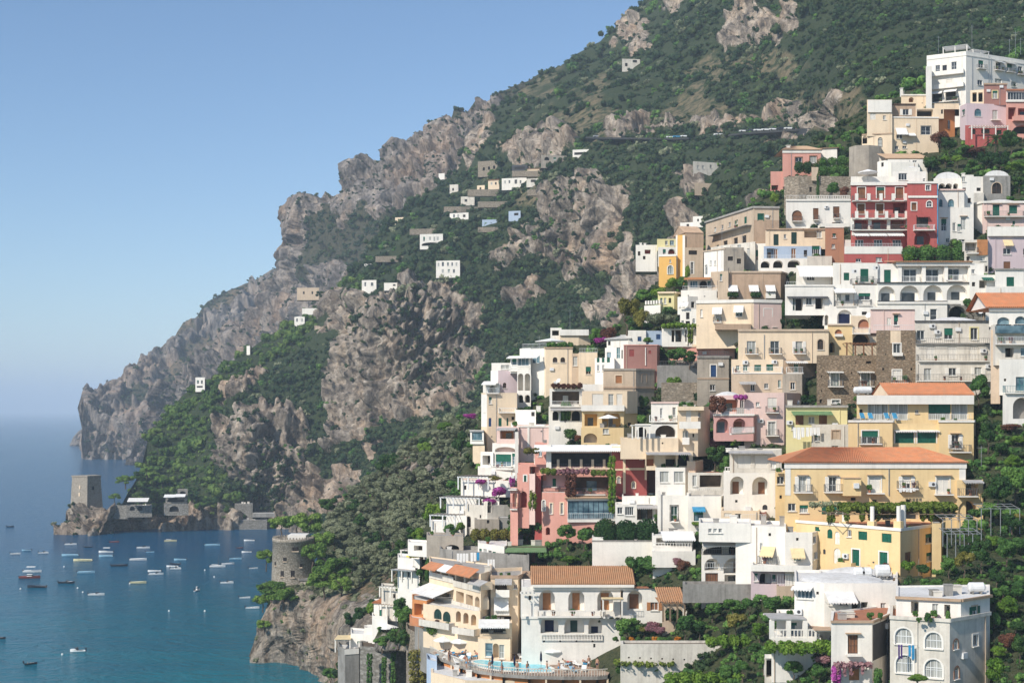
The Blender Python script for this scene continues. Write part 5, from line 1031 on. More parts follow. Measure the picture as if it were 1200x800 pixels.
b.vol([836, 883, 888], 485.5, 514, [0, 0, 2], 'pink', 7, y=-1.4, par=.2, ops=['A 846.5 498.5 14.5 17 m=pink dw=.6 dh=.75 wc=blueglass', 'A 866.5 498.5 15 17 m=pink dw=.6 dh=.75 wc=brownwood'], cor=('white', .2, .25)); b.rail(839, 883, 485.5, 'railwhite', .9, .1)
b.vol([832, 873], 463, 487, [0, 0], 'pinkpale', 8, y=2.5, roof='dome', roofh=1.1, ops=['V 856 475 18 14 m=terracotta', 'w 869.5 475 5 13']); b.balcony(839, 855, 508.5, .3, 'railwhite', sg=b.segs[3])
b = Bld('house', 'white house with two big arched porches under a grey loggia, left of the yellow villa', 'house', (875, 606))
b.vol([848, 909], 554, 606, [0, 0], 'white', 8, par=.1, ops=['A 864 568.5 16.5 21 dw=.45 wc=brownwood', 'A 891 569 19 21 dw=.4 wc=brownwood dx=.18', 'q 896.5 594 6 6 c=greydark', 'h 863 587 3 3'])
b.vol([855, 916], 527, 554.5, [0, 0], 'whitedirty', 8, y=.5, par=.5, rmat='roofgrey', ops=['s 872 541 15 15 c=white', 's 892 541 15 15 c=white', 'w 906.5 541 6 15 g=white']); b.awning(853, 905, 528, 1.2, .3, 'awninggrey'); b.rail(850, 906, 554, 'balus', .8, -.15)
b = Bld('house', 'narrow yellow house end with a small grey window beside the two arched porches', 'house', (916, 606))
b.vol([908.5, 920], 553, 606, [0, 0], 'yellow', 6, ops=['w 914.5 562.5 8 9 k=2', 'h 915 582 3 4']); b.vol([909, 921], 588, 620, [0, 0], 'yellow', 5, y=-1.0)
b = Bld('house', 'low terrace room with red edged flat roof beside the two arched porches', 'house', (828, 580))
b.vol([806, 849], 553.5, 581, [0, 0], 'whitedirty', 7, ops=['V 833 563.5 26 14 m=insidewarm nd', 'w 814 563 5 13'], par=.1, rmat='terracotta'); b.rail(808, 846, 577, 'railwhite', .7, 1.0); b.vol([806, 848], 574.5, 592, [0, 0], 'whitedirty', 3, y=-1.8, par=.1)
# cream stepped house with the plant terrace
b = Bld('house', 'cream stepped house with a shady loggia, a bare cream wall and a potted plant terrace', 'house', (790, 585))
b.vol([763, 795], 471, 500, [0, 0], 'white', 8, y=2.5, ops=['w 775 484 3 12', 'w 790 483 4 12'], cor=('pinkpale', .2, .2)); b.balcony(756, 793, 493.5, 1.3, 'railwhite')
b.vol([794, 818, 832], 476, 532, [0, 0, 4], 'cream', 8, y=0, ops=['w 803 512 6 15 k=2 b=solid bw=1', 's 807 487 6 13 c=white', 'h 812.5 510 2 4', 'w 819.5 485.5 3 5']); b.vol([794, 825], 476, 478, [0, 0], 'cream', 6, y=-.8); b.balcony(796, 820, 501, .9, 'solid')
b.vol([744, 795], 497, 515, [0, 0], 'white', 7, y=.3, ops=['Q 780 505 24 14 m=insidewarm', 'Q 752 506 12 12 m=inside'], par=.2); b.vol([727, 795], 513, 535, [0, 0], 'cream', 6, y=-.9, par=.7, ops=['h 776.5 519 2 2']); b.pergola(740, 760, 499, 513, 1.6, 0, 4, 'solid', 'white')
b.vol([757, 812], 529, 548, [0, 0], 'cream', 7, y=-2.2, ops=['Q 786 538 12 17 m=inside', 'Q 801 538 14 16 m=inside', 'Q 762 538 10 16 m=terracotta'], par=.1); b.awning(756, 808, 529.5, 2.6, .25, 'awninggrey')
b.vol([768, 803, 809], 547.5, 586, [0, 0, 2], 'white', 7, y=-3.2, ops=['w 778.5 558.5 10.5 13 g=curtain k=2', 'w 795.5 558.5 11.5 13 g=curtain k=2'], par=.5, rmat='paving'); b.vol([805, 815, 824], 540, 582, [0, 0, 3], 'cream', 5, y=-2.6)
# white row
b = Bld('house', 'low white house with striped porch and ragged awning behind the clipped dark hedge', 'house', (745, 622))
b.vol([729, 773], 581, 612, [0, 0], 'white', 8, y=2.5, par=.3); b.vol([721, 768], 591, 625, [0, 0], 'white', 6, ops=['w 726.5 598 6 8', 'w 737.5 598.5 10 10 k=4', 'V 756 600 19 18 m=insidewarm'], par=.1); b.awning(746, 770, 591.5, 1.4, .4, 'awninggrey')
b = Bld('house', 'plain white house with one tall dark window and a chimney pier', 'house', (790, 622))
b.vol([772, 806], 580, 625, [0, 0], 'white', 8, ops=['w 790 601.5 8 18 g=darkgreen fc=frame k=2 t tc=greystone b=none bw=1'], par=.4); b.vol([770.5, 774.5], 575, 625, [0, 0], 'white', 1.0, y=-.3)
b = Bld('house', 'white house with a blue striped awning over its window and rubble on the roof', 'house', (828, 616))
b.vol([806, 845, 850], 581, 618, [0, 0, 4], 'white', 8, ops=['w 818.5 604 11 12 g=blueglass fc=bluegreen k=2'], par=.3, rmat='roofgrey'); b.awning(811, 826, 593.5, .9, .6, 'awningblue')
b = Bld('house', 'small pale house with a cluttered roof terrace in front of the arched porches', 'house', (865, 622))
b.vol([845, 890], 598, 625, [0, 0], 'cream', 7, ops=['w 865 605 7 7', 's 853 603 9 4 c=white'], par=.7, rmat='roofgrey'); b.vol([866, 898], 600, 622, [0, 0], 'brownpink', 5, y=1, ops=['h 880 608 8 5'], par=.2); b.rail(868, 896, 612, 'railwhite', 1.2, 1)
# white complex with awnings
b = Bld('restaurant', 'white restaurant house with a long sloping awning, dark dining terrace and two big arches', 'restaurant', (850, 690))
b.vol([823, 877, 880], 629, 652, [0, 0, 5], 'white', 8, y=1, ops=['Q 850 645 52 10 m=inside'], par=.2, rmat='roofwhite'); b.awning(822, 876, 630, 1.9, .85, 'canvas'); b.balcony(822, 878, 651, .7, 'rail')
b.vol([822, 877, 885], 650, 690, [0, 0, 4], 'white', 8, ops=['A 834.5 661 18 14 m=white', 'A 860.5 662.5 25 18 m=white dw=.3 wc=brownwood dx=.2', 'w 834 677 15 12 g=brownwood fc=darkframe k=5', 'V 860 678 22 10 m=white'], par=.1); b.rail(826, 878, 665, 'railwhite', .7, .3)
b = Bld('house', 'big plain white house of two joined cubes with cream window blinds', 'house', (930, 672), Y=T(930, 668))
b.vol([862, 921], 617, 668, [3, 0], 'white', 9, y=1.0, ops=['w 901 651 9 10 k=2', 'h 902 626 3 3.5', 'w 892 640 3 8'], par=.4); b.awning(893, 909, 640, 1.1, 1.1, 'awningcream'); b.balcony(890, 912, 660, .9, 'rail'); b.vol([819, 880], 613, 632, [1, 0], 'white', 8, y=3, par=.4, ops=['w 832 621.5 4 5 x=3,6'])
b.vol([920, 952, 966], 623.5, 672, [0, 0, 3.5], 'white', 8, ops=['w 934.5 652 8.5 10 g=green k=2', 'h 934.5 631.5 3 3.5', 'w 954.5 632 3.5 8', 'w 955.5 650.5 4 8', 'h 958 667 3 3'], par=.4); b.awning(926, 942, 642, 1.1, 1.1, 'awningcream')
b.vol([880, 952], 662.5, 668, [1, 0], 'white', 5, y=-1.6, ext=.2, par=.2, rmat='roofgrey'); b.vol([880, 936], 668, 692, [.5, 0], 'lilac', 6, y=.4, ops=['Q 897 677 14 14 m=inside', 's 923.5 675 9 7 c=hullred', 'w 886 676 4 9', 'w 907 677 4 8']); b.rail(910, 935, 683, 'railwhite', 1.2, 1.2)
b.vol([910, 930], 686.5, 702, [0, 0], 'beige', 4, y=-1.4)
b = Bld('retaining_wall', 'long stained grey retaining wall below the white restaurant', 'wall', (865, 706))
b.vol([800, 911], 684, 704, [0, 0], 'concrete', 3, ext=.2, y=1.0, par=.6, rmat='paving')
# bottom right white complex
b = Bld('villa', 'sprawling white villa with low roof domes, a corner glass room and a planted roof terrace', 'villa', (1000, 732), Y=T(1000, 725))
b.vol([931, 966, 1052], 683, 735, [1.5, 0, 0], 'white', 12, par=.3, roof='dome', roofh=.7, ops=['w 943 694 18 14 g=blueglass k=4 fc=frame', 'h 958 694.5 3 3.5', 'w 976.5 705 10 7', 'w 989 706 10 7', 'V 1003 712 10 16 m=insidewarm', 'V 1013 713 8 16 m=insidewarm', 'w 1035 713 6 14'])
b.awning(929, 953, 686.5, .9, .3); b.awning(966, 1000, 693, 2.2, .9); b.ac(931+5, 716); b.vol([960, 1045], 676, 690, [0, 0], 'white', 8, y=6, roof='dome', roofh=.8, par=.1); b.rail(974, 995, 722, 'rail', .8, .8)
b.pergola(1000, 1050, 700, 722, 3.0, 0, 5, 'slats', 'white'); b.awning(1047, 1063, 703, 1.2, .6, 'tile_new')
b = Bld('villa', 'weathered grey white villa with four arched windows and a brick chimney line, bottom right corner', 'villa', (1100, 806), Y=T(1100, 800)-1)
b.vol([1050, 1126, 1160], 702, 730, [2.2, 0, 3.4], 'white', 9, y=1.6, par=.15, ops=['V 1072 711 9 14 m=white', 'w 1096 713 7 12 g=curtain', 'w 1142 716.5 6 13 so=0 t tc=beige', 'V 1110 715 7 14 m=white'], roof='flat', rmat='roofwhite', cor=('tile_faded', .2, .3))
b.vol([1043, 1113, 1160], 725, 806, [2.2, 0, 4.8], 'whitedirty', 8, par=.4, rmat='terracotta', ops=['a 1059 745 20 19 k=3 g=curtain t', 'a 1094 750 20 19 k=3 g=curtain t', 'a 1060 777.5 20 21 k=3 g=curtain t', 'a 1094 783 21 22 k=3 g=curtain t', 'w 1143 750 6 13 t', 'a 1120 754.5 5 11 t tc=brick', 'a 1121 788 5 14 t tc=brick'], cor=('whitedirty', .3, .15))
laundry(1052, 1058, 755, b.Y0+1.0-.6, ['cloth_purple', 'cloth_purple'], 'dark purple towels on the line below the arched windows', 1.3); laundry(1064, 1072, 755.5, b.Y0+.9, ['cloth_blue', 'cloth_blue'], 'turquoise towels on the line below the arched windows', 1.6)
tank(1144, 695, b.Y0+7, 'white tank at the right end of the grey white villa roof', .5, 1.4)
b = Bld('house', 'white cube house with one tall brown window, left of the grey white villa', 'house', (1000, 806), Y=T(1000, 800)-1)
b.vol([974, 1022, 1043], 727, 806, [0, 0, 5], 'white', 7, ops=['w 999.5 754.5 12 22 g=brownwood fc=darkframe k=3 b=none lt', 's 1001 789 12 15 c=orangewood lt'], par=.15, rmat='terracotta', cor=('tan', .2, .2)); b.strip(1023, 1042.5, 728, 769, 'greydark', .03)  # last strip: dark panel paints shade over the right side of the cube
b = Bld('house', 'white terrace house with square columns, balustrade and slatted sunshade, left of the white cube house', 'house', (930, 770))
b.vol([910, 975], 724, 770, [0, 0], 'white', 7, ops=['w 935 736 17 14 g=blueglass k=3', 'w 957 735 14 14 k=3'], par=.3, y=.5); b.vol([904, 962], 747, 772, [0, 0], 'white', 5, y=-2.6, par=.1, ops=['h 915 755 2 2'])
b.segs = b.segs[-1:]; b.rail(906, 960, 747, 'balus', .85, -.15); b.pergola(905, 944, 727, 747, -.3, -4.5, 3, 'solid', 'white', 'awninggrey', .24); b.pergola(955, 975, 739, 752, .3, -2.5, 2, 'solid', 'white', 'tan')
for i, (px, py) in enumerate(((1007, 677), (1015, 677), (1034, 677))): tank(px, py, T(1015, 700)+3, ('grubby white tank, left one on the dome roof of the sprawling villa', 'grubby white tank, middle one on the dome roof of the sprawling villa', 'larger white tank, right one on the dome roof of the sprawling villa')[i], .55+.15*(i == 2), 1.0+.4*(i == 2))
# ================================================================ centre and left
TERR = 27.2
def YT(py): return (H-TERR)*F/(py-HZ)
# white arched hotel bottom centre
b = Bld('hotel', 'bright white hotel with two arch rows and old tile roof above the swimming pool', 'hotel', (680, 778), Y=192.5)
b.vol([611, 633, 706, 727], 722, 782, [0, 0, 0, 0], 'white', 9, y=0, par=.1, ops=['A 644 731.5 21 20 dw=.5 wc=navy', 'A 673 732 23.5 20 dw=.35 wc=darkgreen', 'A 697.5 733.5 16 19 dw=.5 wc=navy dh=.4', 'h 637.5 750.5 2 3 x=4,19', 'h 696.5 756 2.5 4.5'], cor=('white', .3, .15))
b.vol([611, 730], 687, 723, [0, 0], 'white', 9, y=.6, par=.1, ops=['A 641 703.5 18.5 25 dw=.5 dh=.8 wc=orangewood', 'A 675.5 703.5 19 25 dw=.45 dh=.8 wc=orangewood', 'A 709.5 703.5 19 25 dw=.5 dh=.8 wc=orangewood', 'h 621 700 3 5'])
b.vol([727, 805], 687, 730, [0, 0], 'white', 9, y=.6, par=.4, rmat='paving', ops=['A 744 703 18 23 dw=.6 dh=.75 wc=brownwood', 'w 767 710 9 9.5 so c=orangewood g=brownwood'], cor=('terracotta', .2, .2)); b.rail(737, 752, 720, 'railwhite', .8, .3)
b.vol([624, 743], 684.5, 688, [0, 0], 'white', 10, y=.3, roof='tile', rmat='tile_old', roofh=1.9, over=.2, par=.1); b.strip(624, 743, 684.5, 687.5, 'white', .35)
b.segs = [b.segs[1]]; b.balcony(611, 704, 721, 1.0, 'balus', .8); b.balcony(706, 728, 721, 1.6, 'balus', .8); b.rail(634, 705, 749.5, 'balus', .85, .25); b.pergola(706, 728, 701, 720, 1.4, 0, 2, 'solid', 'white', 'awningcream'); b.pergola(611, 625, 694, 720, 1.0, 0, 2, 'slats', 'white')
# orange cream hotel with stacked loggias
b = Bld('hotel', 'orange and cream hotel with three stacked rows of loggias stepping down to the left', 'hotel', (563, 742), Y=199)
hb = b
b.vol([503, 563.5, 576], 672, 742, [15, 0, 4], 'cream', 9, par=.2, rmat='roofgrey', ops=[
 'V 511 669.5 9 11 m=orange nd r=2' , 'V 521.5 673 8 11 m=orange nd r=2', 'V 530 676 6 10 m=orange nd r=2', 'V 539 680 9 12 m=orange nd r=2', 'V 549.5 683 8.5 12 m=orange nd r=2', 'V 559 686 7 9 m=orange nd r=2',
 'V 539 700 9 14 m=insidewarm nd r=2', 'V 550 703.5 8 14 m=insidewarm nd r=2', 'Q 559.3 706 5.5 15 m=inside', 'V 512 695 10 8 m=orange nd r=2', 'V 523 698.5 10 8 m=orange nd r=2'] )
g = b.segs[0]
for (xa, ya, xb, yb, hh) in ((504, 673, 532, 683, 6.5), (532, 684, 563, 694, 8), (504, 700, 532, 709, 6), (532, 709, 563, 719, 6)):
    mb = MB(); u0, u1 = g.u(xa), g.u(xb); z = g.z(xb, yb); g.box(mb, u0, u1, z, z+.9, .01, .16); b.part(mb, 'balcony_front', 'whitedirty')
def lean(xa, xb, y, out, drop, mat): b.awning(xa, xb, y, out, drop, mat, sg=g)
lean(505, 521, 659, 1.6, .9, 'tile_new'); lean(519, 534, 662, 1.3, .8, 'canvas'); lean(534, 562, 663.5, 1.6, 1.1, 'tile_new'); lean(503, 532, 686, 3.4, 1.1, 'awning'); lean(556, 572, 679, 1.2, .6, 'awninggrey')
b.vol([496, 534, 563], 716, 748, [8, 3, 0], 'cream', 7, y=-1.0, par=.1, ops=['q 513 719 9 12 c=darkgreen', 'q 523.5 722 9 12 c=darkgreen', 'A 537 722 6 13 m=orange nd', 'A 546 724 6 13 m=orange nd', 'A 555 726 6 13 m=orange nd'])
g = b.segs[2]; mb = MB(); u0, u1 = 0, b.segs[2].L; b.balcony(498, 533, 733, 1.2, 'solid', .8, mat='whitedirty'); b.balcony(536, 562, 741, 1.2, 'solid', .8, mat='whitedirty')
b.vol([483, 500, 509], 704, 728, [2, 0, 4], 'orange', 6, y=7, par=.2, ops=['V 491 714 11 14 m=cream nd'], rmat='roofwhite'); b.vol([480, 497], 725, 732, [2, 0], 'tile_new', 3, y=5.5, par=.1)
b = Bld('hotel_wing', 'peach hotel wing with white balconies and a round cream blind', 'hotel wing', (590, 745), Y=201)
b.vol([575, 607, 612], 674, 748, [0, 0, 2], 'cream', 9, par=.5, rmat='roofgrey', ops=['V 587 688 14 10 m=insidewarm nd r=1.2', 'V 588 708 16 9 m=insidewarm nd r=1.2', 'V 591 726 16 9 m=insidewarm nd', 'w 604 687 4 5 g=brownwood'], cor=('tan', .4, .15))
b.balcony(581, 597, 697, 1.2, 'solid', .9); b.balcony(579, 597, 718, 1.2, 'solid', .9); b.awning(580, 600, 677, 1.5, .7, 'awninggrey'); b.awning(579, 596, 699, 1.6, 1.7, 'awning')
b.vol([562, 600], 730, 758, [0, 0], 'cream', 6, y=-4, par=.2, ops=['Q 578 737 30 11 m=inside']); b.awning(561, 597, 725, 2.6, .8); b.rail(564, 594, 742, 'rail', .8, .3)
b.vol([560, 598], 749, 782, [1, 0], 'cream', 6, y=-5.5, par=.2, ops=['w 573 761 9 16 g=blueglass k=1', 'Q 581 762 7 17 m=inside', 'w 588 763 6 16 k=1'])
b = Bld('garden_stair', 'curved white garden wall beside the hotel entrance door above the pool', 'wall', (545, 770), Y=200)
b.vol([528, 545, 570], 752, 778, [6, 2, 0], 'white', 4, par=.2); b.vol([510, 530], 735, 752, [3, 0], 'white', .8, y=8, par=.05)
# cream buildings above the wing: long roof terrace with sheets, glass house
b = Bld('roof_terrace', 'long grey roof terrace with a worn parapet behind the orange loggia hotel', 'terrace', (570, 676), Y=213)
b.vol([515, 545, 620], 650, 690, [10, 6, 0], 'concrete', 8, par=.6, rmat='roofgrey'); b.vol([577, 590], 671, 690, [0, 0], 'tan', 4, y=-3); b.vol([606, 622], 672, 690, [0, 0], 'tan', 4, y=-4)
b = Bld('greenhouse', 'long white glazed shed with a flat white roof and a green canopy beside it', 'greenhouse', (585, 664), Y=216)
b.vol([560, 591, 594], 640, 662, [6, 0, 2], 'white', 9, par=.1, ops=['w 563 647 3 9', 'w 568.5 648 4 10', 'w 574 650 4 11', 'w 579 651.5 4 11', 'w 584 653 4 11', 'w 589 654 3 11']); b.vol([592, 640], 640, 662, [0, 0], 'insidewarm', 7, y=1.5, ops=['Q 602 652 12 14 m=inside', 's 612 653 5 13 c=orange', 's 625 652 5 12 c=hullred', 'Q 634 652 8 12 m=inside'], rmat='awninggreen', par=.1)
b.awning(592, 640, 641, 3.0, .4, 'awninggreen')
laundry(551, 562, 647, 214, ['canvas', 'canvas', 'cloth_blue'], 'white sheets and a blue towel drying on the long grey roof terrace', 1.6); laundry(535, 549, 648, 216, ['canvas']*4, 'row of white sheets at the left end of the grey roof terrace', 1.5); laundry(571, 580, 655, 211, ['canvas']*3, 'three white sheets in front of the glazed shed', 1.4)
# big blank wall and terrace
b = Bld('garden_wall', 'big blank white garden wall in front of the clipped dark hedge', 'wall', (730, 664))
b.vol([694, 764, 768], 633, 664, [0, 0, 2], 'white', 3.2, par=.4, rmat='soil', cor=('concrete', .15, .06)); b.vol([694, 707], 629, 640, [0, 0], 'white', 3, y=.1, par=.1)
b = Bld('house', 'white terrace house with a sagging white awning right of the blank white wall', 'house', (787, 660))
b.vol([764, 812], 627, 662, [0, 0], 'white', 6, y=2, ops=['V 787 637 36 14 m=white dw=.3'], par=.2); b.awning(774, 812, 622, 3.2, 1.0, 'canvas'); b.vol([765, 811], 641, 660, [0, 0], 'white', 3, y=-1, par=.3, ops=['h 772 652 3 7']); b.rail(765, 810, 641, 'balus', .6, -.15); b.vol([764, 815], 645.5, 662, [0, 0], 'white', 3, y=-2.2, ext=.3, par=.2)
# red hotel
b = Bld('hotel', 'dark red and pink hotel with a long shaded dining loggia, blue veranda and bougainvillea', 'hotel', (690, 625), Y=T(690, 615))
b.vol([717, 730, 758, 761], 523, 582, [0, 0, 0, 5], 'darkred', 9, y=0, par=.3, ops=['a 751.5 535 3 6 t tc=cream', 'a 742.5 568 3.5 7 t tc=cream', 'a 725 562 3.5 7 t tc=cream'], cor=('cream', .3, .1), rmat='roofwhite')
g = b.segs[1]; b.strip(730, 733, 523, 578, 'cream', .12); b.strip(755.5, 757.8, 525, 562, 'cream', .08); b.strip(733, 757, 548, 550.5, 'cream', .07); b.strip(717.2, 729.8, 549, 551, 'cream', .06)
b.vol([640, 718], 526, 549, [0, 0], 'pinkpale', 8, y=1.0, par=.2, rmat='roofwhite', ops=['V 679.5 538.5 73 16 r=3 m=greydark nd'])
g = b.segs[-1]; mb = MB()
for i in range(6): u = g.u(654+i*13.5); g.box(mb, u-.2, u+.2, g.z(654, 549), g.z(654, 538), -.1, .15)
b.part(mb, 'pier', 'cream'); b.rail(642, 717, 548, 'rail', .6, -.1); b.awning(626, 730, 521, 2.3, .9, 'canvas')
b.vol([634, 718], 548.5, 580, [0, 0], 'salmon', 8, y=.6, par=.1, ops=['V 650 564 28 16 r=2 m=lilac dw=.14 wc=green', 'V 694 567 40 17 r=1.8 m=insidewarm dw=.3 wc=blueglass'], cor=('cream', .15, .1)); b.balcony(635, 664, 576, .8, 'rail'); b.balcony(670, 709, 578.5, 1.2, 'rail')
b.vol([635, 666], 577, 628, [1, 0], 'salmon', 7, y=-1.2, par=.5, ops=['a 637.2 592 3 12 t', 'w 646 595.5 2.8 12 t tc=cream k=1', 'w 658.5 595.5 3.2 13 t tc=cream k=1', 'Q 642 622 5 9 m=darkred'])
b.vol([665, 722], 584, 609, [0, .5], 'white', 6, y=-2.2, par=.1, ops=['w 692.5 597 54 21 k=9 g=blueglass fc=navy'], roof='shed', rmat='tile_faded', roofh=.5); b.rail(666, 719, 608, 'railwhite', .9, .06)
b.vol([665, 724], 608.5, 635, [0, 0], 'salmon', 6, y=-1.6, par=.1, ops=['Q 690 622 8 10 m=darkred'])
b.vol([607, 640], 544, 560, [1, 0], 'salmon', 7, y=1.6, ops=['V 626 551 11 9 m=darkred nd'], par=.3, rmat='paving'); b.vol([627, 641], 519, 552, [1, 0], 'salmon', 6, y=2.2, ops=['w 633 531 4 7 g=blueglass']); b.vol([640, 646], 521, 552, [0, 0], 'white', 2, y=0.2)
b.vol([606, 620], 556, 616, [.5, 0], 'salmon', 6, y=-.4, par=.4, ops=['s 615.5 560.5 3 7.5 t', 'A 613.5 585 8 19 m=darkred nd r=.8']); b.vol([598, 607], 573, 620, [.5, 0], 'salmon', 6, y=-.8, par=.1, ops=['A 603.3 585.5 5.6 17 m=cream nd r=.8']); b.balcony(598.5, 607, 596, .4, 'rail'); b.balcony(597, 607, 573, .6, 'rail')
b.vol([619.5, 627], 555, 612, [.5, 0], 'pinkpale', 5, y=-.8); b.vol([626.5, 636], 557, 620, [0, 0], 'red', 5, y=.6)
# dark gap house under the red block
b = Bld('house', 'brown sided cream house end between the red hotel and the plant terrace', 'house', (763, 575), Y=T(763, 575)+2)
b.vol([758, 769], 541, 580, [0, 0], 'brownpink', 6, par=.2)
# --- lilac house and white veranda house
b = Bld('house', 'pale pink house with a bare wall and one small window behind the red hotel', 'house', (640, 525))
b.vol([606, 655, 664], 499, 540, [0, 0, 2], 'pinkpale', 8, par=.3, rmat='roofwhite', ops=['w 647 507.5 3 5'], cor=('white', .2, .15)); b.strip(618, 620.5, 500, 523, 'white', .15)
b.vol([582, 608], 500, 528, [1, 0], 'pinkpale', 7, y=-.5, ops=['V 594 509 16 10 m=orange', 'w 604 505 3 4'], par=.2); b.awning(584, 606, 501, 1.6, .4, 'awninggrey')
b = Bld('house', 'white house with a broad blue glass veranda under a curved white roof', 'house', (590, 560))
b.vol([577, 607], 520, 548, [2, 0], 'white', 7, ops=['w 590 539 18 14 g=blueglass k=3 b=none', 'w 602.5 538 5 14 g=blueglass', 'Q 592 526.5 24 6 m=inside'], roof='dome', roofh=.8); b.balcony(562, 604, 549, 1.2, 'railwhite'); b.vol([560, 607], 548, 562, [2, 0], 'white', 6, y=-.6, par=.1); b.vol([563, 578], 530, 550, [2, 0], 'white', 4, y=1.5, ops=['V 570 539 9 11 m=inside nd'])
b.vol([603.5, 607.5], 506, 560, [0, 0], 'white', 1.5, y=-.9)
b = Bld('house', 'small projecting pale green bay window house at the left edge of the cream tower', 'house', (559, 540))
b.vol([551, 567], 504, 518, [1, 0], 'white', 5, ops=['w 559 511 12 9 g=blueglass fc=bluegreen k=3'], par=.1, cor=('awninggrey', .2, .3)); b.vol([554, 568], 518, 545, [1, 0], 'cream', 5, y=.3)
# stepped white terraces with bougainvillea
b = Bld('house', 'stepped white terrace house with slatted shades and purple bougainvillea, left of the red hotel', 'house', (570, 600), Y=T(570, 610))
b.vol([540, 598], 563, 580, [3, 0], 'white', 7, y=4, par=.2, ops=['h 545 571 3 5'], rmat='terracotta'); b.pergola(540, 575, 559, 572, 1.2, -4, 4, 'slats', 'railwhite', 'roofgrey')
b.vol([523, 585], 585, 600, [3, 0], 'white', 7, y=1.5, par=.2, ops=['h 560 590 4 5']); b.pergola(520, 565, 583, 594, 1.5, -3, 4, 'slats', 'railwhite', 'roofgrey')
b.vol([545, 571, 598], 592, 628, [3, 0, 2], 'whitedirty', 7, y=-.4, par=.1, ops=['a 549.5 611 4.5 13 g=inside fc=darkframe', 'Q 572.5 594 7 13 m=inside', 'h 590 608 8 7', 'h 563 605 2 4']); b.vol([523, 547], 604, 628, [2, 0], 'white', 5, y=1.5, par=.2)
b.vol([505, 540], 612, 630, [2, 0], 'white', 5, y=1, par=.2); b.pergola(506, 535, 604, 616, .6, -3, 3, 'slats', 'railwhite', 'roofgrey')
b.vol([556, 585], 608, 630, [0, 0], 'greyplaster', 4, y=-2.6, par=.2, ops=['h 572 611 3 4']); b.vol([584, 598], 606, 628, [0, 0], 'concrete', 3, y=-2, par=.1)
# cream tower group top left
b = Bld('house', 'tall cream house with two small arched windows and a wide roof parasol', 'house', (655, 456))
b.vol([638, 639.5, 671], 407, 460, [.2, 0, 0], 'cream', 9, par=.5, ops=['a 650.5 421.5 5.5 6 g=inside fc=darkframe', 'a 659.5 421.5 5.5 6 g=inside fc=darkframe'], cor=('tan', .2, .2))
b.vol([621, 640], 408, 460, [2.5, 0], 'white', 9, y=.2, par=.5, ops=['w 628 421 9 9 g=blueglass k=2', 'w 637.3 422 2 7']); b.rail(611, 639, 408, 'railwhite', .9, -.3); b.vol([609, 622], 408, 425, [1, 0], 'white', 6, y=2.5, par=.3)
b.vol([598, 622], 417, 435, [2, 0], 'white', 7, y=.4, ops=['w 613 423.5 13 10 g=blueglass k=3', 'w 602.5 423 5 9 g=blueglass k=1'], par=.1); b.awning(597, 633, 416.5, 1.4, .5); b.balcony(598, 622, 434, .7, 'railwhite')
b.vol([606, 622], 433, 480, [.5, 0], 'white', 7, y=-.4, ops=['A 610 447.5 6.5 20 m=whitedirty nd', 'A 618 447.5 6.5 20 m=whitedirty nd', 'A 610 467 6 9 m=inside nd', 'A 618 467 6 9 m=inside nd'], par=.1)
b = Bld('house', 'pale grey lilac house wall with one small arched window, left of the white double arches', 'house', (590, 470))
b.vol([575, 584, 606.5], 434, 480, [2, 0, .5], 'lilac', 7, ops=['a 591.3 451.5 4 6.5 g=inside fc=darkframe'], par=.6); b.strip(575.2, 583.8, 434, 470, 'white', .02); b.vol([576, 606], 425, 436, [1, 0], 'white', 5, y=2, ops=['w 592 430 10 5'], par=.2); b.vol([566, 586], 449, 462, [1, 0], 'white', 5, y=-.5, ops=['Q 577 456 8 9 m=inside'], par=.2); b.awning(567, 584, 446.5, 1.8, .7)
b = Bld('house', 'narrow cream tower house with blue and green shutters, leftmost edge of the upper town', 'house', (575, 525))
b.vol([564, 571, 606], 460, 535, [2.5, 0, 1], 'cream', 8, ops=['w 574.5 469 3.5 8', 's 574.2 494.5 3.2 10 c=blueshutter', 's 586 494.5 3.8 10', 's 594.7 494 2 9', 'h 601 490 3 4', 'w 568 478 1.8 9'], par=.4); b.strip(564.1, 570.8, 462, 500, 'white', .03); b.balcony(565, 584, 460.5, .6, 'railwhite'); b.balcony(584, 604, 483, 1.2, 'balus', .8)
b = Bld('house', 'little peach house with bright green shutters beside the vine draped terrace', 'house', (635, 500))
b.vol([604, 628], 480, 508, [2, 0], 'white', 6, y=-1.2, par=.4, ops=['h 624.5 485 4 5']); b.awning(606, 640, 497, 1.4, .4); b.vol([603, 645], 497, 510, [1, 0], 'pinkpale', 5, y=-2, par=.2)
b = Bld('house', 'white terrace house with a red bloomed pergola, columns and a tall climbing plant', 'house', (665, 515))
b.vol([644, 683], 455, 478, [0, 0], 'white', 7, y=1, ops=['V 663 466 32 15 m=insidewarm dw=.2 wc=curtain'], par=.2); b.vol([643, 684], 476, 510, [0, 0], 'white', 6, y=-.4, ops=['Q 651 487 7 11 m=inside', 'Q 661 487 8 12 m=inside', 'Q 675 487 10 12 m=inside'], par=.4); b.balcony(644, 683, 476, .9, 'railwhite'); b.awning(645, 682, 476.5, 1.8, .6, 'awninggrey')
b = Bld('house', 'peach house with one brown framed window, top row of the left town', 'house', (688, 448))
b.vol([678, 700], 413, 455, [0, 0], 'cream', 8, ops=['w 689.5 434 6 9 g=inside fc=beige k=2'], par=.3); b.rail(679, 700, 413, 'railwhite', .8); b.vol([670, 679], 414, 455, [0, 0], 'beige', 6, y=2, ops=['w 674 423 5 11 g=curtain'])
b = Bld('house', 'brown pink house with small dark red windows and a pale green glazed stair', 'house', (745, 448))
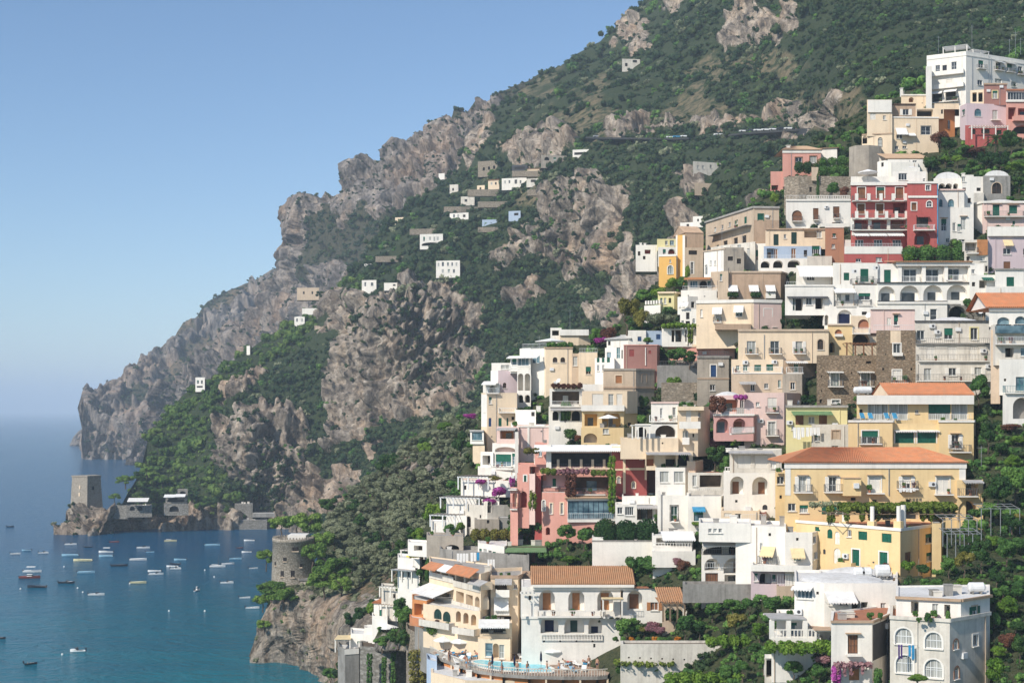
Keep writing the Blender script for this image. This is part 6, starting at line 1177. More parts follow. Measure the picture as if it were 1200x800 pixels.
b.vol([731, 770, 773], 404, 448, [0, 0, 3], 'brownpink', 8, ops=['s 740.3 413.5 5.5 8 c=darkred', 's 761.5 412.5 3 4 c=darkred'], par=.3, cor=('salmon', .15, .15)); b.pipe(756.5, 407, 428, 'white', .1)
b.vol([709, 731.5], 407, 440, [1.5, 0], 'white', 7, y=.2, ops=['w 713.5 417 5 9 g=blueglass', 'w 724.5 413.5 4 13 g=bluegreen', 'h 729 415 1.5 10'], par=.2); b.vol([697, 720], 419, 450, [1.5, 0], 'white', 6, y=-.8, ops=['s 701 421.5 3 6', 's 706.8 421.5 3 6', 's 713 421.5 3.5 6', 'w 701 431 2.5 7', 'w 707 431 2.5 7'], par=.1)
b = Bld('house', 'blue and white cottage pair behind the roof of the brown pink house', 'house', (757, 404))
b.vol([736, 757], 387, 406, [0, 0], 'white', 6, y=1, ops=['s 749.5 397 4.5 5.5 c=blueshutter'], par=.2); b.vol([757, 779], 387.5, 406, [0, 0], 'bluewhite', 6, y=1.6, ops=['s 771.5 394.5 5 6 c=blueshutter'], par=.2); b.vol([711, 738], 397, 408, [3, 0], 'white', 6, y=1, ops=['h 714 402 3 5'], roof='shed', roofh=1.1, rmat='roofwhite')
b = Bld('house', 'sandy brown cube house with an orange blind, above the yellow house with the parasol', 'house', (725, 465))
b.vol([707, 745, 767], 432, 475, [0, 0, 3], 'beige', 9, ops=['s 725 444.3 7.5 9 c=orangewood t tc=cream', 's 755 443 5 9 c=brownwood t tc=tan', 'h 765.5 446 1 4'], band=[(454, .3, .15, 'tan')], par=.3, cor=('greyplaster', .3, .15)); b.strip(745.3, 766.5, 433, 475, 'greyplaster', .02)  # last strip: grey panel paints the shaded right side darker
b.vol([682, 707.5], 450, 466, [0, 0], 'white', 6, y=1, par=.4)
b = Bld('house', 'yellow house with a big arched loggia, an open parasol and a wide balcony', 'house', (708, 520))
b.vol([682, 735, 747], 458, 482, [0, 0, 2], 'cream', 8, y=.4, ops=['s 700.5 468.5 13 14 c=white', 'w 716 468.5 6 14 g=curtain', 's 726 468 7 13 c=white'], par=.4); b.balcony(681, 731, 480.5, 1.3, 'solid', .9)
b.vol([682, 731, 747], 480.5, 503, [0, 0, 3], 'yellow', 7, y=0, ops=['V 692.5 492 15 14 m=ochre', 'A 716.5 490.5 22 19 m=ochre dw=.2', 'h 738 497 5 4'], par=.2); b.vol([681, 731, 748], 501, 528, [0, 0, 3], 'yellow', 6, y=-1.6, ops=['A 692 513 16 11 m=whitedirty nd f=.9', 'w 710 505 7 6 g=curtain'], par=.3)
parasol(713, 501.5, b.Y0-1.3, 1.7, 'white open parasol in the arched loggia of the yellow house')
parasol(645, 408, T(655, 456)+4, 3.0, 'wide white parasol on the roof of the tall cream house', h=1.9)
b = Bld('house', 'cream terrace house with white parapet and roof clutter at the top of the left town', 'house', (668, 400))
b.vol([656, 678, 692], 389, 404, [0, 0, 1], 'cream', 7, par=.3); b.vol([656, 690], 386, 391, [0, 0], 'white', 5, y=-.4, par=.3); b.vol([645, 658], 384, 400, [0, 0], 'white', 5, y=2, ops=['V 651 390 8 6 m=inside nd'])
# restaurant terrace under vines
b = Bld('restaurant', 'terrace restaurant with white columns and dark chairs under a green vine roof', 'restaurant', (810, 420))
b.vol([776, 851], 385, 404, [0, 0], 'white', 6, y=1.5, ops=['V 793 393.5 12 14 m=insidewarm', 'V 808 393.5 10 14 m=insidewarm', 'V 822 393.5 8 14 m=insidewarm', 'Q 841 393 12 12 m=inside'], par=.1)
b.vol([783, 848, 861], 403, 422, [3, 0, 0], 'salmon', 8, y=0, par=.2, rmat='paving', ops=['h 815 414 3 3']); b.rail(784, 846, 403, 'rail', .7, -.1); b.pergola(777, 850, 384, 403, .6, 0, 6, 'slats', 'white', 'brownwood'); b.strip(783, 848, 403.5, 406.5, 'cream', .2)
b = Bld('retaining_wall', 'dark garden retaining wall with railing left of the grey brown cube house', 'wall', (790, 440))
b.vol([770, 817], 428, 455, [0, 0], 'concrete', 4, par=.3, rmat='soil', y=1); b.rail(772, 816, 428, 'rail', .8)
b = Bld('old_wall', 'rough rubble garden wall below the railing, beside the grey brown cube house', 'wall', (800, 470))
b.vol([775, 818], 448, 476, [0, 0], 'rubble', 4, y=0, par=.2, rmat='soil')
# ================================================================ lower left edge, pool terrace, towers, far houses
b = Bld('house', "narrow white house with a grey canopy and yellow parasol at the town's left foot", 'house', (478, 690), Y=236)
b.vol([466, 492], 655, 700, [3, 0], 'white', 7, ops=['w 471 673 4 8', 'w 479 672 4 9', 'h 488 668 3 6'], par=.3); b.pergola(466, 489, 668, 680, 1.4, 0, 3, 'solid', 'white', 'awninggrey'); b.rail(467, 490, 655, 'railwhite', .9); b.vol([480, 494], 640, 664, [1, 0], 'white', 5, y=3, par=.2)
b.pergola(468, 500, 646, 656, -.6, -4, 3, 'slats', 'white', 'roofgrey')
b = Bld('house', 'dark stone ivy covered garden wall and shed above the orange loggia hotel', 'house', (515, 660), Y=226)
b.vol([500, 543], 628, 660, [2, 0], 'greyplaster', 6, par=.3, rmat='roofgrey', ops=['Q 530 641 16 6 m=inside']); b.vol([478, 502], 636, 650, [2, 0], 'white', 5, y=3, par=.3, ops=['V 490 642 10 6 m=insidewarm nd'])
b = Bld('house', 'white stepped house with a grey outside stair below the yellow parasol', 'house', (462, 708), Y=243)
b.vol([447, 482], 690, 712, [3, 0], 'whitedirty', 6, par=.3, ops=['w 474 697 4 6', 'h 462 698 3 5'], rmat='roofgrey'); b.pergola(449, 474, 688, 698, 1.0, 0, 3, 'slats', 'white')
b = Bld('house', 'small white cottage with a terracotta roof and a shaded porch above the cliff garden', 'house', (452, 738), Y=246)
b.vol([438, 466], 708, 736, [2, 0], 'white', 6, ops=['w 446 720 5 12', 'V 458 720 10 12 m=insidewarm'], roof='shed', rmat='tile_new', roofh=.6, over=.3); b.pergola(450, 468, 708, 722, 1.8, 0, 3, 'slats', 'white', 'tan'); b.vol([436, 454], 722, 738, [1, 0], 'white', 4, y=-2, par=.4)
b = Bld('house', 'flat white house with a cream sunshade and a curved terrace on the grey sea wall', 'house', (415, 768), Y=248)
b.vol([411, 437], 744, 772, [2, 0], 'white', 7, ops=['w 421 756 5 10', 'h 430 753 3 4'], par=.3); b.vol([427, 436], 735, 748, [0, 0], 'white', 3, y=3, par=.1); b.pergola(395, 412, 747, 760, 2.5, -2, 2, 'solid', 'white', 'awningcream'); b.vol([396, 404, 421], 760, 806, [3, 0, 1], 'concrete', 6, y=-1.5, par=.6); b.strip(404, 420.5, 760, 766, 'white', .1)
parasol(454, 746, 244, 2.0, 'white parasol in the dark cliff garden beside the flat white house', h=2.2)
parasol(485, 664, 233, 1.3, 'yellow parasol beside the narrow white house at the left foot of the town', 'cloth_yellow')
b = Bld('retaining_wall', 'tall vine streaked stone retaining wall under the cliff garden', 'wall', (445, 806), Y=240)
b.vol([422, 466, 482], 760, 812, [3, 0, 2], 'greystone', 6, par=.3, rmat='soil')
b = Bld('retaining_wall', 'mossy rubble wall below the hotel garden, left of the pool terrace', 'wall', (495, 812), Y=212)
b.vol([476, 488, 514], 745, 812, [8, 3, 0], 'rubble', 6, par=.3, rmat='soil')
b = Bld('garden_terrace', 'dark planted garden terrace with a low white railing below the loggia hotel', 'terrace', (520, 760), Y=207)
b.vol([486, 500, 540], 744, 775, [9, 4, 0], 'concrete', 8, y=-.5, par=.3, rmat='soil'); b.rail(501, 539, 744, 'railwhite', .8)
# pool terrace
edge = [(504, 764), (518, 771), (540, 779), (560, 785), (590, 789), (620, 791), (660, 792), (700, 792), (712, 791)]
t_ = empty('pool_terrace', W(600, 790, YT(790)), 'curved hotel terrace with a blue swimming pool over an orange arcade', 'terrace')
pl = [np.array(W(a, c, YT(c))) for a, c in edge]; mb = MB()
bk = [np.array(W(724, 770, YT(770))), np.array(W(600, 760, YT(760))), np.array(W(520, 756, YT(756)))]
ring = [tuple(p) for p in pl+bk]; mb.add(ring, [tuple(range(len(ring)))]); mb.build('paving', 'paving', t_, normals=False)
mb = MB(); rm = MB()
for p, q in zip(pl[:-1], pl[1:]):
    mb.quad(tuple(p-(0, 0, .003)), tuple(q-(0, 0, .003)), tuple(q-(0, 0, .45)), tuple(p-(0, 0, .45)))
    L_ = np.linalg.norm(q-p); n = max(1, int(L_/.35))
    for i in range(n): r_ = p+(q-p)*i/n; rm.tube(tuple(r_), tuple(r_+(0, 0, .85)), .05, n=5, cap=False)
    rm.tube(tuple(p+(0, 0, .88)), tuple(q+(0, 0, .88)), .08, n=4)
mb.build('edge_beam', 'concrete', t_); rm.build('balustrade', 'whitedirty', t_)
mb = MB(); pm = MB()
for j, (p, q) in enumerate(zip(pl[:-1], pl[1:])):
    d = (q-p); L_ = np.linalg.norm(d); d = d/L_; nn = np.array([d[1], -d[0], 0]); off = np.array([0, .7, 0]); n = max(1, round(L_/2.6))
    a = p+off-(0, 0, .45); c = q+off-(0, 0, .45); mb.quad(tuple(a), tuple(c), tuple(c-(0, 0, 6)), tuple(a-(0, 0, 6)))
    for i in range(n+1):
        r_ = p+(q-p)*i/n+(0, .35, 0); pm.box(r_[0]-.12, r_[0]+.12, r_[1]-.3, r_[1]+.3, r_[2]-3.0, r_[2]-.46)
mb.build('arcade_wall', 'orange', t_); pm.build('arcade_pier', 'cream', t_)
pool = [(553, 777), (556, 774), (566, 773), (580, 774.5), (600, 776), (622, 777), (638, 779), (646, 783), (646, 787), (620, 787), (585, 785), (562, 781)]
pp = [W(a, c, YT(c)) for a, c in pool]; mb = MB(); mb.add([(x, y, z+.05) for x, y, z in pp], [tuple(range(len(pp)))]); po = mb.build('pool_water', 'poolwater', t_, normals=False)
mb = MB(); c = np.mean(np.array(pp), 0)
for a_, b_ in zip(pp, pp[1:]+pp[:1]):
    a_ = np.array(a_); b_ = np.array(b_); oa = a_+(a_-c)/np.linalg.norm(a_-c)*.5; ob = b_+(b_-c)/np.linalg.norm(b_-c)*.5
    mb.hexa([tuple(a_+(0, 0, .003)), tuple(b_+(0, 0, .003)), tuple(ob+(0, 0, .003)), tuple(oa+(0, 0, .003)), tuple(a_+(0, 0, .09)), tuple(b_+(0, 0, .09)), tuple(ob+(0, 0, .09)), tuple(oa+(0, 0, .09))])
mb.build('pool_rim', 'white', t_)
b = Bld('terrace_roof', 'lower pale terrace roof under the orange arcade of the pool terrace', 'roof', (560, 806), Y=188)
b.vol([505, 545, 720], 797, 812, [6, 0, 0], 'cream', 7, y=-2, par=.1, rmat='roofwhite'); b.vol([500, 512], 775, 812, [2, 0], 'bluewhite', 5, y=6)
# people and things around the pool
def skin_person(name, joints, edges, rad, mat):
    me = bpy.data.meshes.new(name); me.from_pydata(joints, edges, []); o = bpy.data.objects.new(name, me); COL.objects.link(o)
    m_ = o.modifiers.new('s', 'SKIN'); 
    for v, r in zip(me.skin_vertices[0].data, rad): v.radius = (r, r)
    me.skin_vertices[0].data[0].use_root = True; ss = o.modifiers.new('u', 'SUBSURF'); ss.levels = 1
    dg = bpy.context.evaluated_depsgraph_get(); dg.update(); nm = bpy.data.meshes.new_from_object(o.evaluated_get(dg)); bpy.data.objects.remove(o); nm.name = name; nm.materials.clear(); nm.materials.append(M[mat]); nm.polygons.foreach_set('use_smooth', [True]*len(nm.polygons)); return nm
def stand_mesh(a=.0):
    J = [(0,0,.93),(0,0,1.15),(0,0,1.38),(0,0,1.50),(0,-.01,1.60),(0,-.02,1.72), (-.11,0,.86),(-.12,.02,.48),(-.13,.05,.08),(-.13,-.08,.04), (.11,0,.86),(.14,-.08,.48),(.15,-.02,.08),(.15,-.14,.04),
         (-.19,0,1.40),(-.24,.03,1.12),(-.22,-.10,.90),(-.21,-.16,.80),(.19,0,1.40),(.26,.02,1.12),(.30,-.16,.98+a),(.31,-.26,.96+a)]
    E = [(0,1),(1,2),(2,3),(3,4),(4,5),(0,6),(6,7),(7,8),(8,9),(0,10),(10,11),(11,12),(12,13),(2,14),(14,15),(15,16),(16,17),(2,18),(18,19),(19,20),(20,21)]
    r = [.14,.125,.15,.055,.085,.07,.09,.06,.04,.03,.09,.06,.04,.03,.055,.042,.034,.026,.055,.042,.034,.026]
    return skin_person('body', J, E, r, 'skin')
def lie_mesh():
    J = [(0,0,.45),(0,.25,.50),(0,.5,.62),(0,.6,.70),(0,.68,.76),(0,.75,.84), (-.1,-.1,.45),(-.12,-.45,.62),(-.12,-.85,.42),(-.12,-.92,.5), (.1,-.1,.45),(.12,-.5,.45),(.12,-.95,.42),(.12,-1.02,.5), (-.19,.5,.6),(-.28,.3,.5),(-.24,.05,.5),(.19,.5,.6),(.28,.3,.5),(.24,.05,.5)]
    E = [(0,1),(1,2),(2,3),(3,4),(4,5),(0,6),(6,7),(7,8),(8,9),(0,10),(10,11),(11,12),(12,13),(2,14),(14,15),(15,16),(2,17),(17,18),(18,19)]
    r = [.13,.12,.13,.055,.085,.07,.09,.06,.04,.03,.09,.06,.04,.03,.05,.04,.03,.05,.04,.03]
    return skin_person('body', J, E, r, 'skin')
SM, LM = stand_mesh(), lie_mesh()
def hair_mesh(c, n='hair'):
    mb = MB(); mb.lathe(c, [(.05, -.1), (.1, -.06), (.105, .02), (.08, .08), (.02, .11)], 8); return mb
def shorts(c, lie, mat, t_, L0):
    mb = MB()
    if lie: mb.tube((c[0], c[1]-.16, c[2]), (c[0], c[1]+.1, c[2]+.03), .165, .15, 8)
    else: mb.lathe(c, [(.175, -.16), (.17, -.02), (.15, .1)], 8)
    mb.build('swimwear', mat, t_)
def person(px, py, i, lie, col, label, z=0.0):
    Y = YT(py); x, y, zz = W(px, py, Y); zz = TERR+z+.004
    t_ = empty('person', (x, y, zz), label, 'person', 'bathers around the hotel pool'); t_.rotation_euler = (0, 0, 0)
    o = bpy.data.objects.new('body', LM if lie else SM); link_obj(o, t_)
    hp = (x, y+.74, zz+.84) if lie else (x, y-.005, zz+1.70)
    hair_mesh(hp).build('hair', 'hair', t_); shorts((x, y, zz+.45) if lie else (x, y, zz+.9), lie, col, t_, None); t_.rotation_euler = (0, 0, R((i*67) % 180-90)); return t_
def lounger(px, py, rz, i, label):
    Y = YT(py); x, y, z = W(px, py, Y); t_ = empty('sun_lounger', (x, y, z), label, 'sun lounger', 'sun loungers around the hotel pool')
    mb = MB(); mb.box(x-.33, x+.33, y-1.0, y+.3, z+.28, z+.34); mb.hexa([(x-.33, y+.3, z+.28), (x+.33, y+.3, z+.28), (x+.33, y+.9, z+.62), (x-.33, y+.9, z+.62), (x-.33, y+.3, z+.34), (x+.33, y+.3, z+.34), (x+.33, y+.9, z+.68), (x-.33, y+.9, z+.68)]); mb.build('cushion', ('hullcyan', 'canvas', 'awningblue', 'canvas')[i % 4], t_)
    mb = MB()
    for sx in (-.3, .3):
        for sy in (-.95, .25): mb.box(x+sx-.03, x+sx+.03, y+sy-.03, y+sy+.03, z, z+.28)
    mb.build('frame', 'railwhite', t_); t_.rotation_euler = (0, 0, rz)
random.seed(3); k = 0
spots = [(516, 768), (523, 771), (531, 770), (538, 774), (545, 775), (529, 765), (541, 769), (549, 771), (552, 781), (535, 777), (560, 770), (612, 772), (622, 772), (634, 773), (645, 775), (656, 777), (666, 779), (676, 780), (686, 779), (660, 785), (672, 787), (684, 786), (650, 773), (664, 773), (678, 774)]
for i, (px, py) in enumerate(spots):
    side = 'left of the blue pool' if px < 562 else ('along the back edge of the blue pool' if px < 645 else 'right of the blue pool')
    lounger(px, py, random.uniform(-.7, .7), i, ('pale blue', 'white', 'dark blue', 'white')[i % 4]+' cushioned sun lounger '+side)
    if i % 2 == 0: person(px+random.uniform(-.3, .3), py, i, True, ('navy', 'cloth_red', 'cloth_blue')[i % 3], ('sunbather in dark swimwear lying ', 'sunbather in red swimwear lying ', 'sunbather in blue swimwear lying ')[i % 3]+side)
for i, (px, py) in enumerate([(526, 775), (547, 783), (574, 788), (588, 789), (606, 789.5), (618, 790), (641, 789.5), (571, 771.5), (596, 773), (655, 789), (690, 783), (555, 766), (700, 785)]):
    side = 'by the railing in front of the pool' if py > 786 else ('behind the pool' if 560 < px < 600 else ('near the left end of the pool' if px < 560 else 'at the right end of the pool'))
    person(px, py, i+5, False, ('navy', 'cloth_blue', 'canvas', 'cloth_red')[i % 4], ('person in dark swimwear standing ', 'person in blue swimwear standing ', 'person in white swimwear standing ', 'person in red swimwear standing ')[i % 4]+side)
for i, (px, py, cl) in enumerate([(520, 764, 0), (530, 760, 0), (569, 765, 0), (577, 786, 1), (634, 783, 1), (664, 776, 1), (648, 777, 0), (700, 777, 1), (540, 766, 0), (603, 788, 1)]):
    parasol(px, py, YT(py), 1.5, ('open white parasol ', 'folded dark parasol ')[cl]+('left of the pool', 'at the far left of the pool terrace', 'by the hotel entrance door', 'at the front edge of the pool', 'in front of the white hotel wall', 'against the white hotel wall', 'right of the pool', 'at the far right of the pool terrace', 'beside the left tip of the pool', 'at the front rail of the pool')[i], 'navy' if cl else 'canvas', closed=bool(cl))
# ---- round tower
Yt = 352; x0, _, zb = W(340, 684, Yt); rt = 24.3*Yt/F; t_ = empty('round_tower', (x0, Yt+rt, zb), 'round grey stone watchtower with small windows among the pines', 'tower')
zt = H-(632-HZ)*Yt/F; c = (x0, Yt+rt, 0)
mb = MB(); mb.lathe(c, [(rt*1.12, zb-8), (rt*1.06, zb), (rt*1.0, zt-.9), (rt*1.02, zt-.85), (rt*1.02, zt), (rt*.9, zt), (rt*.9, zt-1.0)], 48, closed=False); mb.build('wall', 'towerstone', t_, True)
mb = MB(); mb.lathe(c, [(rt*.9, zt-.98), (.01, zt-.95)], 32, closed=False); mb.build('roof', 'roofgrey', t_)
mb = MB(); mb.box(x0-1.0, x0+rt*.7, Yt+rt-3, Yt+rt+3, zt-.9, zt+.9); mb.build('roof_room', 'white', t_)
for px, py, w, h in ((334, 655, 4, 4.5), (346, 643, 7, 4.5), (331, 672, 4.5, 7), (343, 672, 4.5, 8), (352, 662, 3, 4), (322, 660, 2.5, 4)):
    a = math.asin(max(-1, min(1, (px-340)/24.3))); rr = rt*1.02; cx = x0+rr*math.sin(a); cy = Yt+rt-rr*math.cos(a); z = H-(py-HZ)*cy/F; s = cy/F; tv = (math.cos(a), math.sin(a)); nv = (math.sin(a), -math.cos(a))
    mb = MB(); P8 = []
    for zz in (z-h*s/2, z+h*s/2):
        for du, dn in ((-1, .14), (1, .14), (1, -.3), (-1, -.3)): P8.append((cx+tv[0]*du*w*s/2+nv[0]*dn, cy+tv[1]*du*w*s/2+nv[1]*dn, zz))
    mb.hexa(P8); wo = mb.build('window', 'inside', t_)
    mb = MB(); zz = z-h*s/2; mb.box(cx-w*s*.6, cx+w*s*.6, cy-.35, cy+.1, zz-.25, zz-.003); mb.build('sill', 'beige', wo)
mb = MB()
for i in range(40):
    a = i*2*math.pi/40; mb.box(x0+rt*.96*math.sin(a)-.18, x0+rt*.96*math.sin(a)+.18, Yt+rt-rt*.96*math.cos(a)-.18, Yt+rt-rt*.96*math.cos(a)+.18, zt+.002, zt+.4)
mb.build('battlement', 'towerstone', t_)
b = Bld('hut', 'small grey stone shed leaning against the right foot of the round tower', 'shed', (358, 690), Y=351)
b.vol([352, 364], 680, 705, [1, 0], 'greyplaster', 5, ops=['h 357 694 2 4'], roof='shed', roofh=.8, rmat='roofgrey')
# ---- square tower on the headland
Yq = 713; s = Yq/F; t_ = empty('square_tower', W(98, 596, Yq), 'square tapering stone tower on the headland rock', 'tower')
zb = H-(596-HZ)*s; zt = H-(559-HZ)*s
def fr(z, f): hw = [(83, 102, 119), (85.5, 102.5, 116)][f]; a = [((hw[0]-601)*(Yq+6)/F, Yq+6), ((hw[1]-600)*s, Yq), ((hw[2]-598)*(Yq+7)/F, Yq+7), (((hw[0]+hw[2])/2-600)*s, Yq+15)]; return [(x, y, z) for x, y in a]
mb = MB(); lo, hi = fr(zb-3, 0), fr(zt, 1); mb.hexa(lo+hi); mb.build('wall', 'towerstone', t_)
cen = np.mean(np.array(hi), 0); mb = MB(); hi2 = [tuple(cen+(np.array(p)-cen)*1.05) for p in hi]; mb.hexa([(x, y, z+.003) for x, y, z in hi2]+[(x, y, z+.7) for x, y, z in hi2]); mb.build('parapet', 'towerstone', t_)
for px, py, m_ in ((92, 571, 'cream'), (91.5, 579.5, 'cream'), (107, 572, 'inside')):
    f_ = (py-559)/35; A = np.array(hi[0])*(1-f_)+np.array(lo[0])*f_; B_ = np.array(hi[1])*(1-f_)+np.array(lo[1])*f_; C_ = np.array(hi[2])*(1-f_)+np.array(lo[2])*f_
    Pq, Qq = (A, B_) if px < 102 else (B_, C_); u = ((px-600)*s-Pq[0])/(Qq[0]-Pq[0]); p = Pq+(Qq-Pq)*u; d = (Qq-Pq)/np.linalg.norm(Qq-Pq); nn = np.array([d[1], -d[0], 0]); nn = nn if nn[1] < 0 else -nn
    mb = MB(); P8 = []
    for zz in (-.9, .9):
        for du, dn in ((-.5, .35), (.5, .35), (.5, -.5), (-.5, -.5)): q = p+d*du+nn*dn; P8.append((q[0], q[1], H-(py-HZ)*s+zz))
    mb.hexa(P8); mb.build('window', m_, t_)
b = Bld('house', 'stone headland house with two dark sea arches and cream canopies, right of the square tower', 'house', (165, 602), Y=707)
b.vol([148, 178], 592, 600, [0, 1], 'greystone', 8, ops=['Q 155 595.5 6 5 m=inside f=.9', 'Q 164 595.5 6 5 m=inside f=.9'], par=.5); b.awning(151, 175, 583, 5, 1.6, 'awning'); b.vol([130, 150], 592, 602, [1, 0], 'greystone', 4, y=1)
b = Bld('house', 'stone headland house with pale roof canopies and one arched boathouse door, under the pines', 'house', (206, 612), Y=712)
b.vol([192, 221], 590, 603, [0, 1], 'greystone', 8, ops=['Q 204 596 11 7 m=inside', 'w 200 592 2 2'], par=.5); b.vol([194, 219], 580, 590, [0, 1], 'greystone', 6, y=3, ops=['Q 206 585.5 20 5 m=inside']); b.awning(193, 206, 579, 4, 1.2, 'canvas'); b.awning(206, 218, 578.5, 4, 1.2, 'canvas'); b.vol([208, 220], 573, 584, [0, 0], 'greystone', 5, y=5, ops=['Q 214 577.5 7 5 m=inside'])
b = Bld('boathouse', 'grey stone boathouse and quay with one low arch at the head of the cove', 'boathouse', (285, 612), Y=735)
b.vol([275, 296], 590, 612, [0, 1], 'greystone', 8, ops=['Q 283.5 606 16 6 m=inside'], par=.3); b.vol([268, 313], 609, 622, [0, 2], 'greystone', 6, y=-6, par=.2); b.vol([296, 322], 601, 605, [0, 1], 'concrete', 5, y=-3, par=.1)
# ---- houses on the far slope
def far(label, x0, x1, top, bot, mat='white', ops=(), name='house', dy=(2, 0), depth=9, Y=None, **k):
    Yh = Y or float(Dcl(np.array([(x0+x1)/2]), np.array([bot]))[0])-6; b = Bld(name, label, 'house', ((x0+x1)/2, bot), Y=Yh, group='houses scattered on the far slope'); b.vol([x0, x1], top, bot, list(dy), mat, depth, ops=ops, par=.4, ext=1.5, **k); return b
far('white cube house with tall windows alone on the pine covered ridge, furthest left', 229, 240, 442, 456, ops=['w 232 447.5 2.2 4 g=inside', 'w 236.5 447.5 2.2 4 g=inside', 'h 234 453 7 2'])
far('low white house half hidden by pines right of the lone ridge house', 257, 269, 428, 434, ops=['h 263 431 3 2']); far('tiny white shed among pines on the ridge', 289, 293, 405, 413)
far('small white chapel shaped house on the slope crest', 345, 357, 371, 380, ops=['w 348 375 2 4', 'w 354 375 2 4'], roof='dome', roofh=1.0); far('long low white terrace house above the small chapel shaped house', 354, 380, 361, 366)
far('white two storey house right of the grey cliff top barn', 424, 441, 328, 341, ops=['w 428 333 2 5', 'w 436 333 3 4'], roof='dome', roofh=.7); b = far('white house with an arched gallery on the lower terraces', 427, 444, 309, 320, ops=['w 431 313 2 4', 'A 438 315 3 5 m=inside nd'])
far('long white garden wall house right of the white two storey house', 450, 482, 331, 337, ops=['h 462 334 3 2', 'h 474 334 3 2']); far('white balustraded terrace below the white two storey house', 404, 424, 342, 351, 'whitedirty')
far('white cube house with two rows of dark windows on the cliff edge', 511, 539, 305, 322, dy=(3, 0), ops=['w 514 310 2 4', 'w 519 309.5 2.5 5', 'w 525 309.5 2 4 x=3,5', 'w 519 317.5 2.5 4', 'w 526 317.5 2.5 4 x=2,6'])
b = far('white villa with a dark porch above the cliff edge cube house', 492, 519, 274, 289, ops=['w 497 280 2 5', 'w 504 279.5 2.5 4', 'w 513 279.5 2.5 4', 'Q 505 286 22 4 m=inside', 'w 509 280 2 5'])
far('long cream house with a flat roof on the upper left slope', 463, 488, 254, 265, 'cream', ['w 470 259 2 3 x=3,6'], dy=(4, 0)); far('white house with a sloping roof above the long cream house', 482, 500, 235, 244, ops=['w 488 240 2 3', 'w 494 239 2 3'], dy=(5, 0))
far('white and grey farmhouse in the middle of the far terraces', 527, 549, 249, 258, ops=['w 532 253 2 3.5', 'w 537 253 2 3.5', 'h 544 253 3 3'], dy=(4, 0)); far('small stone barn with a low roof on the far terraces', 559, 568, 217, 226, 'cream', ['h 563 221 2 3'])
far('white longhouse with dark doors in the upper hamlet', 588, 617, 208, 219, ops=['w 592 213.5 2 3.5', 'w 597 213 2 3.5', 'w 604.5 213 3 5 g=inside', 'w 610 213 2 3.5'], dy=(4, 0)); far('grey roofed annex right of the white longhouse', 617, 634, 209, 216, 'whitedirty', ['h 625 212 6 3'])
far('ruined stone house with arches at the top left of the hamlet', 560, 596, 187, 203, 'rubble', ['Q 567 198 2.5 4 m=inside', 'Q 573 197 2.5 4 m=inside', 'Q 579 196 2.5 4 m=inside', 'Q 585 195 2.5 4 m=inside'], dy=(8, 0)); far('dark flat roofed house between the ruined house and the white longhouse', 600, 618, 193, 200, 'greydark', ['h 609 197 12 3'])
far('grey house with a garage door at the top right of the hamlet', 634, 664, 182, 194, 'greyplaster', ['Q 641 186 6 4 m=inside', 'w 650 186 3 3', 'w 656 187 3 3'], dy=(0, 2)); far('white roofed bungalow on the hilltop right of the hamlet', 671, 690, 175, 182, 'white', ['h 680 180 14 3'])
far('small blue green house among the trees below the hamlet', 596, 610, 247, 256, 'bluewhite', ['h 605 251 5 3']); far('low terraced shed with a pale roof under the small blue green house', 565, 588, 257, 262, 'bluewhite'); far('stepped pale cottage left of the small stone barn', 540, 556, 230, 238, 'whitedirty', ['h 546 235 3 3']); far('little white cottage at the left rim of the hamlet', 527, 537, 216, 228, 'whitedirty', ['h 531 222 2 3'])
far('cream house with a tiled roof in the upper hamlet', 618, 632, 198, 206, 'cream', ['w 622 202 2 3', 'w 628 202 2 3'], roof='tile', rmat='tile_faded', roofh=1.2); far('pale house with a tiled roof left of the longhouse', 572, 585, 211, 219, 'cream', ['w 576 215 2 3', 'h 581 215 2 3'], roof='tile', rmat='tile_old', roofh=1.2); far('small pale cottage right of the terraced shed', 630, 641, 232, 239, 'whitedirty', ['h 635 236 3 3'])
far('tiny white house on the skyline ledge left of the hamlet', 514, 521, 203, 208)
far('ruined roofless pale house high on the mountain slope', 729, 750, 69, 82, 'whitedirty', ['h 734 76 3 4', 'h 744 72 5 3'], dy=(0, 2)); far('square white house on the wooded slope above the town', 812, 850, 189, 203, 'whitedirty', ['w 818 196 2.5 4', 'w 824 196 2.5 4', 'w 833 195 2.5 4', 'h 843 194 5 2'], dy=(0, 6)); far('bare grey wall house below the square white house', 814, 839, 214, 225, 'beige', dy=(0, 3))
far('small white house among trees above the long brown block', 797, 820, 260, 268, 'white', ['h 806 264 3 3'], dy=(3, 0)); far('white villa with a dark window among trees above the ochre house', 812, 824, 253, 262, 'white', ['h 818 258 2 3'])
far('grey cliff top barn with a flat roof left of the white two storey house', 348, 374, 337, 349, 'beige', ['h 356 343 2 3', 'h 366 343 2 3'], Y=980)
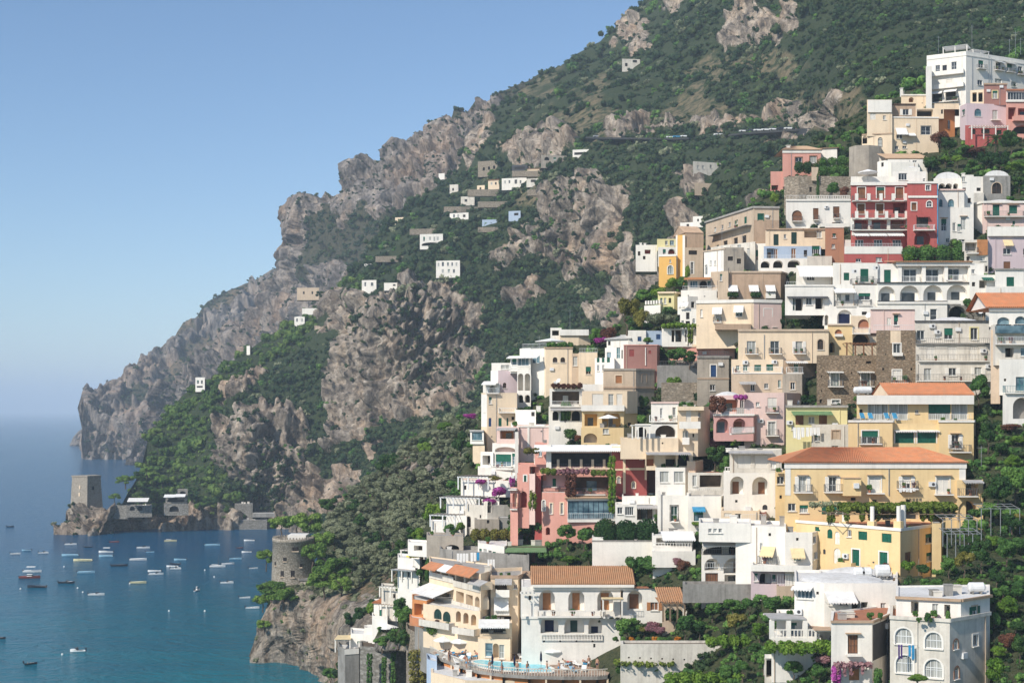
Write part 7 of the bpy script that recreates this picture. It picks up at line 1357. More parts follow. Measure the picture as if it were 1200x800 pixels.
for x0, x1, yt, yb, lb in ((548, 600, 222, 227, 'long stone terrace wall below the white longhouse'), (520, 560, 242, 246, 'short stone terrace wall left of the farmhouse'), (560, 628, 236, 240, 'stone terrace wall between the hamlet and the farmhouse'), (600, 660, 200, 204, 'stone terrace wall under the grey house with garage'), (480, 540, 268, 272, 'stone terrace wall above the villa with the dark porch'), (440, 500, 300, 304, 'stone terrace wall below the villa with the dark porch'), (618, 664, 222, 226, 'stone terrace wall at the right rim of the hamlet'), (560, 600, 266, 269, 'stone terrace wall below the terraced shed')):
    b = Bld('terrace_wall', lb, 'wall', ((x0+x1)/2, yb), Y=float(Dcl(np.array([(x0+x1)/2.]), np.array([float(yb)]))[0])-5); b.vol([x0, (x0+x1)/2, x1], yt, yb, [1, 0, 2], 'rubble', 3, par=.1, ext=1.5)
# parked cars on the mountain road
cmesh = None
cols = ['hullwhite', 'cabinet', 'hulldark', 'hullwhite', 'metalgrey', 'hullwhite', 'hullblue', 'hullwhite', 'hullwhite', 'cabinet', 'hulldark', 'hullwhite']
road = [(628, 158, 0), (636, 158.5, 0), (644, 159, 0), (652, 159, 0), (700, 161, 0), (786, 162, 0), (794, 161.5, 0), (803, 161, 0), (842, 159, 0), (872, 155, 0), (880, 154.5, 0), (889, 154, 0), (898, 153.5, 0), (907, 153, 0), (916, 152.5, 0), (925, 152, 0)]
nmz = ['white', 'light grey', 'black', 'silver', 'dark blue']
for i, (px, py, _) in enumerate(road):
    Y = float(Dcl(np.array([px]), np.array([py]))[0])-14; x, y, z = W(px, py, Y); c = cols[i % 12]
    t_ = empty('parked_car', (x, y, z), {'hullwhite': 'white', 'cabinet': 'light grey', 'hulldark': 'black', 'metalgrey': 'silver', 'hullblue': 'blue'}[c]+' car parked on the mountain road, number %d from the left' % (i+1), 'car', 'cars parked along the mountain road')
    t_['label'] = {'hullwhite': 'white', 'cabinet': 'light grey', 'hulldark': 'black', 'metalgrey': 'silver', 'hullblue': 'blue'}[c]+' car on the mountain road '+['at its far left end', 'second from the left end', 'third from the left end', 'just before the first gap', 'alone between two gaps', 'first of the middle three', 'second of the middle three', 'third of the middle three', 'alone left of the long right row', 'first of the long right row', 'second of the long right row', 'third of the long right row', 'fourth of the long right row', 'fifth of the long right row', 'last but one on the right', 'at its far right end'][i]
    mb = MB(); k_ = 1.25; mb.hexa([(x-2.1*k_, y-.85, z+.3), (x+2.1*k_, y-.85, z+.3), (x+2.1*k_, y+.85, z+.3), (x-2.1*k_, y+.85, z+.3), (x-2.0*k_, y-.8, z+.95), (x+2.0*k_, y-.8, z+.85), (x+2.0*k_, y+.8, z+.85), (x-2.0*k_, y+.8, z+.95)])
    mb.build('body', c, t_); mb = MB(); mb.hexa([(x-1.5, y-.75, z+.9), (x+1.1, y-.75, z+.9), (x+1.1, y+.75, z+.9), (x-1.5, y+.75, z+.9), (x-1.1, y-.6, z+1.45), (x+.5, y-.6, z+1.45), (x+.5, y+.6, z+1.45), (x-1.1, y+.6, z+1.45)]); mb.build('window', 'glass', t_)
    for sx in (-1.4, 1.4): mb = MB(); mb.tube((x+sx, y-.88, z+.34), (x+sx, y-.66, z+.34), .34, n=10); mb.build('wheel', 'hulldark', t_)
rd = MB(); pr = None
for px in list(range(600, 960, 8)):
    py = np.interp(px, [600, 640, 700, 790, 840, 870, 925, 960], [157.5, 159.5, 162, 163, 160.5, 156.5, 153, 151]); Y = float(Dcl(np.array([px]), np.array([py]))[0])-14; x, y, z = W(px, py, Y)
    if pr: rd.hexa([(pr[0], pr[1]-3, pr[2]-1), (x, y-3, z-1), (x, y+25, z-1), (pr[0], pr[1]+25, pr[2]-1), (pr[0], pr[1]-3, pr[2]-.02), (x, y-3, z-.02), (x, y+25, z-.02), (pr[0], pr[1]+25, pr[2]-.02)])
    pr = (x, y, z)
tag(rd.build('road', 'asphalt'), kind='structure')
# ---- boats in the bay
def boat(px, py, L, col, label, kind=0, rz=0.0, inner='canvas'):
    L *= .77
    Y = H*F/(py-HZ); x = (px-600)*Y/F; t_ = empty('boat', (x, Y, 0), label, 'boat', 'boats moored in the bay'); w = L*.16; n = 9; secs = []
    for i in range(n):
        f = i/(n-1); hw = w*(math.sin(math.pi*min(1, (f*.88+.12)))**.55 if f < .97 else .04); hw = w*(1-(max(0, f-.45)/.55)**2.4)*(.82+.18*min(1, f/.3)); hw = max(hw, .03); sh = .55*L/6+.28*f**2; xx = -L/2+L*f
        secs.append([(xx, -hw*.25, -.2), (xx, -hw*.8, .05), (xx, -hw, sh), (xx, -hw*.86, sh), (xx, -hw*.7, .2), (xx, hw*.7, .2), (xx, hw*.86, sh), (xx, hw, sh), (xx, hw*.8, .05), (xx, hw*.25, -.2)])
    def tr(p): return (x+p[0], Y+p[1], p[2])
    mb = MB(); idx = (0, 1, 2, 3, 4); vs = []
    for s_ in secs: vs += [tr(p) for p in s_]
    fs = []
    for i in range(n-1):
        for j in (0, 1, 2, 3, 5, 6, 7, 8): fs.append((i*10+j, (i+1)*10+j, (i+1)*10+j+1, i*10+j+1))
        fs.append((i*10+9, (i+1)*10+9, (i+1)*10, i*10))
    fs.append(tuple(range(10))); mb.add(vs, fs); mb.build('hull', col, t_)
    mb = MB(); fs = [(i*10+4, (i+1)*10+4, (i+1)*10+5, i*10+5) for i in range(n-1)]; mb.add([(a, b_, c_+.002) for a, b_, c_ in vs], fs); mb.build('deck', inner, t_)
    mb = MB()
    for f in (.25, .5, .7): xx = x-L/2+L*f; hw = w*.75*(1-(max(0, f-.45)/.55)**2.4); mb.box(xx-.12, xx+.12, Y-hw, Y+hw, .38, .44)
    mb.build('thwart', 'deckwood', t_)
    mb = MB(); mb.box(x-L/2-.35, x-L/2-.02, Y-.16, Y+.16, .3, 1.0); mb.build('outboard_motor', 'hulldark', t_)
    if kind == 1: mb = MB(); mb.hexa([tr((-L*.05, -w*.6, .5)), tr((L*.22, -w*.45, .5)), tr((L*.22, w*.45, .5)), tr((-L*.05, w*.6, .5)), tr((0, -w*.5, 1.15)), tr((L*.12, -w*.35, 1.1)), tr((L*.12, w*.35, 1.1)), tr((0, w*.5, 1.15))]); mb.build('windscreen', 'glass', t_); mb = MB(); mb.hexa([tr((L*.1, -w*.7, .55)), tr((L*.46, -w*.12, .62)), tr((L*.46, w*.12, .62)), tr((L*.1, w*.7, .55)), tr((L*.1, -w*.66, .72)), tr((L*.44, -w*.1, .74)), tr((L*.44, w*.1, .74)), tr((L*.1, w*.66, .72))]); mb.build('foredeck', 'hullwhite', t_)
    if kind == 2: mb = MB(); mb.tube(tr((L*.05, 0, .2)), tr((L*.05, 0, L*.75)), .06, .03, 6); mb.build('mast', 'woodpole', t_); mb = MB(); mb.tube(tr((L*.05, 0, .9)), tr((-L*.38, 0, 1.0)), .09, n=6); mb.build('furled_sail', 'canvas', t_)
    if kind == 3:
        mb = MB()
        for xx in (-L*.25, L*.12):
            for yy in (-w*.6, w*.6): mb.tube(tr((xx, yy, .4)), tr((xx, yy, 2.0)), .03, n=4)
        mb.build('canopy_frame', 'metalgrey', t_); mb = MB(); mb.hexa([tr((-L*.3, -w*.75, 2.0)), tr((L*.17, -w*.75, 2.0)), tr((L*.17, w*.75, 2.0)), tr((-L*.3, w*.75, 2.0)), tr((-L*.3, -w*.6, 2.15)), tr((L*.17, -w*.6, 2.15)), tr((L*.17, w*.6, 2.15)), tr((-L*.3, w*.6, 2.15))]); mb.build('canopy', 'canvas', t_)
    if kind == 4: mb = MB(); mb.box(x-L*.12, x+L*.12, Y-w*.5, Y+w*.5, .3, 1.5); mb.build('cabin', 'hullwhite', t_); mb = MB(); mb.box(x-L*.123, x+L*.123, Y-w*.51, Y+w*.51, .95, 1.3); mb.build('cabin_window', 'glass', t_)
    t_.rotation_euler = (0, 0, rz); return t_
B_ = [(12,617,5,'hulldark',0,.1,'small dark boat alone at the far left, near the image edge'),(83,638,7,'hullwhite',1,0,'white motorboat moored just off the square tower rock'),(103,641,5,'hulldark',0,.3,'small dim dinghy right of the boat off the square tower'),(134,635,6,'hullred',0,0,'small boat with a red hull nearest the headland arches'),
 (31,645,5,'hullcyan',0,.1,'small pale blue boat, upper one of the left pair'),(18,649,5.5,'hullwhite',0,0,'small white boat at the left edge below the dark one'),(51,648,5.5,'hullwhite',1,0,'small white boat right of the pale blue one'),(82,651,9,'hullcyan',0,.05,'bright blue open boat in the middle left of the bay'),(97,657,10,'hullyellow',0,0,'long yellow open boat'),
 (124,647,8,'hullwhite',3,0,'white boat with a dark waterline above the pale skiff'),(124,652,7.5,'hullcyan',0,0,'pale blue skiff directly below a white boat'),(168,642,7.5,'hullwhite',1,0,'white speedboat in the upper middle of the bay'),(176,647,4.5,'hullcyan',0,0,'little tender right below the upper white speedboat'),(200,634,7.5,'hullyellow',2,0,'cream sailing boat with one mast near the cliffs'),
 (249,639,9,'hullcyan',0,0,'bright blue rowing boat near the cove'),(162,656,9,'hullwhite',0,.03,'long slim white boat, centre of the bay'),(140,663,8.5,'hulldark',0,0,'long dark open launch in the centre of the bay'),(38,670,9,'hullwhite',3,0,'white canopied boat moored against the red one'),(35,677,10,'hullred',4,0,'dark red wooden boat at lower left'),
 (43,688,8.5,'hulldark',0,0,'grey open boat below the red wooden boat'),(101,671,8.5,'hullcyan',0,0,'pale blue open boat left of centre'),(78,683,7.5,'hulldark',1,0,'dark motorboat with a pale deck, lower left of centre'),(113,697,7,'hullwhite',1,0,'white motorboat with a windscreen, nearest in the left half'),(162,683,7.5,'hullyellow',0,0,'buff coloured open boat in the centre foreground'),
 (183,673,7,'hullwhite',1,.1,'white cruiser in front of another white boat'),(181,669.5,6.5,'hullwhite',0,.1,'white boat hidden behind the white cruiser'),(202,664,6,'hullwhite',0,0,'white boat with grey deck, left of a rafted pair'),(206,666.5,5.5,'hullwhite',1,-.1,'small white boat, right of a rafted pair'),(205,661,5.5,'hulldark',0,0,'dark boat behind the rafted white pair'),
 (211,656,6.5,'hullcyan',0,0,'pale blue boat above the rafted boats'),(255,664,8,'hullwhite',2,0,'white boat with a mast, right of centre'),(267,661,6.5,'hullwhite',0,.2,'white dinghy right of the masted boat'),(276,655,6.5,'hullcyan',0,0,'light blue dinghy near the right shore'),(289,647,5.5,'hullwhite',0,.1,'white dinghy near the quay'),(281,642,4,'hullred',0,.3,'tiny reddish boat near the quay'),(292,633.5,6.5,'hullwhite',0,0,'white boat closest to the quay'),
 (266,683,6,'hullwhite',1,0,'white motorboat right of centre, above the round tower pines'),(231,692,4.2,'hullwhite',4,1.2,'small white boat seen end on'),(297,666,4.5,'hullwhite',0,.2,'white skiff beside the pine tips'),(287,700.5,4.6,'hullwhite',0,0,'thin grey white boat near the tower rock'),(296,712.5,5.5,'hullwhite',0,0,'white open boat nearest the tower rock'),(91,763,5,'hullwhite',1,.05,'white motorboat with a dark hull line at the bottom left'),(36,778,3.9,'hulldark',0,.4,'dark blue boat at the bottom left, turned away'),(0,748,4,'hulldark',0,0,'dark boat cut by the left image edge')]
for px, py, L, c, kd, rz, lb in B_: boat(px, py, L, c, lb, kd, rz+(math.pi if (px*7) % 3 == 1 else 0), 'cabinet' if c != 'hulldark' else 'deckwood')
for i, (px, py) in enumerate([(75,664),(24,690),(91,689),(152,684),(240,668),(251,676),(198,716),(240,716),(73,767),(97,694)]):
    Y = H*F/(py-HZ); x = (px-600)*Y/F; mb = MB(); mb.lathe((x, Y, 0), [(.05, -.2), (.28, 0), (.3, .2), (.15, .45), (.03, .5)], 8); o = mb.build('buoy', 'hullwhite'); o.location = (0, 0, 0); tag(o, 'small white mooring buoy floating among the boats', 'buoy', 'mooring buoys')
VOLS += [(478, 215, 560, 207, 738, 812), (555, 207, 728, 207, 735, 812), (728, 205, 745, 200, 745, 790)]
def townT(a, b):
    D = T(a, b)+.6
    for pa, ya, pb, yb, tp, bt in VOLS:
        m_ = (a > pa-2.5) & (a < pb+2.5) & (b > tp+2) & (b < bt+.5)
        if m_.any(): D[m_] = np.maximum(D[m_], ya+(yb-ya)*np.clip((a[m_]-pa)/max(pb-pa, .1), 0, 1)+2.5)
    return D
# ---- the hill under the town
topT = [(392,800),(402,792),(420,768),(436,750),(446,722),(456,700),(470,664),(485,640),(500,615),(520,585),(545,545),(560,500),(566,470),(580,440),(620,412),(680,398),(720,385),(745,350),(768,335),(790,300),(820,285),(850,262),(900,222),(930,185),(960,160),(1000,135),(1050,112),(1090,95),(1150,90),(1400,80)]
S_T = sheet('town_hill', topT, [(392,830),(420,850),(520,900),(1400,900)], townT, 2.2, [[(400,850),(430,740),(480,760),(520,850)],[(792,405),(850,410),(850,450),(792,450)]], [[(1000,640),(1060,640),(1060,690),(1000,690)]], amp=.12, warp=8, mat='terr_near', scale=.4, backdrop=.35, rough=.6)

do_scatter('terrace_undergrowth', S_T, 8.0, TY+TS[:3], 'green undergrowth filling the gaps between the town houses', 6, dry_dens=.55, size=(.35,.7))
# ================================================================ single trees, hedges, vines
prng = np.random.default_rng(21)
def trunk_mesh(h, r, limbs=5, spread=.25, top=.6):
    mb = MB(); rr = random.Random(int(h*1000+limbs)); pts = [(0, 0, -.05)]; 
    for i in range(1, 5): pts.append((rr.uniform(-.02, .02)*i, rr.uniform(-.02, .02)*i, h*i/4))
    for i in range(4): mb.tube(pts[i], pts[i+1], r*(1-.15*i), r*(1-.15*(i+1)), 7, cap=False)
    for k in range(limbs):
        a = 2*math.pi*k/limbs+rr.uniform(-.3, .3); e = (spread*math.cos(a), spread*math.sin(a), top+rr.uniform(-.04, .08)); m_ = (e[0]*.45, e[1]*.45, (h+e[2])/2*.95)
        mb.tube(pts[-1], m_, r*.45, r*.32, 5, cap=False); mb.tube(m_, e, r*.32, r*.12, 5, cap=False)
    me = bpy.data.meshes.new('trunk'); me.from_pydata(mb.v, [], mb.f); me.materials.append(M['bark']); return me
TREES = {}
def deftree(kind, lumps_fn, n, size, mat, trunk=(.35, .03, 5, .25, .6), variants=3, **k):
    TREES[kind] = [(crown_mesh('crown', lumps_fn(), n, size, mat, prng, k.get('cf', .66), up=k.get('up', .2), jit=k.get('jit', .14)), trunk_mesh(*trunk)) for _ in range(variants)]
def L_broad(): return [(a, b, c+.62, d*.9, e*.9, f*.85) for a, b, c, d, e, f in rand_lumps(prng, 11, .42, .42, .85, .62, 0, (.28, .5))]
def L_bush(): return [(a, b, c+.42, d, e, f) for a, b, c, d, e, f in rand_lumps(prng, 10, .5, .45, .85, .6, 0, (.3, .5))]
def L_cyp(): return [(prng.uniform(-.04, .04), prng.uniform(-.04, .04), z, .16*(1-abs(z-.4)*1.1), .16*(1-abs(z-.4)*1.1), .16) for z in np.linspace(.12, .93, 8)]
def L_pine():
    out = []
    for i in range(20): a = prng.uniform(0, 6.28); r = .44*math.sqrt(prng.uniform(0, 1)); s = prng.uniform(.12, .2); out.append((r*math.cos(a), r*math.sin(a), .80-.45*r+prng.uniform(-.22, .08), s, s, s*.62))
    return out
def L_flat():
    out = []
    for i in range(16): a = prng.uniform(0, 6.28); r = .8*math.sqrt(prng.uniform(0, 1)); s = prng.uniform(.22, .32); out.append((r*math.cos(a), r*math.sin(a), .72-.1*r, s, s, s*.75))
    return out
deftree('broad', L_broad, 3000, .030, 'f_broad'); deftree('darkbroad', L_broad, 3000, .030, 'f_dark'); deftree('bright', L_broad, 3000, .030, 'f_bright'); deftree('yellow', L_broad, 3000, .024, 'f_yellow')
deftree('bush', L_bush, 2400, .036, 'f_broad', (.1, .03, 3, .1, .2)); deftree('darkbush', L_bush, 2400, .036, 'f_dark', (.1, .03, 3, .1, .2)); deftree('brightbush', L_bush, 2400, .036, 'f_bright', (.1, .03, 3, .1, .2))
deftree('redbush', L_bush, 2000, .032, 'f_red', (.1, .03, 3, .1, .2), 1); deftree('pinkbush', L_bush, 2000, .034, 'f_pinkbush', (.1, .03, 3, .1, .2), 1); deftree('bougain', L_bush, 2000, .034, 'f_bougain', (.1, .03, 3, .1, .2), 2)
deftree('orangebush', L_bush, 1200, .034, 'f_orangeflower', (.1, .03, 3, .1, .2), 1)
deftree('cypress', L_cyp, 1600, .018, 'f_dark', (.3, .02, 2, .02, .4), 1); deftree('pine', L_pine, 4600, .024, 'f_pine', (.5, .035, 7, .3, .78), 4, up=.5); deftree('flat', L_flat, 3600, .03, 'f_olive', (.4, .05, 6, .5, .6), 1)
deftree('olive', L_broad, 3000, .030, 'f_olive', (.3, .035, 5, .25, .55), 5)
def place_tree(kind, px, py, hpx, wpx=None, label='', cat='tree', group=None, Y=None, rz=None):
    """px, py = foot; hpx = height in photo pixels; wpx = crown width"""
    if Y is None: Y = float(T(px, py))-.3
    v = TREES[kind][random.randrange(len(TREES[kind]))]; h = hpx*Y/F; base_w = {'flat': 2.1, 'cypress': .34, 'pine': 1.15}.get(kind, 1.0); w = (wpx or hpx)*Y/F/base_w
    nm = 'tree' if 'bush' not in kind and kind != 'bougain' else ('shrub'); nm = {'pine': 'pine_tree', 'olive': 'olive_tree', 'cypress': 'cypress_tree'}.get(kind, nm)
    t_ = empty(nm, W(px, py, Y), label, cat, group); t_.scale = (w, w, h); t_.rotation_euler = (0, 0, random.uniform(0, 6.28) if rz is None else rz)
    for me, n in ((v[0], 'crown'), (v[1], 'trunk')): o = bpy.data.objects.new(n, me); link_obj(o, t_)
    return t_
def leafbox(name, px0, px1, pt, pb, mat, label, cat='vine', Y=None, depth=1.5, n=None, size=.13, group=None, y=0, droop=0, pole=False, core_=True):
    """a clipped hedge or a mat of vine: leaves spread through a lumpy box"""
    pm = (px0+px1)/2
    if Y is None: Y = float(T(pm, pb))-.4
    Y += y; s = Y/F; x0, x1 = (px0-600)*s, (px1-600)*s; z1, z0 = H-(pt-HZ)*s, H-(pb-HZ)*s; w = x1-x0; h = z1-z0; k = max(2, int(w/max(.5, min(h, depth)*.9))); kz = max(1, int(h/max(.9, depth*.7))); L = []
    for i in range(k):
        for j in range(kz):
            L.append((x0+w*(i+.5)/k+prng.uniform(-.1, .1), Y+prng.uniform(-.12, .12)*depth, z0+h*(j+.5)/kz+prng.uniform(-.08, .08), w/k*.62, depth*.55*prng.uniform(.8, 1.15), h/kz*.58*prng.uniform(.85, 1.2)))
            if droop and prng.uniform() < droop: L.append((L[-1][0], Y-depth*.3, z0-h*.3, w/k*.3, depth*.2, h*.9))
    area = w*h+w*depth; n = n or int(min(16000, 60+area*95)); root = empty(name, (pm*s-600*s, Y, z0), label, cat, group); V, Q = leaf_cloud(L, n, size, prng, jit=.16, up=.2)
    if core_: V2, Q2 = core(L, .66); Q = np.concatenate([Q, Q2+len(V)]); V = np.concatenate([V, V2])
    V = V-np.array([pm*s-600*s, Y, z0]); link_obj(bpy.data.objects.new('foliage', np_mesh('foliage', V, Q, mat)), root)
    mb = MB(); 
    for i in range(3): xx = x0+w*(i+.5)/3; mb.tube((xx, Y, z0-.3), (xx+.1, Y, z0+h*.6), .05, n=5)
    mb.build('stem', 'bark', root); return root
def palm(px, py, hpx, Y=None, label='', r=None):
    Y = Y or float(T(px, py))-.3; x, y, z = W(px, py, Y); h = hpx*Y/F; t_ = empty('palm_tree', (x, y, z), label, 'palm', 'palm trees'); mb = MB()
    for i in range(6): mb.tube((x+.03*i, y, z+h*.62*i/6), (x+.03*(i+1), y, z+h*.62*(i+1)/6), .2-.012*i, .185-.012*i, 8)
    mb.build('trunk', 'bark', t_); mb = MB(); L_ = h*.55
    for i in range(26):
        a = i*2.4; el = .95-(i/26)*1.5; p = Vector((x+.18, y, z+h*.62)); d = Vector((math.cos(a)*math.cos(el), math.sin(a)*math.cos(el), math.sin(el))); sidev = d.cross(Vector((0, 0, 1))).normalized()
        for k in range(8):
            q = p+d*L_/8; d = (d+Vector((0, 0, -.13))).normalized()
            for sg in (-1, 1): e = q+sidev*sg*L_*.17*(1-k/9)+d*L_*.08-Vector((0, 0, .03)); mb.add([p, q, e], [(0, 1, 2)])
            p = q
    mb.build('fronds', 'f_broad', t_); return t_
random.seed(9)
# top right garden
for i, (k, x, y, h, w, lb) in enumerate([('redbush',1100,172,24,26,'brownish bush below the old cream house'),('darkbroad',1112,182,26,26,'dark tree left of the palm in the top right garden'),('bush',1128,184,18,26,'mid green bush under the dark red terrace'),('redbush',1143,184,16,26,'reddish brown bush in the centre of the top right garden'),('darkbroad',1185,182,34,30,'tall dark tree right of the palm in the top right garden'),('bright',1108,196,15,16,'bright green young tree, left one behind the vaulted houses'),('bright',1122,196,16,18,'bright green young tree, second one behind the vaulted houses'),('bush',1138,198,14,18,'round green bush above the white vaulted house'),('darkbush',1092,200,24,20,'dark bush beside the tiled chapel house'),('darkbroad',1155,200,26,24,'dark tree just above the grey vaulted house'),('darkbroad',1172,202,28,24,'dark tree behind the arched window vault'),('brightbush',1190,202,16,26,'bright green bush at the right edge of the top right garden'),('darkbroad',1194,226,22,22,'dark tree right of the grey vaulted house')]):
    place_tree(k, x, y, h, w, lb)
palm(1166, 184, 34, label='tall palm in front of the dark red terrace'); palm(1108, 192, 20, label='short palm left of the taller palm in the top right garden')
leafbox('hedge', 931, 963, 190, 202, 'f_dark', 'dark clipped hedge in front of the peach house', 'hedge', Y=float(T(945, 206))-1.6, depth=2); leafbox('hedge', 959, 1004, 184, 205, 'f_broad', 'tall dark green hedge right of the peach house', 'hedge', Y=float(T(980, 206))-1.5, depth=2.5)
for k, x, y, h, w, lb in [('brightbush',908,240,20,14,'bright green bush at the foot of the ruined terrace wall'),('bush',975,228,18,22,'green shrub growing on the ruined terrace wall'),('redbush',990,232,18,14,'brownish shrub on the ruined terrace wall'),('brightbush',930,232,16,10,'small bright climber on the ruined terrace wall'),('cypress',958.5,238,36,5,'thin green cypress beside the gate pillar')]: place_tree(k, x, y, h, w, lb, Y=float(T(x, 240))-2.2)
leafbox('vine', 1058, 1134, 288, 306, 'f_broad', 'dense green vine terrace under the red palace', Y=float(T(1095, 308))-.5, depth=3)
leafbox('vine', 1060, 1070, 296, 306, 'f_bright', 'light green vine clump at the left end of the vine terrace', Y=float(T(1095, 308))-2.0, depth=1)
place_tree('broad', 1140, 378, 32, 34, 'dark leafy tree growing across the stone arch of the white hotel'); place_tree('bush', 1152, 366, 18, 16, 'climbing green bush right of the stone arch tree')
for k, x, y, h, w, lb in [('darkbroad',921,388,42,14,'narrow dark tree between the peach block and the white hotel'),('darkbush',938,384,18,18,'round dark bush left of the conical tree'),('cypress',958,388,38,26,'conical dark green tree in front of the white hotel'),('darkbush',948,386,16,16,'low dark bush beside the conical tree')]: place_tree(k, x, y, h, w, lb, Y=float(T(x, 388))-1)
# right garden strip
for k, x, y, h, w, lb in [('broad',1147,482,48,34,'leafy tree right of the orange tiled yellow villa'),('darkbroad',1158,530,42,26,'dark tree behind the right wall of the yellow villa'),('bush',1152,500,22,22,'green bush at the foot of the white apartment building'),('redbush',1186,505,12,30,'reddish flowering bush under the arched white base'),('brightbush',1192,520,14,22,'bright bush at the right edge below the arched base'),
  ('darkbroad',1170,600,50,44,'big dark green tree right of the yellow villa porch'),('broad',1190,590,52,40,'big tree at the right edge beside the villa'),('broad',1160,615,30,34,'green tree by the large dark arch of the villa'),('darkbroad',1186,625,26,34,'dark tree over the garden trellis'),('yellow',1195,612,12,16,'yellow green shrub at the right edge'),
  ('darkbroad',1150,672,46,30,'dark tree in the lower right orchard'),('broad',1180,665,40,34,'orchard tree at the right edge'),('yellow',1130,676,34,30,'yellow green tree beside the lower yellow house'),('broad',1112,676,26,26,'green tree right of the lower yellow house'),('darkbroad',1168,690,30,26,'dark orchard tree above the grey villa'),('bush',1192,700,26,26,'green bush at the right edge above the grey villa'),('brightbush',1180,720,28,28,'bright green orchard bush right of the grey villa'),('bush',1165,735,26,18,'bush beside the grey villa side wall'),('brightbush',1130,686,12,24,'low bright bush behind the roof tank'),('bush',1095,688,14,22,'low bush between the lower yellow house and the grey villa'),('redbush',1180,760,26,26,'reddish bush near the bottom right corner'),('darkbroad',1195,775,36,24,'dark tree in the bottom right corner')]: place_tree(k, x, y, h, w, lb, 'tree')
for i, (x, y) in enumerate([(1158,545),(1172,532),(1186,548),(1196,560),(1140,640),(1165,640),(1196,645),(1140,700),(1155,708),(1175,700),(1190,740),(1170,770),(1100,700),(1080,672),(1065,670),(1140,610),(1130,650)]): place_tree(('bush', 'darkbush', 'brightbush')[i % 3], x, y, random.uniform(14, 22), random.uniform(18, 26), 'garden bush among the orchard trees at the right edge', 'shrub', 'orchard bushes')
for x0, x1, y in ((1105, 1145, 625), (1150, 1195, 612), (1110, 1150, 642)):
    Y = float(T((x0+x1)/2, y))-2.5; t_ = empty('trellis', W(x0, y, Y), 'thin grey trellis frame in the right hand orchard, '+{1105: 'upper left', 1150: 'upper right', 1110: 'lower'}[x0], 'trellis'); mb = MB(); a = W(x0, y, Y); c = W(x1, y, Y)
    for i in range(5): xx = a[0]+(c[0]-a[0])*i/4; mb.tube((xx, Y, a[2]-1.5), (xx, Y, a[2]+1.6), .05, n=5); mb.tube((xx, Y, a[2]+1.6), (xx, Y+3, a[2]+2.0), .04, n=4)
    for k in range(3): mb.tube((a[0], Y+k*1.4, a[2]+1.62+k*.18), (c[0], Y+k*1.4, a[2]+1.62+k*.18), .04, n=4)
    mb.build('trellis_frame', 'metalgrey', t_)
# villa pergola
Yp = 170.5
leafbox('vine', 985, 1118, 589, 598.5, 'f_vine', 'long bright green vine canopy over the terrace of the large yellow villa', Y=Yp, depth=5, droop=.35, n=15000); leafbox('vine', 948, 988, 588, 594, 'f_olive', 'thin straggling vine at the left end of the villa terrace', Y=Yp+3, depth=2, n=700, core_=False)
leafbox('vine', 969, 978, 592, 612, 'f_vine', 'hanging vine strand left of the first terrace column', Y=Yp+1, depth=1, n=500, core_=False)
for x0, x1 in ((1020, 1050), (1085, 1118)): leafbox('vine', x0, x1, 598, 606, 'f_broad', 'dark hanging vine curtain behind the terrace columns, '+('left' if x0 < 1050 else 'right'), Y=Yp+1, depth=2, n=2200)
t_ = empty('pergola', W(1050, 618, Yp), 'long timber pergola frame under the vine canopy of the large yellow villa', 'pergola'); mb = MB(); zz = W(1050, 599, Yp)[2]; xa, xb = W(965, 600, Yp)[0], W(1118, 600, Yp)[0]
for yy in (-2.6, 0, 2.6): mb.tube((xa, Yp+yy, zz-.15), (xb, Yp+yy, zz-.15), .06, n=5)
for i in range(16): xx = xa+(xb-xa)*i/15; mb.tube((xx, Yp-2.8, zz-.05), (xx, Yp+3, zz-.05), .045, n=4)
mb.build('beams', 'woodpole', t_)
# bottom gardens
g_ = [('broad',735,700+52,34,40,'round green tree below the white hotel side terrace'),('broad',803,752,38,36,'large leafy tree in the middle of the bottom garden'),('yellow',862,745,30,32,'olive yellow tree in the bottom garden'),('broad',835,728,26,34,'dark citrus tree under the grey retaining wall, left'),('broad',858,722,24,30,'citrus tree under the grey retaining wall, centre left'),('broad',878,724,26,30,'citrus tree under the grey retaining wall, centre right'),('broad',905,724,30,34,'big citrus tree under the grey retaining wall, right'),('bright',890,752,26,26,'bright green tree left of the white terrace house'),('darkbroad',885,772,24,26,'dark tree above the bottom edge hedge'),('broad',895,790,34,36,'green tree at the bottom edge below the white terrace house'),('broad',870,800,30,30,'green tree at the bottom edge, centre right'),('yellow',755,745,12,20,'yellow green shrub on the hotel side garden'),('pinkbush',762,742,18,24,'dry purple grey shrub under the hotel side terrace'),('pinkbush',775,744,14,18,'second dry purple grey shrub under the hotel side terrace'),('darkbroad',790,735,26,24,'dark tree beside the little tiled porch'),('darkbroad',820,748,22,26,'dark tree behind the low bright hedge'),('bush',850,795,22,24,'green bush at the bottom edge'),('broad',930,796,26,30,'citrus tree under the vine pergola at the bottom'),('broad',960,800,24,26,'citrus tree at the bottom edge near the bougainvillea'),('pinkbush',965,778,14,20,'faded pink bush at the end of the vine pergola'),('yellow',962,768,12,18,'yellow shrub beside the white cube house')]
for k, x, y, h, w, lb in g_: place_tree(k, x, y, h, w, lb)
for i in range(9): place_tree('orangebush' if i % 3 == 2 else 'bush', 722+i*9, 752, 9, 10, 'small round shrub in the row on top of the stained garden wall', 'shrub', 'row of shrubs on the stained wall')
b = Bld('retaining_wall', 'stained pale garden wall with drain holes below the row of small shrubs', 'wall', (790, 786))
b.vol([727, 875], 754, 790, [0, 0], 'whitedirty', 2.5, ops=['h 737 770 2 2 x=8,13,.5'], par=.3, rmat='soil')
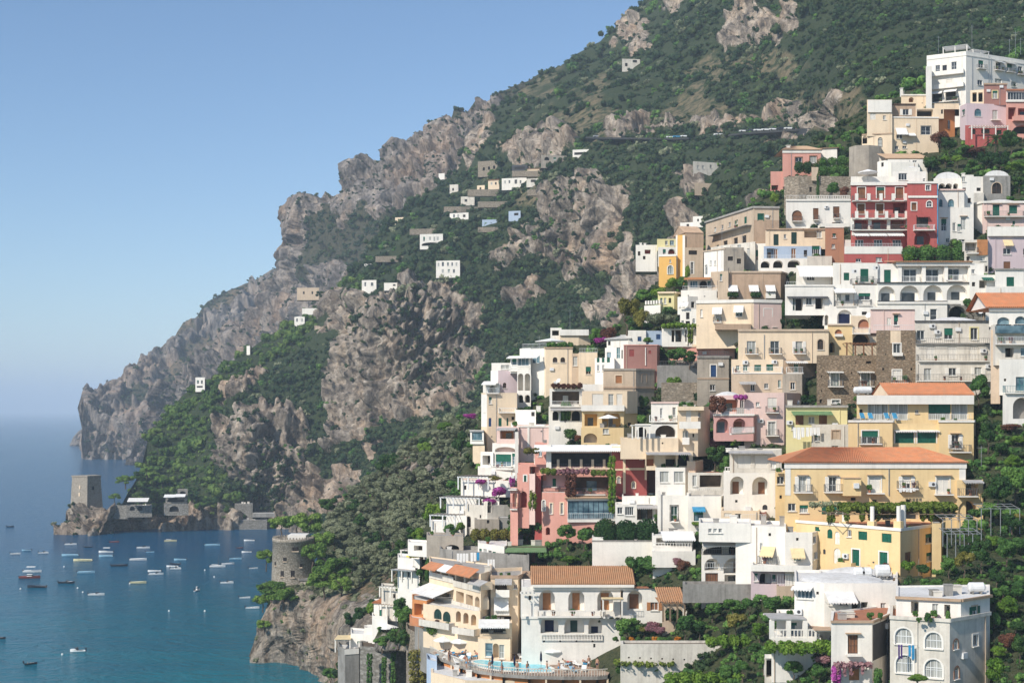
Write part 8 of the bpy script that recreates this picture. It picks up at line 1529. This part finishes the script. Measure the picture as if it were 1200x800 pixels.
leafbox('hedge', 828, 880, 745, 757, 'f_bright', 'low bright green hedge in the bottom garden', 'hedge', Y=float(T(850, 757))-1.5, depth=2); leafbox('hedge', 780, 872, 787, 803, 'f_bright', 'long bright clipped hedge along the bottom edge', 'hedge', Y=float(T(830, 800))-1.5, depth=2.5)
leafbox('vine', 720, 790, 773, 778, 'f_vine', 'flat vine roof over the dark pergola right of the pool', Y=float(T(760, 786))-2.5, depth=3.5); leafbox('hedge', 722, 800, 779, 788, 'f_dark', 'dark hedge under the flat vine roof right of the pool', 'hedge', Y=float(T(760, 788))-2, depth=1.5)
leafbox('vine', 900, 976, 752, 764, 'f_bright', 'green vine mat on the white pergola below the terrace house', Y=float(T(935, 775))-3, depth=4)
b = Bld('pergola_house', 'white beamed pergola carrying a vine mat below the white terrace house', 'pergola', (935, 790)); b.vol([896, 976], 770, 800, [0, 0], 'whitedirty', 3, y=1.5, ops=['V 905 783 14 20 m=inside nd', 'V 925 783 16 20 m=inside nd', 'V 945 783 16 20 m=inside nd', 'V 964 783 14 20 m=inside nd'], par=.1); b.strip(896, 976, 766, 770, 'white', .5)
leafbox('vine', 978, 1022, 775, 782, 'f_pinkbush', 'dark pink bougainvillea over the wooden door of the white cube house', Y=float(T(1000, 800))-2, depth=1, droop=.5); leafbox('vine', 975, 985, 780, 800, 'f_bougain', 'mauve flowering climber at the left corner of the white cube house', Y=float(T(1000, 800))-2, depth=1, n=500)
for k, x, y, h, w in (('bush',1030,806,34,16),('brightbush',1075,800,14,30),('bright',1165,812,48,36)): place_tree(k, x, y, h, w, {'bush': 'dark cactus like shrub between the cube house and the grey villa', 'brightbush': 'pale green spiky plant at the foot of the grey villa', 'bright': 'pale green branching succulent tree at the bottom right'}[k], Y=float(T(x, 800))-3.5)
for i, (x, y) in enumerate(((1077,730),(1089,730),(1112,729))): place_tree('bush', x, y, (10, 18, 20)[i], (8, 12, 8)[i], ('small potted plant on the left of the grey villa terrace', 'bushy potted plant in the middle of the grey villa terrace', 'tall slim potted plant at the right of the grey villa terrace')[i], 'plant', Y=float(T(1100, 800))-.9)
for x, lb in ((1020, 'left potted plant on the roof of the white cube house'), (1032, 'right potted plant on the roof of the white cube house')): place_tree('bush', x, 727, 14, 10, lb, 'plant', Y=float(T(1000, 800))+1)
# centre
leafbox('hedge', 698, 769, 611, 634, 'f_dark', 'clipped dark hedge on top of the blank white garden wall', 'hedge', Y=float(T(730, 664))+1.2, depth=2.5, n=9000)
leafbox('vine', 552, 640, 621, 632, 'f_yellow', 'long yellow green vine canopy behind the glazed shed', Y=float(T(600, 640))+2, depth=5, n=9000); leafbox('vine', 630, 700, 646, 652, 'f_broad', 'green vine over the shed canopy left of the blank white wall', Y=216, depth=4)
for k, x, y, h, w, lb in [('broad',618,636,32,26,'small citrus tree, left one before the red hotel'),('broad',632,636,30,22,'small citrus tree, second one before the red hotel'),('broad',664,640,30,30,'citrus tree on a thin trunk before the red hotel'),('broad',684,644,30,28,'round citrus tree left of the blank white wall'),('darkbroad',690,660,18,24,'dark bush at the left end of the blank white wall'),('brightbush',668,660,12,26,'bright low bush under the citrus trees'),
  ('bush',766,668,16,30,'green bush under the blank white wall'),('bush',745,668,12,24,'low green bush at the foot of the blank white wall'),('redbush',802,670,20,20,'reddish bush left of the white restaurant arches'),('pinkbush',793,664,14,16,'pinkish bush beside the hotel roof garden')]: place_tree(k, x, y, h, w, lb, Y=float(T(x, y))-1.5)
leafbox('vine', 735, 788, 653, 664, 'f_broad', 'dark vine roof over the hotel garden terrace', Y=194+4, depth=5)
b = Bld('garden_terrace', 'shaded garden terrace with white pillars and pots at the right of the tiled hotel roof', 'terrace', (770, 690), Y=194); b.vol([733, 800], 664, 688, [0, 0], 'insidewarm', 3, y=6, par=.1); b.pergola(742, 796, 664, 687, 1, -3, 3, 'slats', 'white', 'woodpole', .25)
b = Bld('house', 'little porch with a brown tiled shed roof right of the white hotel', 'house', (790, 735)); b.vol([776, 800], 706, 735, [0, 0], 'beige', 5, roof='shed', rmat='tile_old', roofh=1.2, ops=['Q 786 720 12 14 m=inside']); b.pergola(775, 800, 706, 724, 2.0, 0, 4, 'slats', 'woodpole')
leafbox('vine', 713, 721, 534, 600, 'f_bright', 'tall bright creeper climbing the dark red hotel wall', Y=float(T(690, 615))-2.8, depth=1.2, n=2200); leafbox('vine', 692, 716, 551, 557, 'f_vine', 'yellow green vine spreading left from the tall creeper', Y=float(T(690, 615))-2.4, depth=1.5, n=900)
leafbox('vine', 652, 690, 549, 555, 'f_pinkbush', 'pink bougainvillea garland below the hotel dining loggia', Y=float(T(690, 615))-1.6, depth=1.2, n=1500); leafbox('vine', 663, 675, 555, 580, 'f_red', 'brownish hanging creeper under the pink garland', Y=float(T(690, 615))-1.6, depth=1, n=1200, core_=False); leafbox('vine', 633, 652, 549, 555, 'f_vine', 'yellow green vine left of the pink garland', Y=float(T(690, 615))-1.5, depth=1.2, n=900)
leafbox('vine', 615, 632, 524, 531, 'f_yellow', 'yellow green vine at the left end of the hotel awning', Y=float(T(690, 615))-.5, depth=1.2, n=700); leafbox('vine', 620, 628, 576, 596, 'f_vine', 'small creeper on the pink hotel pillar', Y=float(T(690, 615))-2.6, depth=.8, n=500)
for k, x, y, h, w, lb in [('bougain',563,570,12,16,'bright purple bougainvillea on the upper white terrace'),('bougain',585,584,22,22,'large purple bougainvillea falling beside the white terraces'),('bougain',574,594,14,18,'lower purple bougainvillea clump over the slatted shade'),('yellow',580,566,10,22,'yellow green bush right of the purple bougainvillea'),('bush',548,600,10,14,'green bush on the middle white terrace'),('brightbush',556,596,10,16,'bright bush on the middle white terrace'),('redbush',560,592,8,14,'brownish bush on the slatted shade'),('bush',528,626,16,18,'green climber on the lower white terrace'),('brightbush',540,622,14,12,'bright climber at the corner of the lower white terrace'),('bougain',551,492,12,18,'purple bougainvillea bush on the slope left of the cream tower house'),('pinkbush',520,634,8,22,'dusty pink bush at the foot of the white terraces'),('bougain',600,578,30,8,'narrow purple creeper at the hotel corner')]: place_tree(k, x, y, h, w, lb, 'shrub', Y=float(T(x, 600))+.5 if y < 590 and x > 555 else float(T(x, y))-2.5)
leafbox('vine', 832, 850, 464, 482, 'f_red', 'brown red bougainvillea at the corner of the pale pink house', Y=float(T(885, 520))-2.0, depth=1.2, n=1500); leafbox('vine', 860, 876, 463, 468, 'f_bougain', 'purple bougainvillea on the pale pink house roof terrace', Y=float(T(885, 520))-1.0, depth=1, n=700)
for k, x, y, h, w, lb in [('pinkbush',842,528,20,34,'pink flowering bush under the arched pink loggia'),('bright',862,528,16,20,'bright green bush under the arched pink loggia'),('darkbroad',838,552,34,32,'large dark tree below the pink flowering bush'),('bush',852,552,24,22,'green bush beside the large dark tree'),('bush',773,547,16,12,'yellow green plant on the plant terrace'),('bush',802,540,14,10,'dark plant at the right of the plant terrace'),('brightbush',815,617,9,16,'green potted plant before the blue awning house'),('bush',770,612,14,12,'grey vine at the corner of the striped porch')]: place_tree(k, x, y, h, w, lb, Y=float(T(x, 575 if 755 < x < 806 and y < 560 else y))-2.5)
# upper centre
for k, x, y, h, w, lb in [('yellow',735,395,52,44,'big yellow green plane tree at the centre top of the town'),('yellow',752,398,40,26,'smaller yellow green tree behind the plane tree'),('redbush',712,402,26,24,'brown leaved tree left of the big plane tree'),('bush',698,400,20,18,'green bush left of the brown leaved tree'),('bougain',704,404,14,24,'purple bougainvillea behind the peach house roof'),
  ('flat',777,392,28,46,'flat topped olive tree above the blue and white cottages'),('brightbush',790,340,22,24,'bright green vine covered bank under the ochre house'),('brightbush',770,352,22,26,'bright green bush left of the pale yellow house'),('bush',756,350,16,26,'green bush on the slope edge'),('bush',802,338,20,16,'bush climbing the ochre house corner'),('brightbush',806,328,22,8,'creeper on the ochre house wall'),
  ('broad',793,430,26,32,'leafy tree under the restaurant terrace'),('darkbroad',808,432,24,26,'dark tree left of the grey brown cube house'),('brightbush',790,458,22,20,'bright shrub before the rubble garden wall'),('broad',662,512,50,22,'tall light green tree in front of the column terrace'),('bush',652,508,22,14,'bush beside the column terrace'),('darkbush',668,516,18,20,'dark bush under the tall light green tree'),('redbush',678,518,12,12,'brownish bush at the yellow house corner'),
  ('bush',650,470,14,12,'climber on the left of the red bloomed pergola'),('bush',676,474,16,14,'climber on the right of the red bloomed pergola'),('orangebush',779,400,12,10,'orange flowering shrub beside the cottages'),('bush',760,402,9,14,'small shrub between the cottages'),('bush',710,460,18,16,'bush between the cube house and the yellow house'),('bush',752,500,20,14,'dark shrub beside the white loggia house'),('darkbush',755,480,24,14,'dark bush behind the white loggia house'),
  ('bush',893,375,10,18,'dark potted plants on the peach block balcony'),('bush',873,388,14,14,'dark tree before the peach block'),('darkbroad',948,478,18,24,'dark bush at the foot of the ruined brown house'),('broad',1002,474,12,8,'small green bush right of the ruined brown house'),('bush',598,488,14,14,'potted palms on the balustraded balcony'),('bush',618,486,14,12,'shrub in the left lower white arch'),('bush',610,486,12,8,'shrub in the second lower white arch'),('bush',700,404,12,18,'roof garden bush behind the bougainvillea'),('bush',585,528,10,18,'plants on the peach balcony above the blue veranda')]: place_tree(k, x, y, h, w, lb, Y=float(T(x, y))-(1.5 if k != 'flat' else 0))
leafbox('vine', 776, 852, 379, 384, 'f_bright', 'green vine roof of the column terrace restaurant', Y=float(T(810, 420))+1.2, depth=3); leafbox('vine', 806, 812, 384, 402, 'f_vine', 'vine climbing the middle column of the restaurant terrace', Y=float(T(810, 420))-.9, depth=.6, n=400)
leafbox('vine', 640, 671, 401, 407, 'f_broad', 'green hedge boxes on the roof of the tall cream house', Y=float(T(655, 456))+1, depth=1.5); leafbox('vine', 646, 682, 449, 455, 'f_red', 'red flowering creeper on the column terrace roof', Y=float(T(665, 515))+.5, depth=1.5, n=1200)
for x0, x1, lb in ((853, 865, 'left'), (880, 891, 'middle')): leafbox('plant', x0, x1, 342, 348, 'f_dark', 'leafy pot plants on the %s balcony of the broad tan house' % lb, 'plant', Y=float(T(880, 352))-1, depth=.8, n=500)
# pines round the tower and the trees of the slope
E = lambda x, y: float(Ed(np.array([x]), np.array([y]))[0])
for i, (x, y, h, w, lb) in enumerate([(330,628,26,26,'pine left of the pine group behind the round tower'),(348,626,24,22,'pine behind the top of the round tower'),(362,638,40,34,'tall bright pine right of the round tower top'),(378,656,36,34,'broad pine right of the round tower'),(366,668,36,30,'dark pine touching the right side of the round tower'),(392,688,40,42,'large pine below and right of the round tower'),(380,700,34,36,'low spreading pine on the tower crag'),(400,700,26,26,'small pine on the crest path'),
  (312,668,26,20,'pine leaning out left of the round tower'),(318,704,26,36,'spreading pine under the left foot of the round tower'),(332,712,26,34,'pine hanging on the cliff below the round tower'),(308,716,22,22,'outermost pine on the cliff below the round tower'),(310,742,18,16,'lonely shrubby pine low on the left cliff')]):
    place_tree('pine', x, y, h*1.1, w*1.25, lb, Y=E(x, y)-(6 if x > 340 and y > 640 else (-14 if y < 630 else 2)))
ol = []
pol = [(382,600),(440,562),(480,520),(520,500),(562,500),(556,540),(520,590),(488,640),(465,668),(440,690),(405,688),(398,660),(380,640)]
gx = 376
while gx < 566:
    gy = 505
    while gy < 700:
        x, y = gx+random.uniform(-5, 5), gy+random.uniform(-4, 4)
        if pip(pol, np.array([x]), np.array([y]))[0]: ol.append((x, y))
        gy += 10.5
    gx += 12.5
print('olives', len(ol))
for i, (x, y) in enumerate(ol):
    kd = 'olive' if (i % 14) else 'darkbroad'; s_ = random.uniform(18, 27)*(1.0 if y > 560 else .9)
    place_tree(kd, x, y+6, s_, s_*1.15, 'grey green olive tree on the slope between the round tower and the town' if kd == 'olive' else 'dark evergreen tree among the olives on the slope', 'tree', 'trees of the olive slope', Y=E(x, y+6))
for i, (k, x, y, h, w, lb) in enumerate([('darkbroad',454,564,38,36,'large dark evergreen at the upper left of the olive slope'),('bright',498,540,24,26,'bright green tree above the ochre earth bank'),('darkbroad',540,540,40,30,'large dark tree left of the green bay window house'),('broad',545,505,22,34,'green tree below the purple bush'),('bright',522,512,20,26,'light green bush patch at the top of the olive slope'),('brightbush',508,612,30,26,'light green bush left of the white terraces'),('bright',490,640,24,26,'light green bush left of the narrow white house'),('darkbroad',533,602,30,22,'dark tree beside the middle white terrace'),
  ('darkbroad',425,735,28,30,'dark tree on the cliff left of the small cottage'),('bright',437,728,26,22,'bright green tree on the cliff left of the small cottage'),('darkbroad',412,740,26,24,'dark shrubby tree on the bare cliff'),('broad',472,742,36,26,'tree right of the small cottage'),('darkbroad',478,768,34,28,'dark tree left of the hotel garden'),('broad',448,764,22,32,'leafy tree behind the white cliff parasol'),('darkbroad',466,760,24,24,'dark tree over the retaining wall'),('broad',490,728,24,20,'tree before the orange hotel end'),('bush',540,716+18,12,16,'round bush before the hotel loggias'),('broad',553,738,18,16,'small tree before the hotel entrance porch'),
  ('broad',501,704,60,10,'tall ivy column at the left end of the orange hotel'),('darkbroad',508,664,34,16,'ivy covered pillar above the orange hotel'),('bush',470,720,26,20,'bush below the outside stair'),('darkbroad',405,792,20,26,'dark shrub at the bottom left of the sea wall'),('broad',388,802,24,26,'green shrub at the bottom edge of the cliff'),('darkbroad',438,718,20,16,'dark tree above the small cottage'),('broad',492,684,20,14,'shrub before the dark shed wall'),('darkbroad',484,640,26,22,'dark tree at the left rim of the town'),('darkbroad',470,652,22,20,'dark tree left of the narrow white house')]):
    Yv = E(x, y) if x < 440 and y < 745 else (E(x, y) if y < 560 or x < 500 and y < 600 else min(E(x, y), float(T(x, y))+1)-1.5)
    place_tree(k, x, y, h, w, lb, Y=Yv)
leafbox('hedge', 501, 560, 727, 743, 'f_bright', 'bright green planted bank below the hotel loggias', 'hedge', Y=205.5, depth=4, n=5000); leafbox('hedge', 500, 540, 740, 750, 'f_dark', 'dark shrubs in the garden terrace below the loggia hotel', 'hedge', Y=207, depth=3, n=3000)
for x0, y0, y1, lb in ((430, 765, 800, 'left'), (447, 770, 805, 'middle'), (458, 762, 800, 'right')): leafbox('vine', x0, x0+6, y0, y1, 'f_broad', 'narrow ivy streak hanging on the vine streaked wall, '+lb, Y=239.3, depth=.8, n=900, core_=False)
leafbox('vine', 480, 500, 760, 806, 'f_yellow', 'yellowish ivy covering the mossy rubble wall', Y=213.5, depth=1.2, n=2500, core_=False)
place_tree('pine', 147, 572, 18, 28, 'lone umbrella pine on the headland beside the square tower', Y=720)
for i, (x, y, h, w) in enumerate([(163,566,16,20),(172,560,16,18),(180,566,16,20),(172,582,14,18),(184,584,14,20),(134,588,12,16),(226,590,16,20),(236,600,14,18),(190,572,18,22),(247,596,16,20)]): place_tree('pine' if i % 3 else 'darkbroad', x, y, h, w, 'pine on the rocks behind the headland arches', 'tree', 'headland pines', Y=float(Dcl(np.array([x]), np.array([y]))[0])-4)
# poles and aerials
for px, py, h, Yk, lb in [(1139,58,6.5,372,'tall aerial left on the white hotel roof'),(1100,60,4,372,'short aerial on the left corner of the white hotel roof'),(1190,62,6,380,'tall aerial right on the white hotel roof'),(1196,62,4,380,'short aerial at the right end of the white hotel roof'),(1183,61,3.5,380,'small aerial between the two pergolas and the tall one'),(846,312,8,290,'pole beside the broad tan house'),(870,312,7,300,'pole in front of the long brown block'),(632,410,3,304,'aerial on the white part of the tall cream house'),(668,388,5,310,'thin mast behind the cream roof terrace'),(1150,545,2.5,182,'branching aerial beside the yellow villa roof')]: antenna(px, py, Yk, h, lb)
for px, py, Yk, lb in [(1018,377,222,'dish beside the pale penthouse'),(1150,372,226,'dish on the weathered white apartments'),(1085,701,150,'dish on the sprawling villa'),(655,452,262,'dish on the peach green shuttered house')]: dish(px, py, Yk, lb)
# ================================================================ small things every lived-in house has
dr = random.Random(31); pot_me = MB(); pot_me.lathe((0, 0, 0), [(.13, 0), (.2, .3), (.22, .34), (.17, .34)], 8); npot = 0
pm_ = bpy.data.meshes.new('pot'); pm_.from_pydata(pot_me.v, [], pot_me.f); pm_.materials.append(M['flowerpot'])
def pot(x, y, z, h, kind, label='leafy potted plant standing on a balcony or roof terrace', group='potted plants on the balconies and terraces'):
    t_ = empty('potted_plant', (x, y, z), label, 'potted plant', group); link_obj(bpy.data.objects.new('pot', pm_), t_)
    c = bpy.data.objects.new('foliage', TREES[kind][0][0]); link_obj(c, t_); c.scale = (h*.8, h*.8, h); c.location = (0, 0, .25)
for b in BLDS:
    if b.root.get('group') == 'houses scattered on the far slope' or 'wall' in b.root.name: continue
    b.segs = []
    for g, u0, u1, z, d in b.bals:
        if u1-u0 < 1.2 or d < .7 or npot > 120: continue
        for k in range(dr.choice((0, 1, 1, 2)) if u1-u0 < 4 else dr.choice((1, 2, 4))):
            u = dr.uniform(u0+.3, u1-.3); p = g.p(u, z+.005, d*dr.uniform(.45, .75)); pot(p[0], p[1], p[2], dr.uniform(.5, 1.1), dr.choice(('bush', 'brightbush', 'bush', 'redbush', 'pinkbush'))); npot += 1
    for segs, zt, zb, mat, roof, par, depth, holes in b.vols:
        for gi, g in enumerate(segs):
            hs = holes[gi]
            if g.L > 5 and zt-zb > 3.5:
                if dr.random() < .75:                        # downpipe where no opening is crossed
                    for _ in range(6):
                        u = dr.uniform(.3, g.L-.3)
                        if all(not (h[0]-.4 < u < h[1]+.4) for h in hs):
                            mb = MB(); mb.tube(g.p(u, zb, .09), g.p(u, zt-.2, .09), .045, n=5); b.part(mb, 'downpipe', dr.choice(('metalgrey', 'beige', mat))); break
                for _ in range(dr.choice((0, 0, 1, 2))):     # air conditioner or vent on free wall
                    u = dr.uniform(.8, g.L-.8); z = dr.uniform(zb+.35*(zt-zb), zt-.7)
                    if all(not (h[0]-.7 < u < h[1]+.7 and h[2]-.6 < z < h[3]+.6) for h in hs):
                        mb = MB(); w = dr.choice((.12, .4)); g.box(mb, u-w, u+w, z-w*.7, z+w*.7, .01, .05 if w < .2 else .3); b.part(mb, 'vent' if w < .2 else 'air_conditioner', 'greydark' if w < .2 else 'cabinet')
        if roof == 'flat' and zt < 63 and depth > 5:         # roofs one can look down on
            g = segs[0]
            for _ in range(dr.choice((1, 2, 3, 4)) if g.L > 4 else 1):
                u = dr.uniform(.8, max(.9, g.L-.8)); dd = dr.uniform(1.2, depth-1.5); p = g.p(u, zt-par, -dd); w = dr.uniform(.2, .6); h = dr.uniform(.4, 1.3); mb = MB(); mb.box(p[0]-w, p[0]+w, p[1]-w*.7, p[1]+w*.7, p[2]+.003, p[2]+h); mb.box(p[0]-w*1.15, p[0]+w*1.15, p[1]-w*.85, p[1]+w*.85, p[2]+h+.003, p[2]+h+.1)
                b.part(mb, 'chimney', dr.choice(('white', 'whitedirty', 'concrete', 'roofgrey')))
            if dr.random() < .3 and npot < 160:
                for k in range(2): p = g.p(dr.uniform(.6, max(.7, g.L-.6)), zt-par+.01, -dr.uniform(.6, 1.2)); pot(p[0], p[1], p[2], dr.uniform(.7, 1.3), 'bush'); npot += 1
# ================================================================ camera, light, sky, haze
cam = bpy.data.cameras.new('camera'); co = bpy.data.objects.new('camera', cam); COL.objects.link(co)
co.location = (0, 0, H); co.rotation_euler = (R(90), 0, 0); cam.sensor_width = 36; cam.lens = 36*F/1200; cam.shift_y = (HZ-400)/1200
cam.clip_start = 1; cam.clip_end = 60000; SC.camera = co
sd = Vector((-.95, -.98, 1.10)).normalized()        # towards the sun
sun = bpy.data.lights.new('sun', 'SUN'); sun.energy = SUN_E; sun.angle = R(.53); sun.color = (1, .945, .85)
so = bpy.data.objects.new('sun', sun); COL.objects.link(so); so.rotation_euler = (-sd).to_track_quat('-Z', 'Y').to_euler()
wd = bpy.data.worlds.new('World'); SC.world = wd; wd.use_nodes = True; nt = wd.node_tree; bg = nt.nodes['Background']
sky = nt.nodes.new('ShaderNodeTexSky'); sky.sky_type = 'NISHITA'; sky.sun_disc = False
sky.sun_elevation = math.asin(sd.z); sky.sun_rotation = math.atan2(sd.x, sd.y); sky.air_density = 1.0; sky.dust_density = .1; sky.ozone_density = 5.0; sky.altitude = 0
nt.links.new(sky.outputs[0], bg.inputs[0]); bg.inputs[1].default_value = SKY_S
# coastal haze, denser near the sea: three nested boxes of thin scattering air
m = bpy.data.materials.new('haze'); m.use_nodes = True; t = NT(m); t.n.clear(); out = t.add('ShaderNodeOutputMaterial')
vs = t.add('ShaderNodeVolumeScatter'); vs.inputs['Color'].default_value = (.74, .87, 1, 1); vs.inputs['Density'].default_value = HAZE/3; vs.inputs['Anisotropy'].default_value = -.35
va = t.add('ShaderNodeVolumeAbsorption'); va.inputs['Color'].default_value = (.74, .87, 1, 1); va.inputs['Density'].default_value = HAZE/3
ad = t.add('ShaderNodeAddShader'); t.link(vs.outputs[0], ad.inputs[0]); t.link(va.outputs[0], ad.inputs[1]); t.link(ad.outputs[0], out.inputs[1]); m.cycles.homogeneous_volume = True if hasattr(m, 'cycles') else None
M['haze'] = m
for i, top in enumerate((200, 420, 760)):
    mb = MB(); mb.box(-29000-i*40, 29000+i*40, -450-i*9, 44000+i*60, -20-i, top); tag(mb.build('haze', 'haze'), kind='structure')
SC.view_settings.view_transform = 'Standard'; SC.view_settings.look = 'None'; SC.view_settings.exposure = 0
SC.cycles.use_denoising = True; SC.cycles.max_bounces = 6; SC.cycles.volume_bounces = 1; SC.cycles.transparent_max_bounces = 6
SC.cycles.diffuse_bounces = 3; SC.cycles.glossy_bounces = 2; SC.cycles.use_adaptive_sampling = True
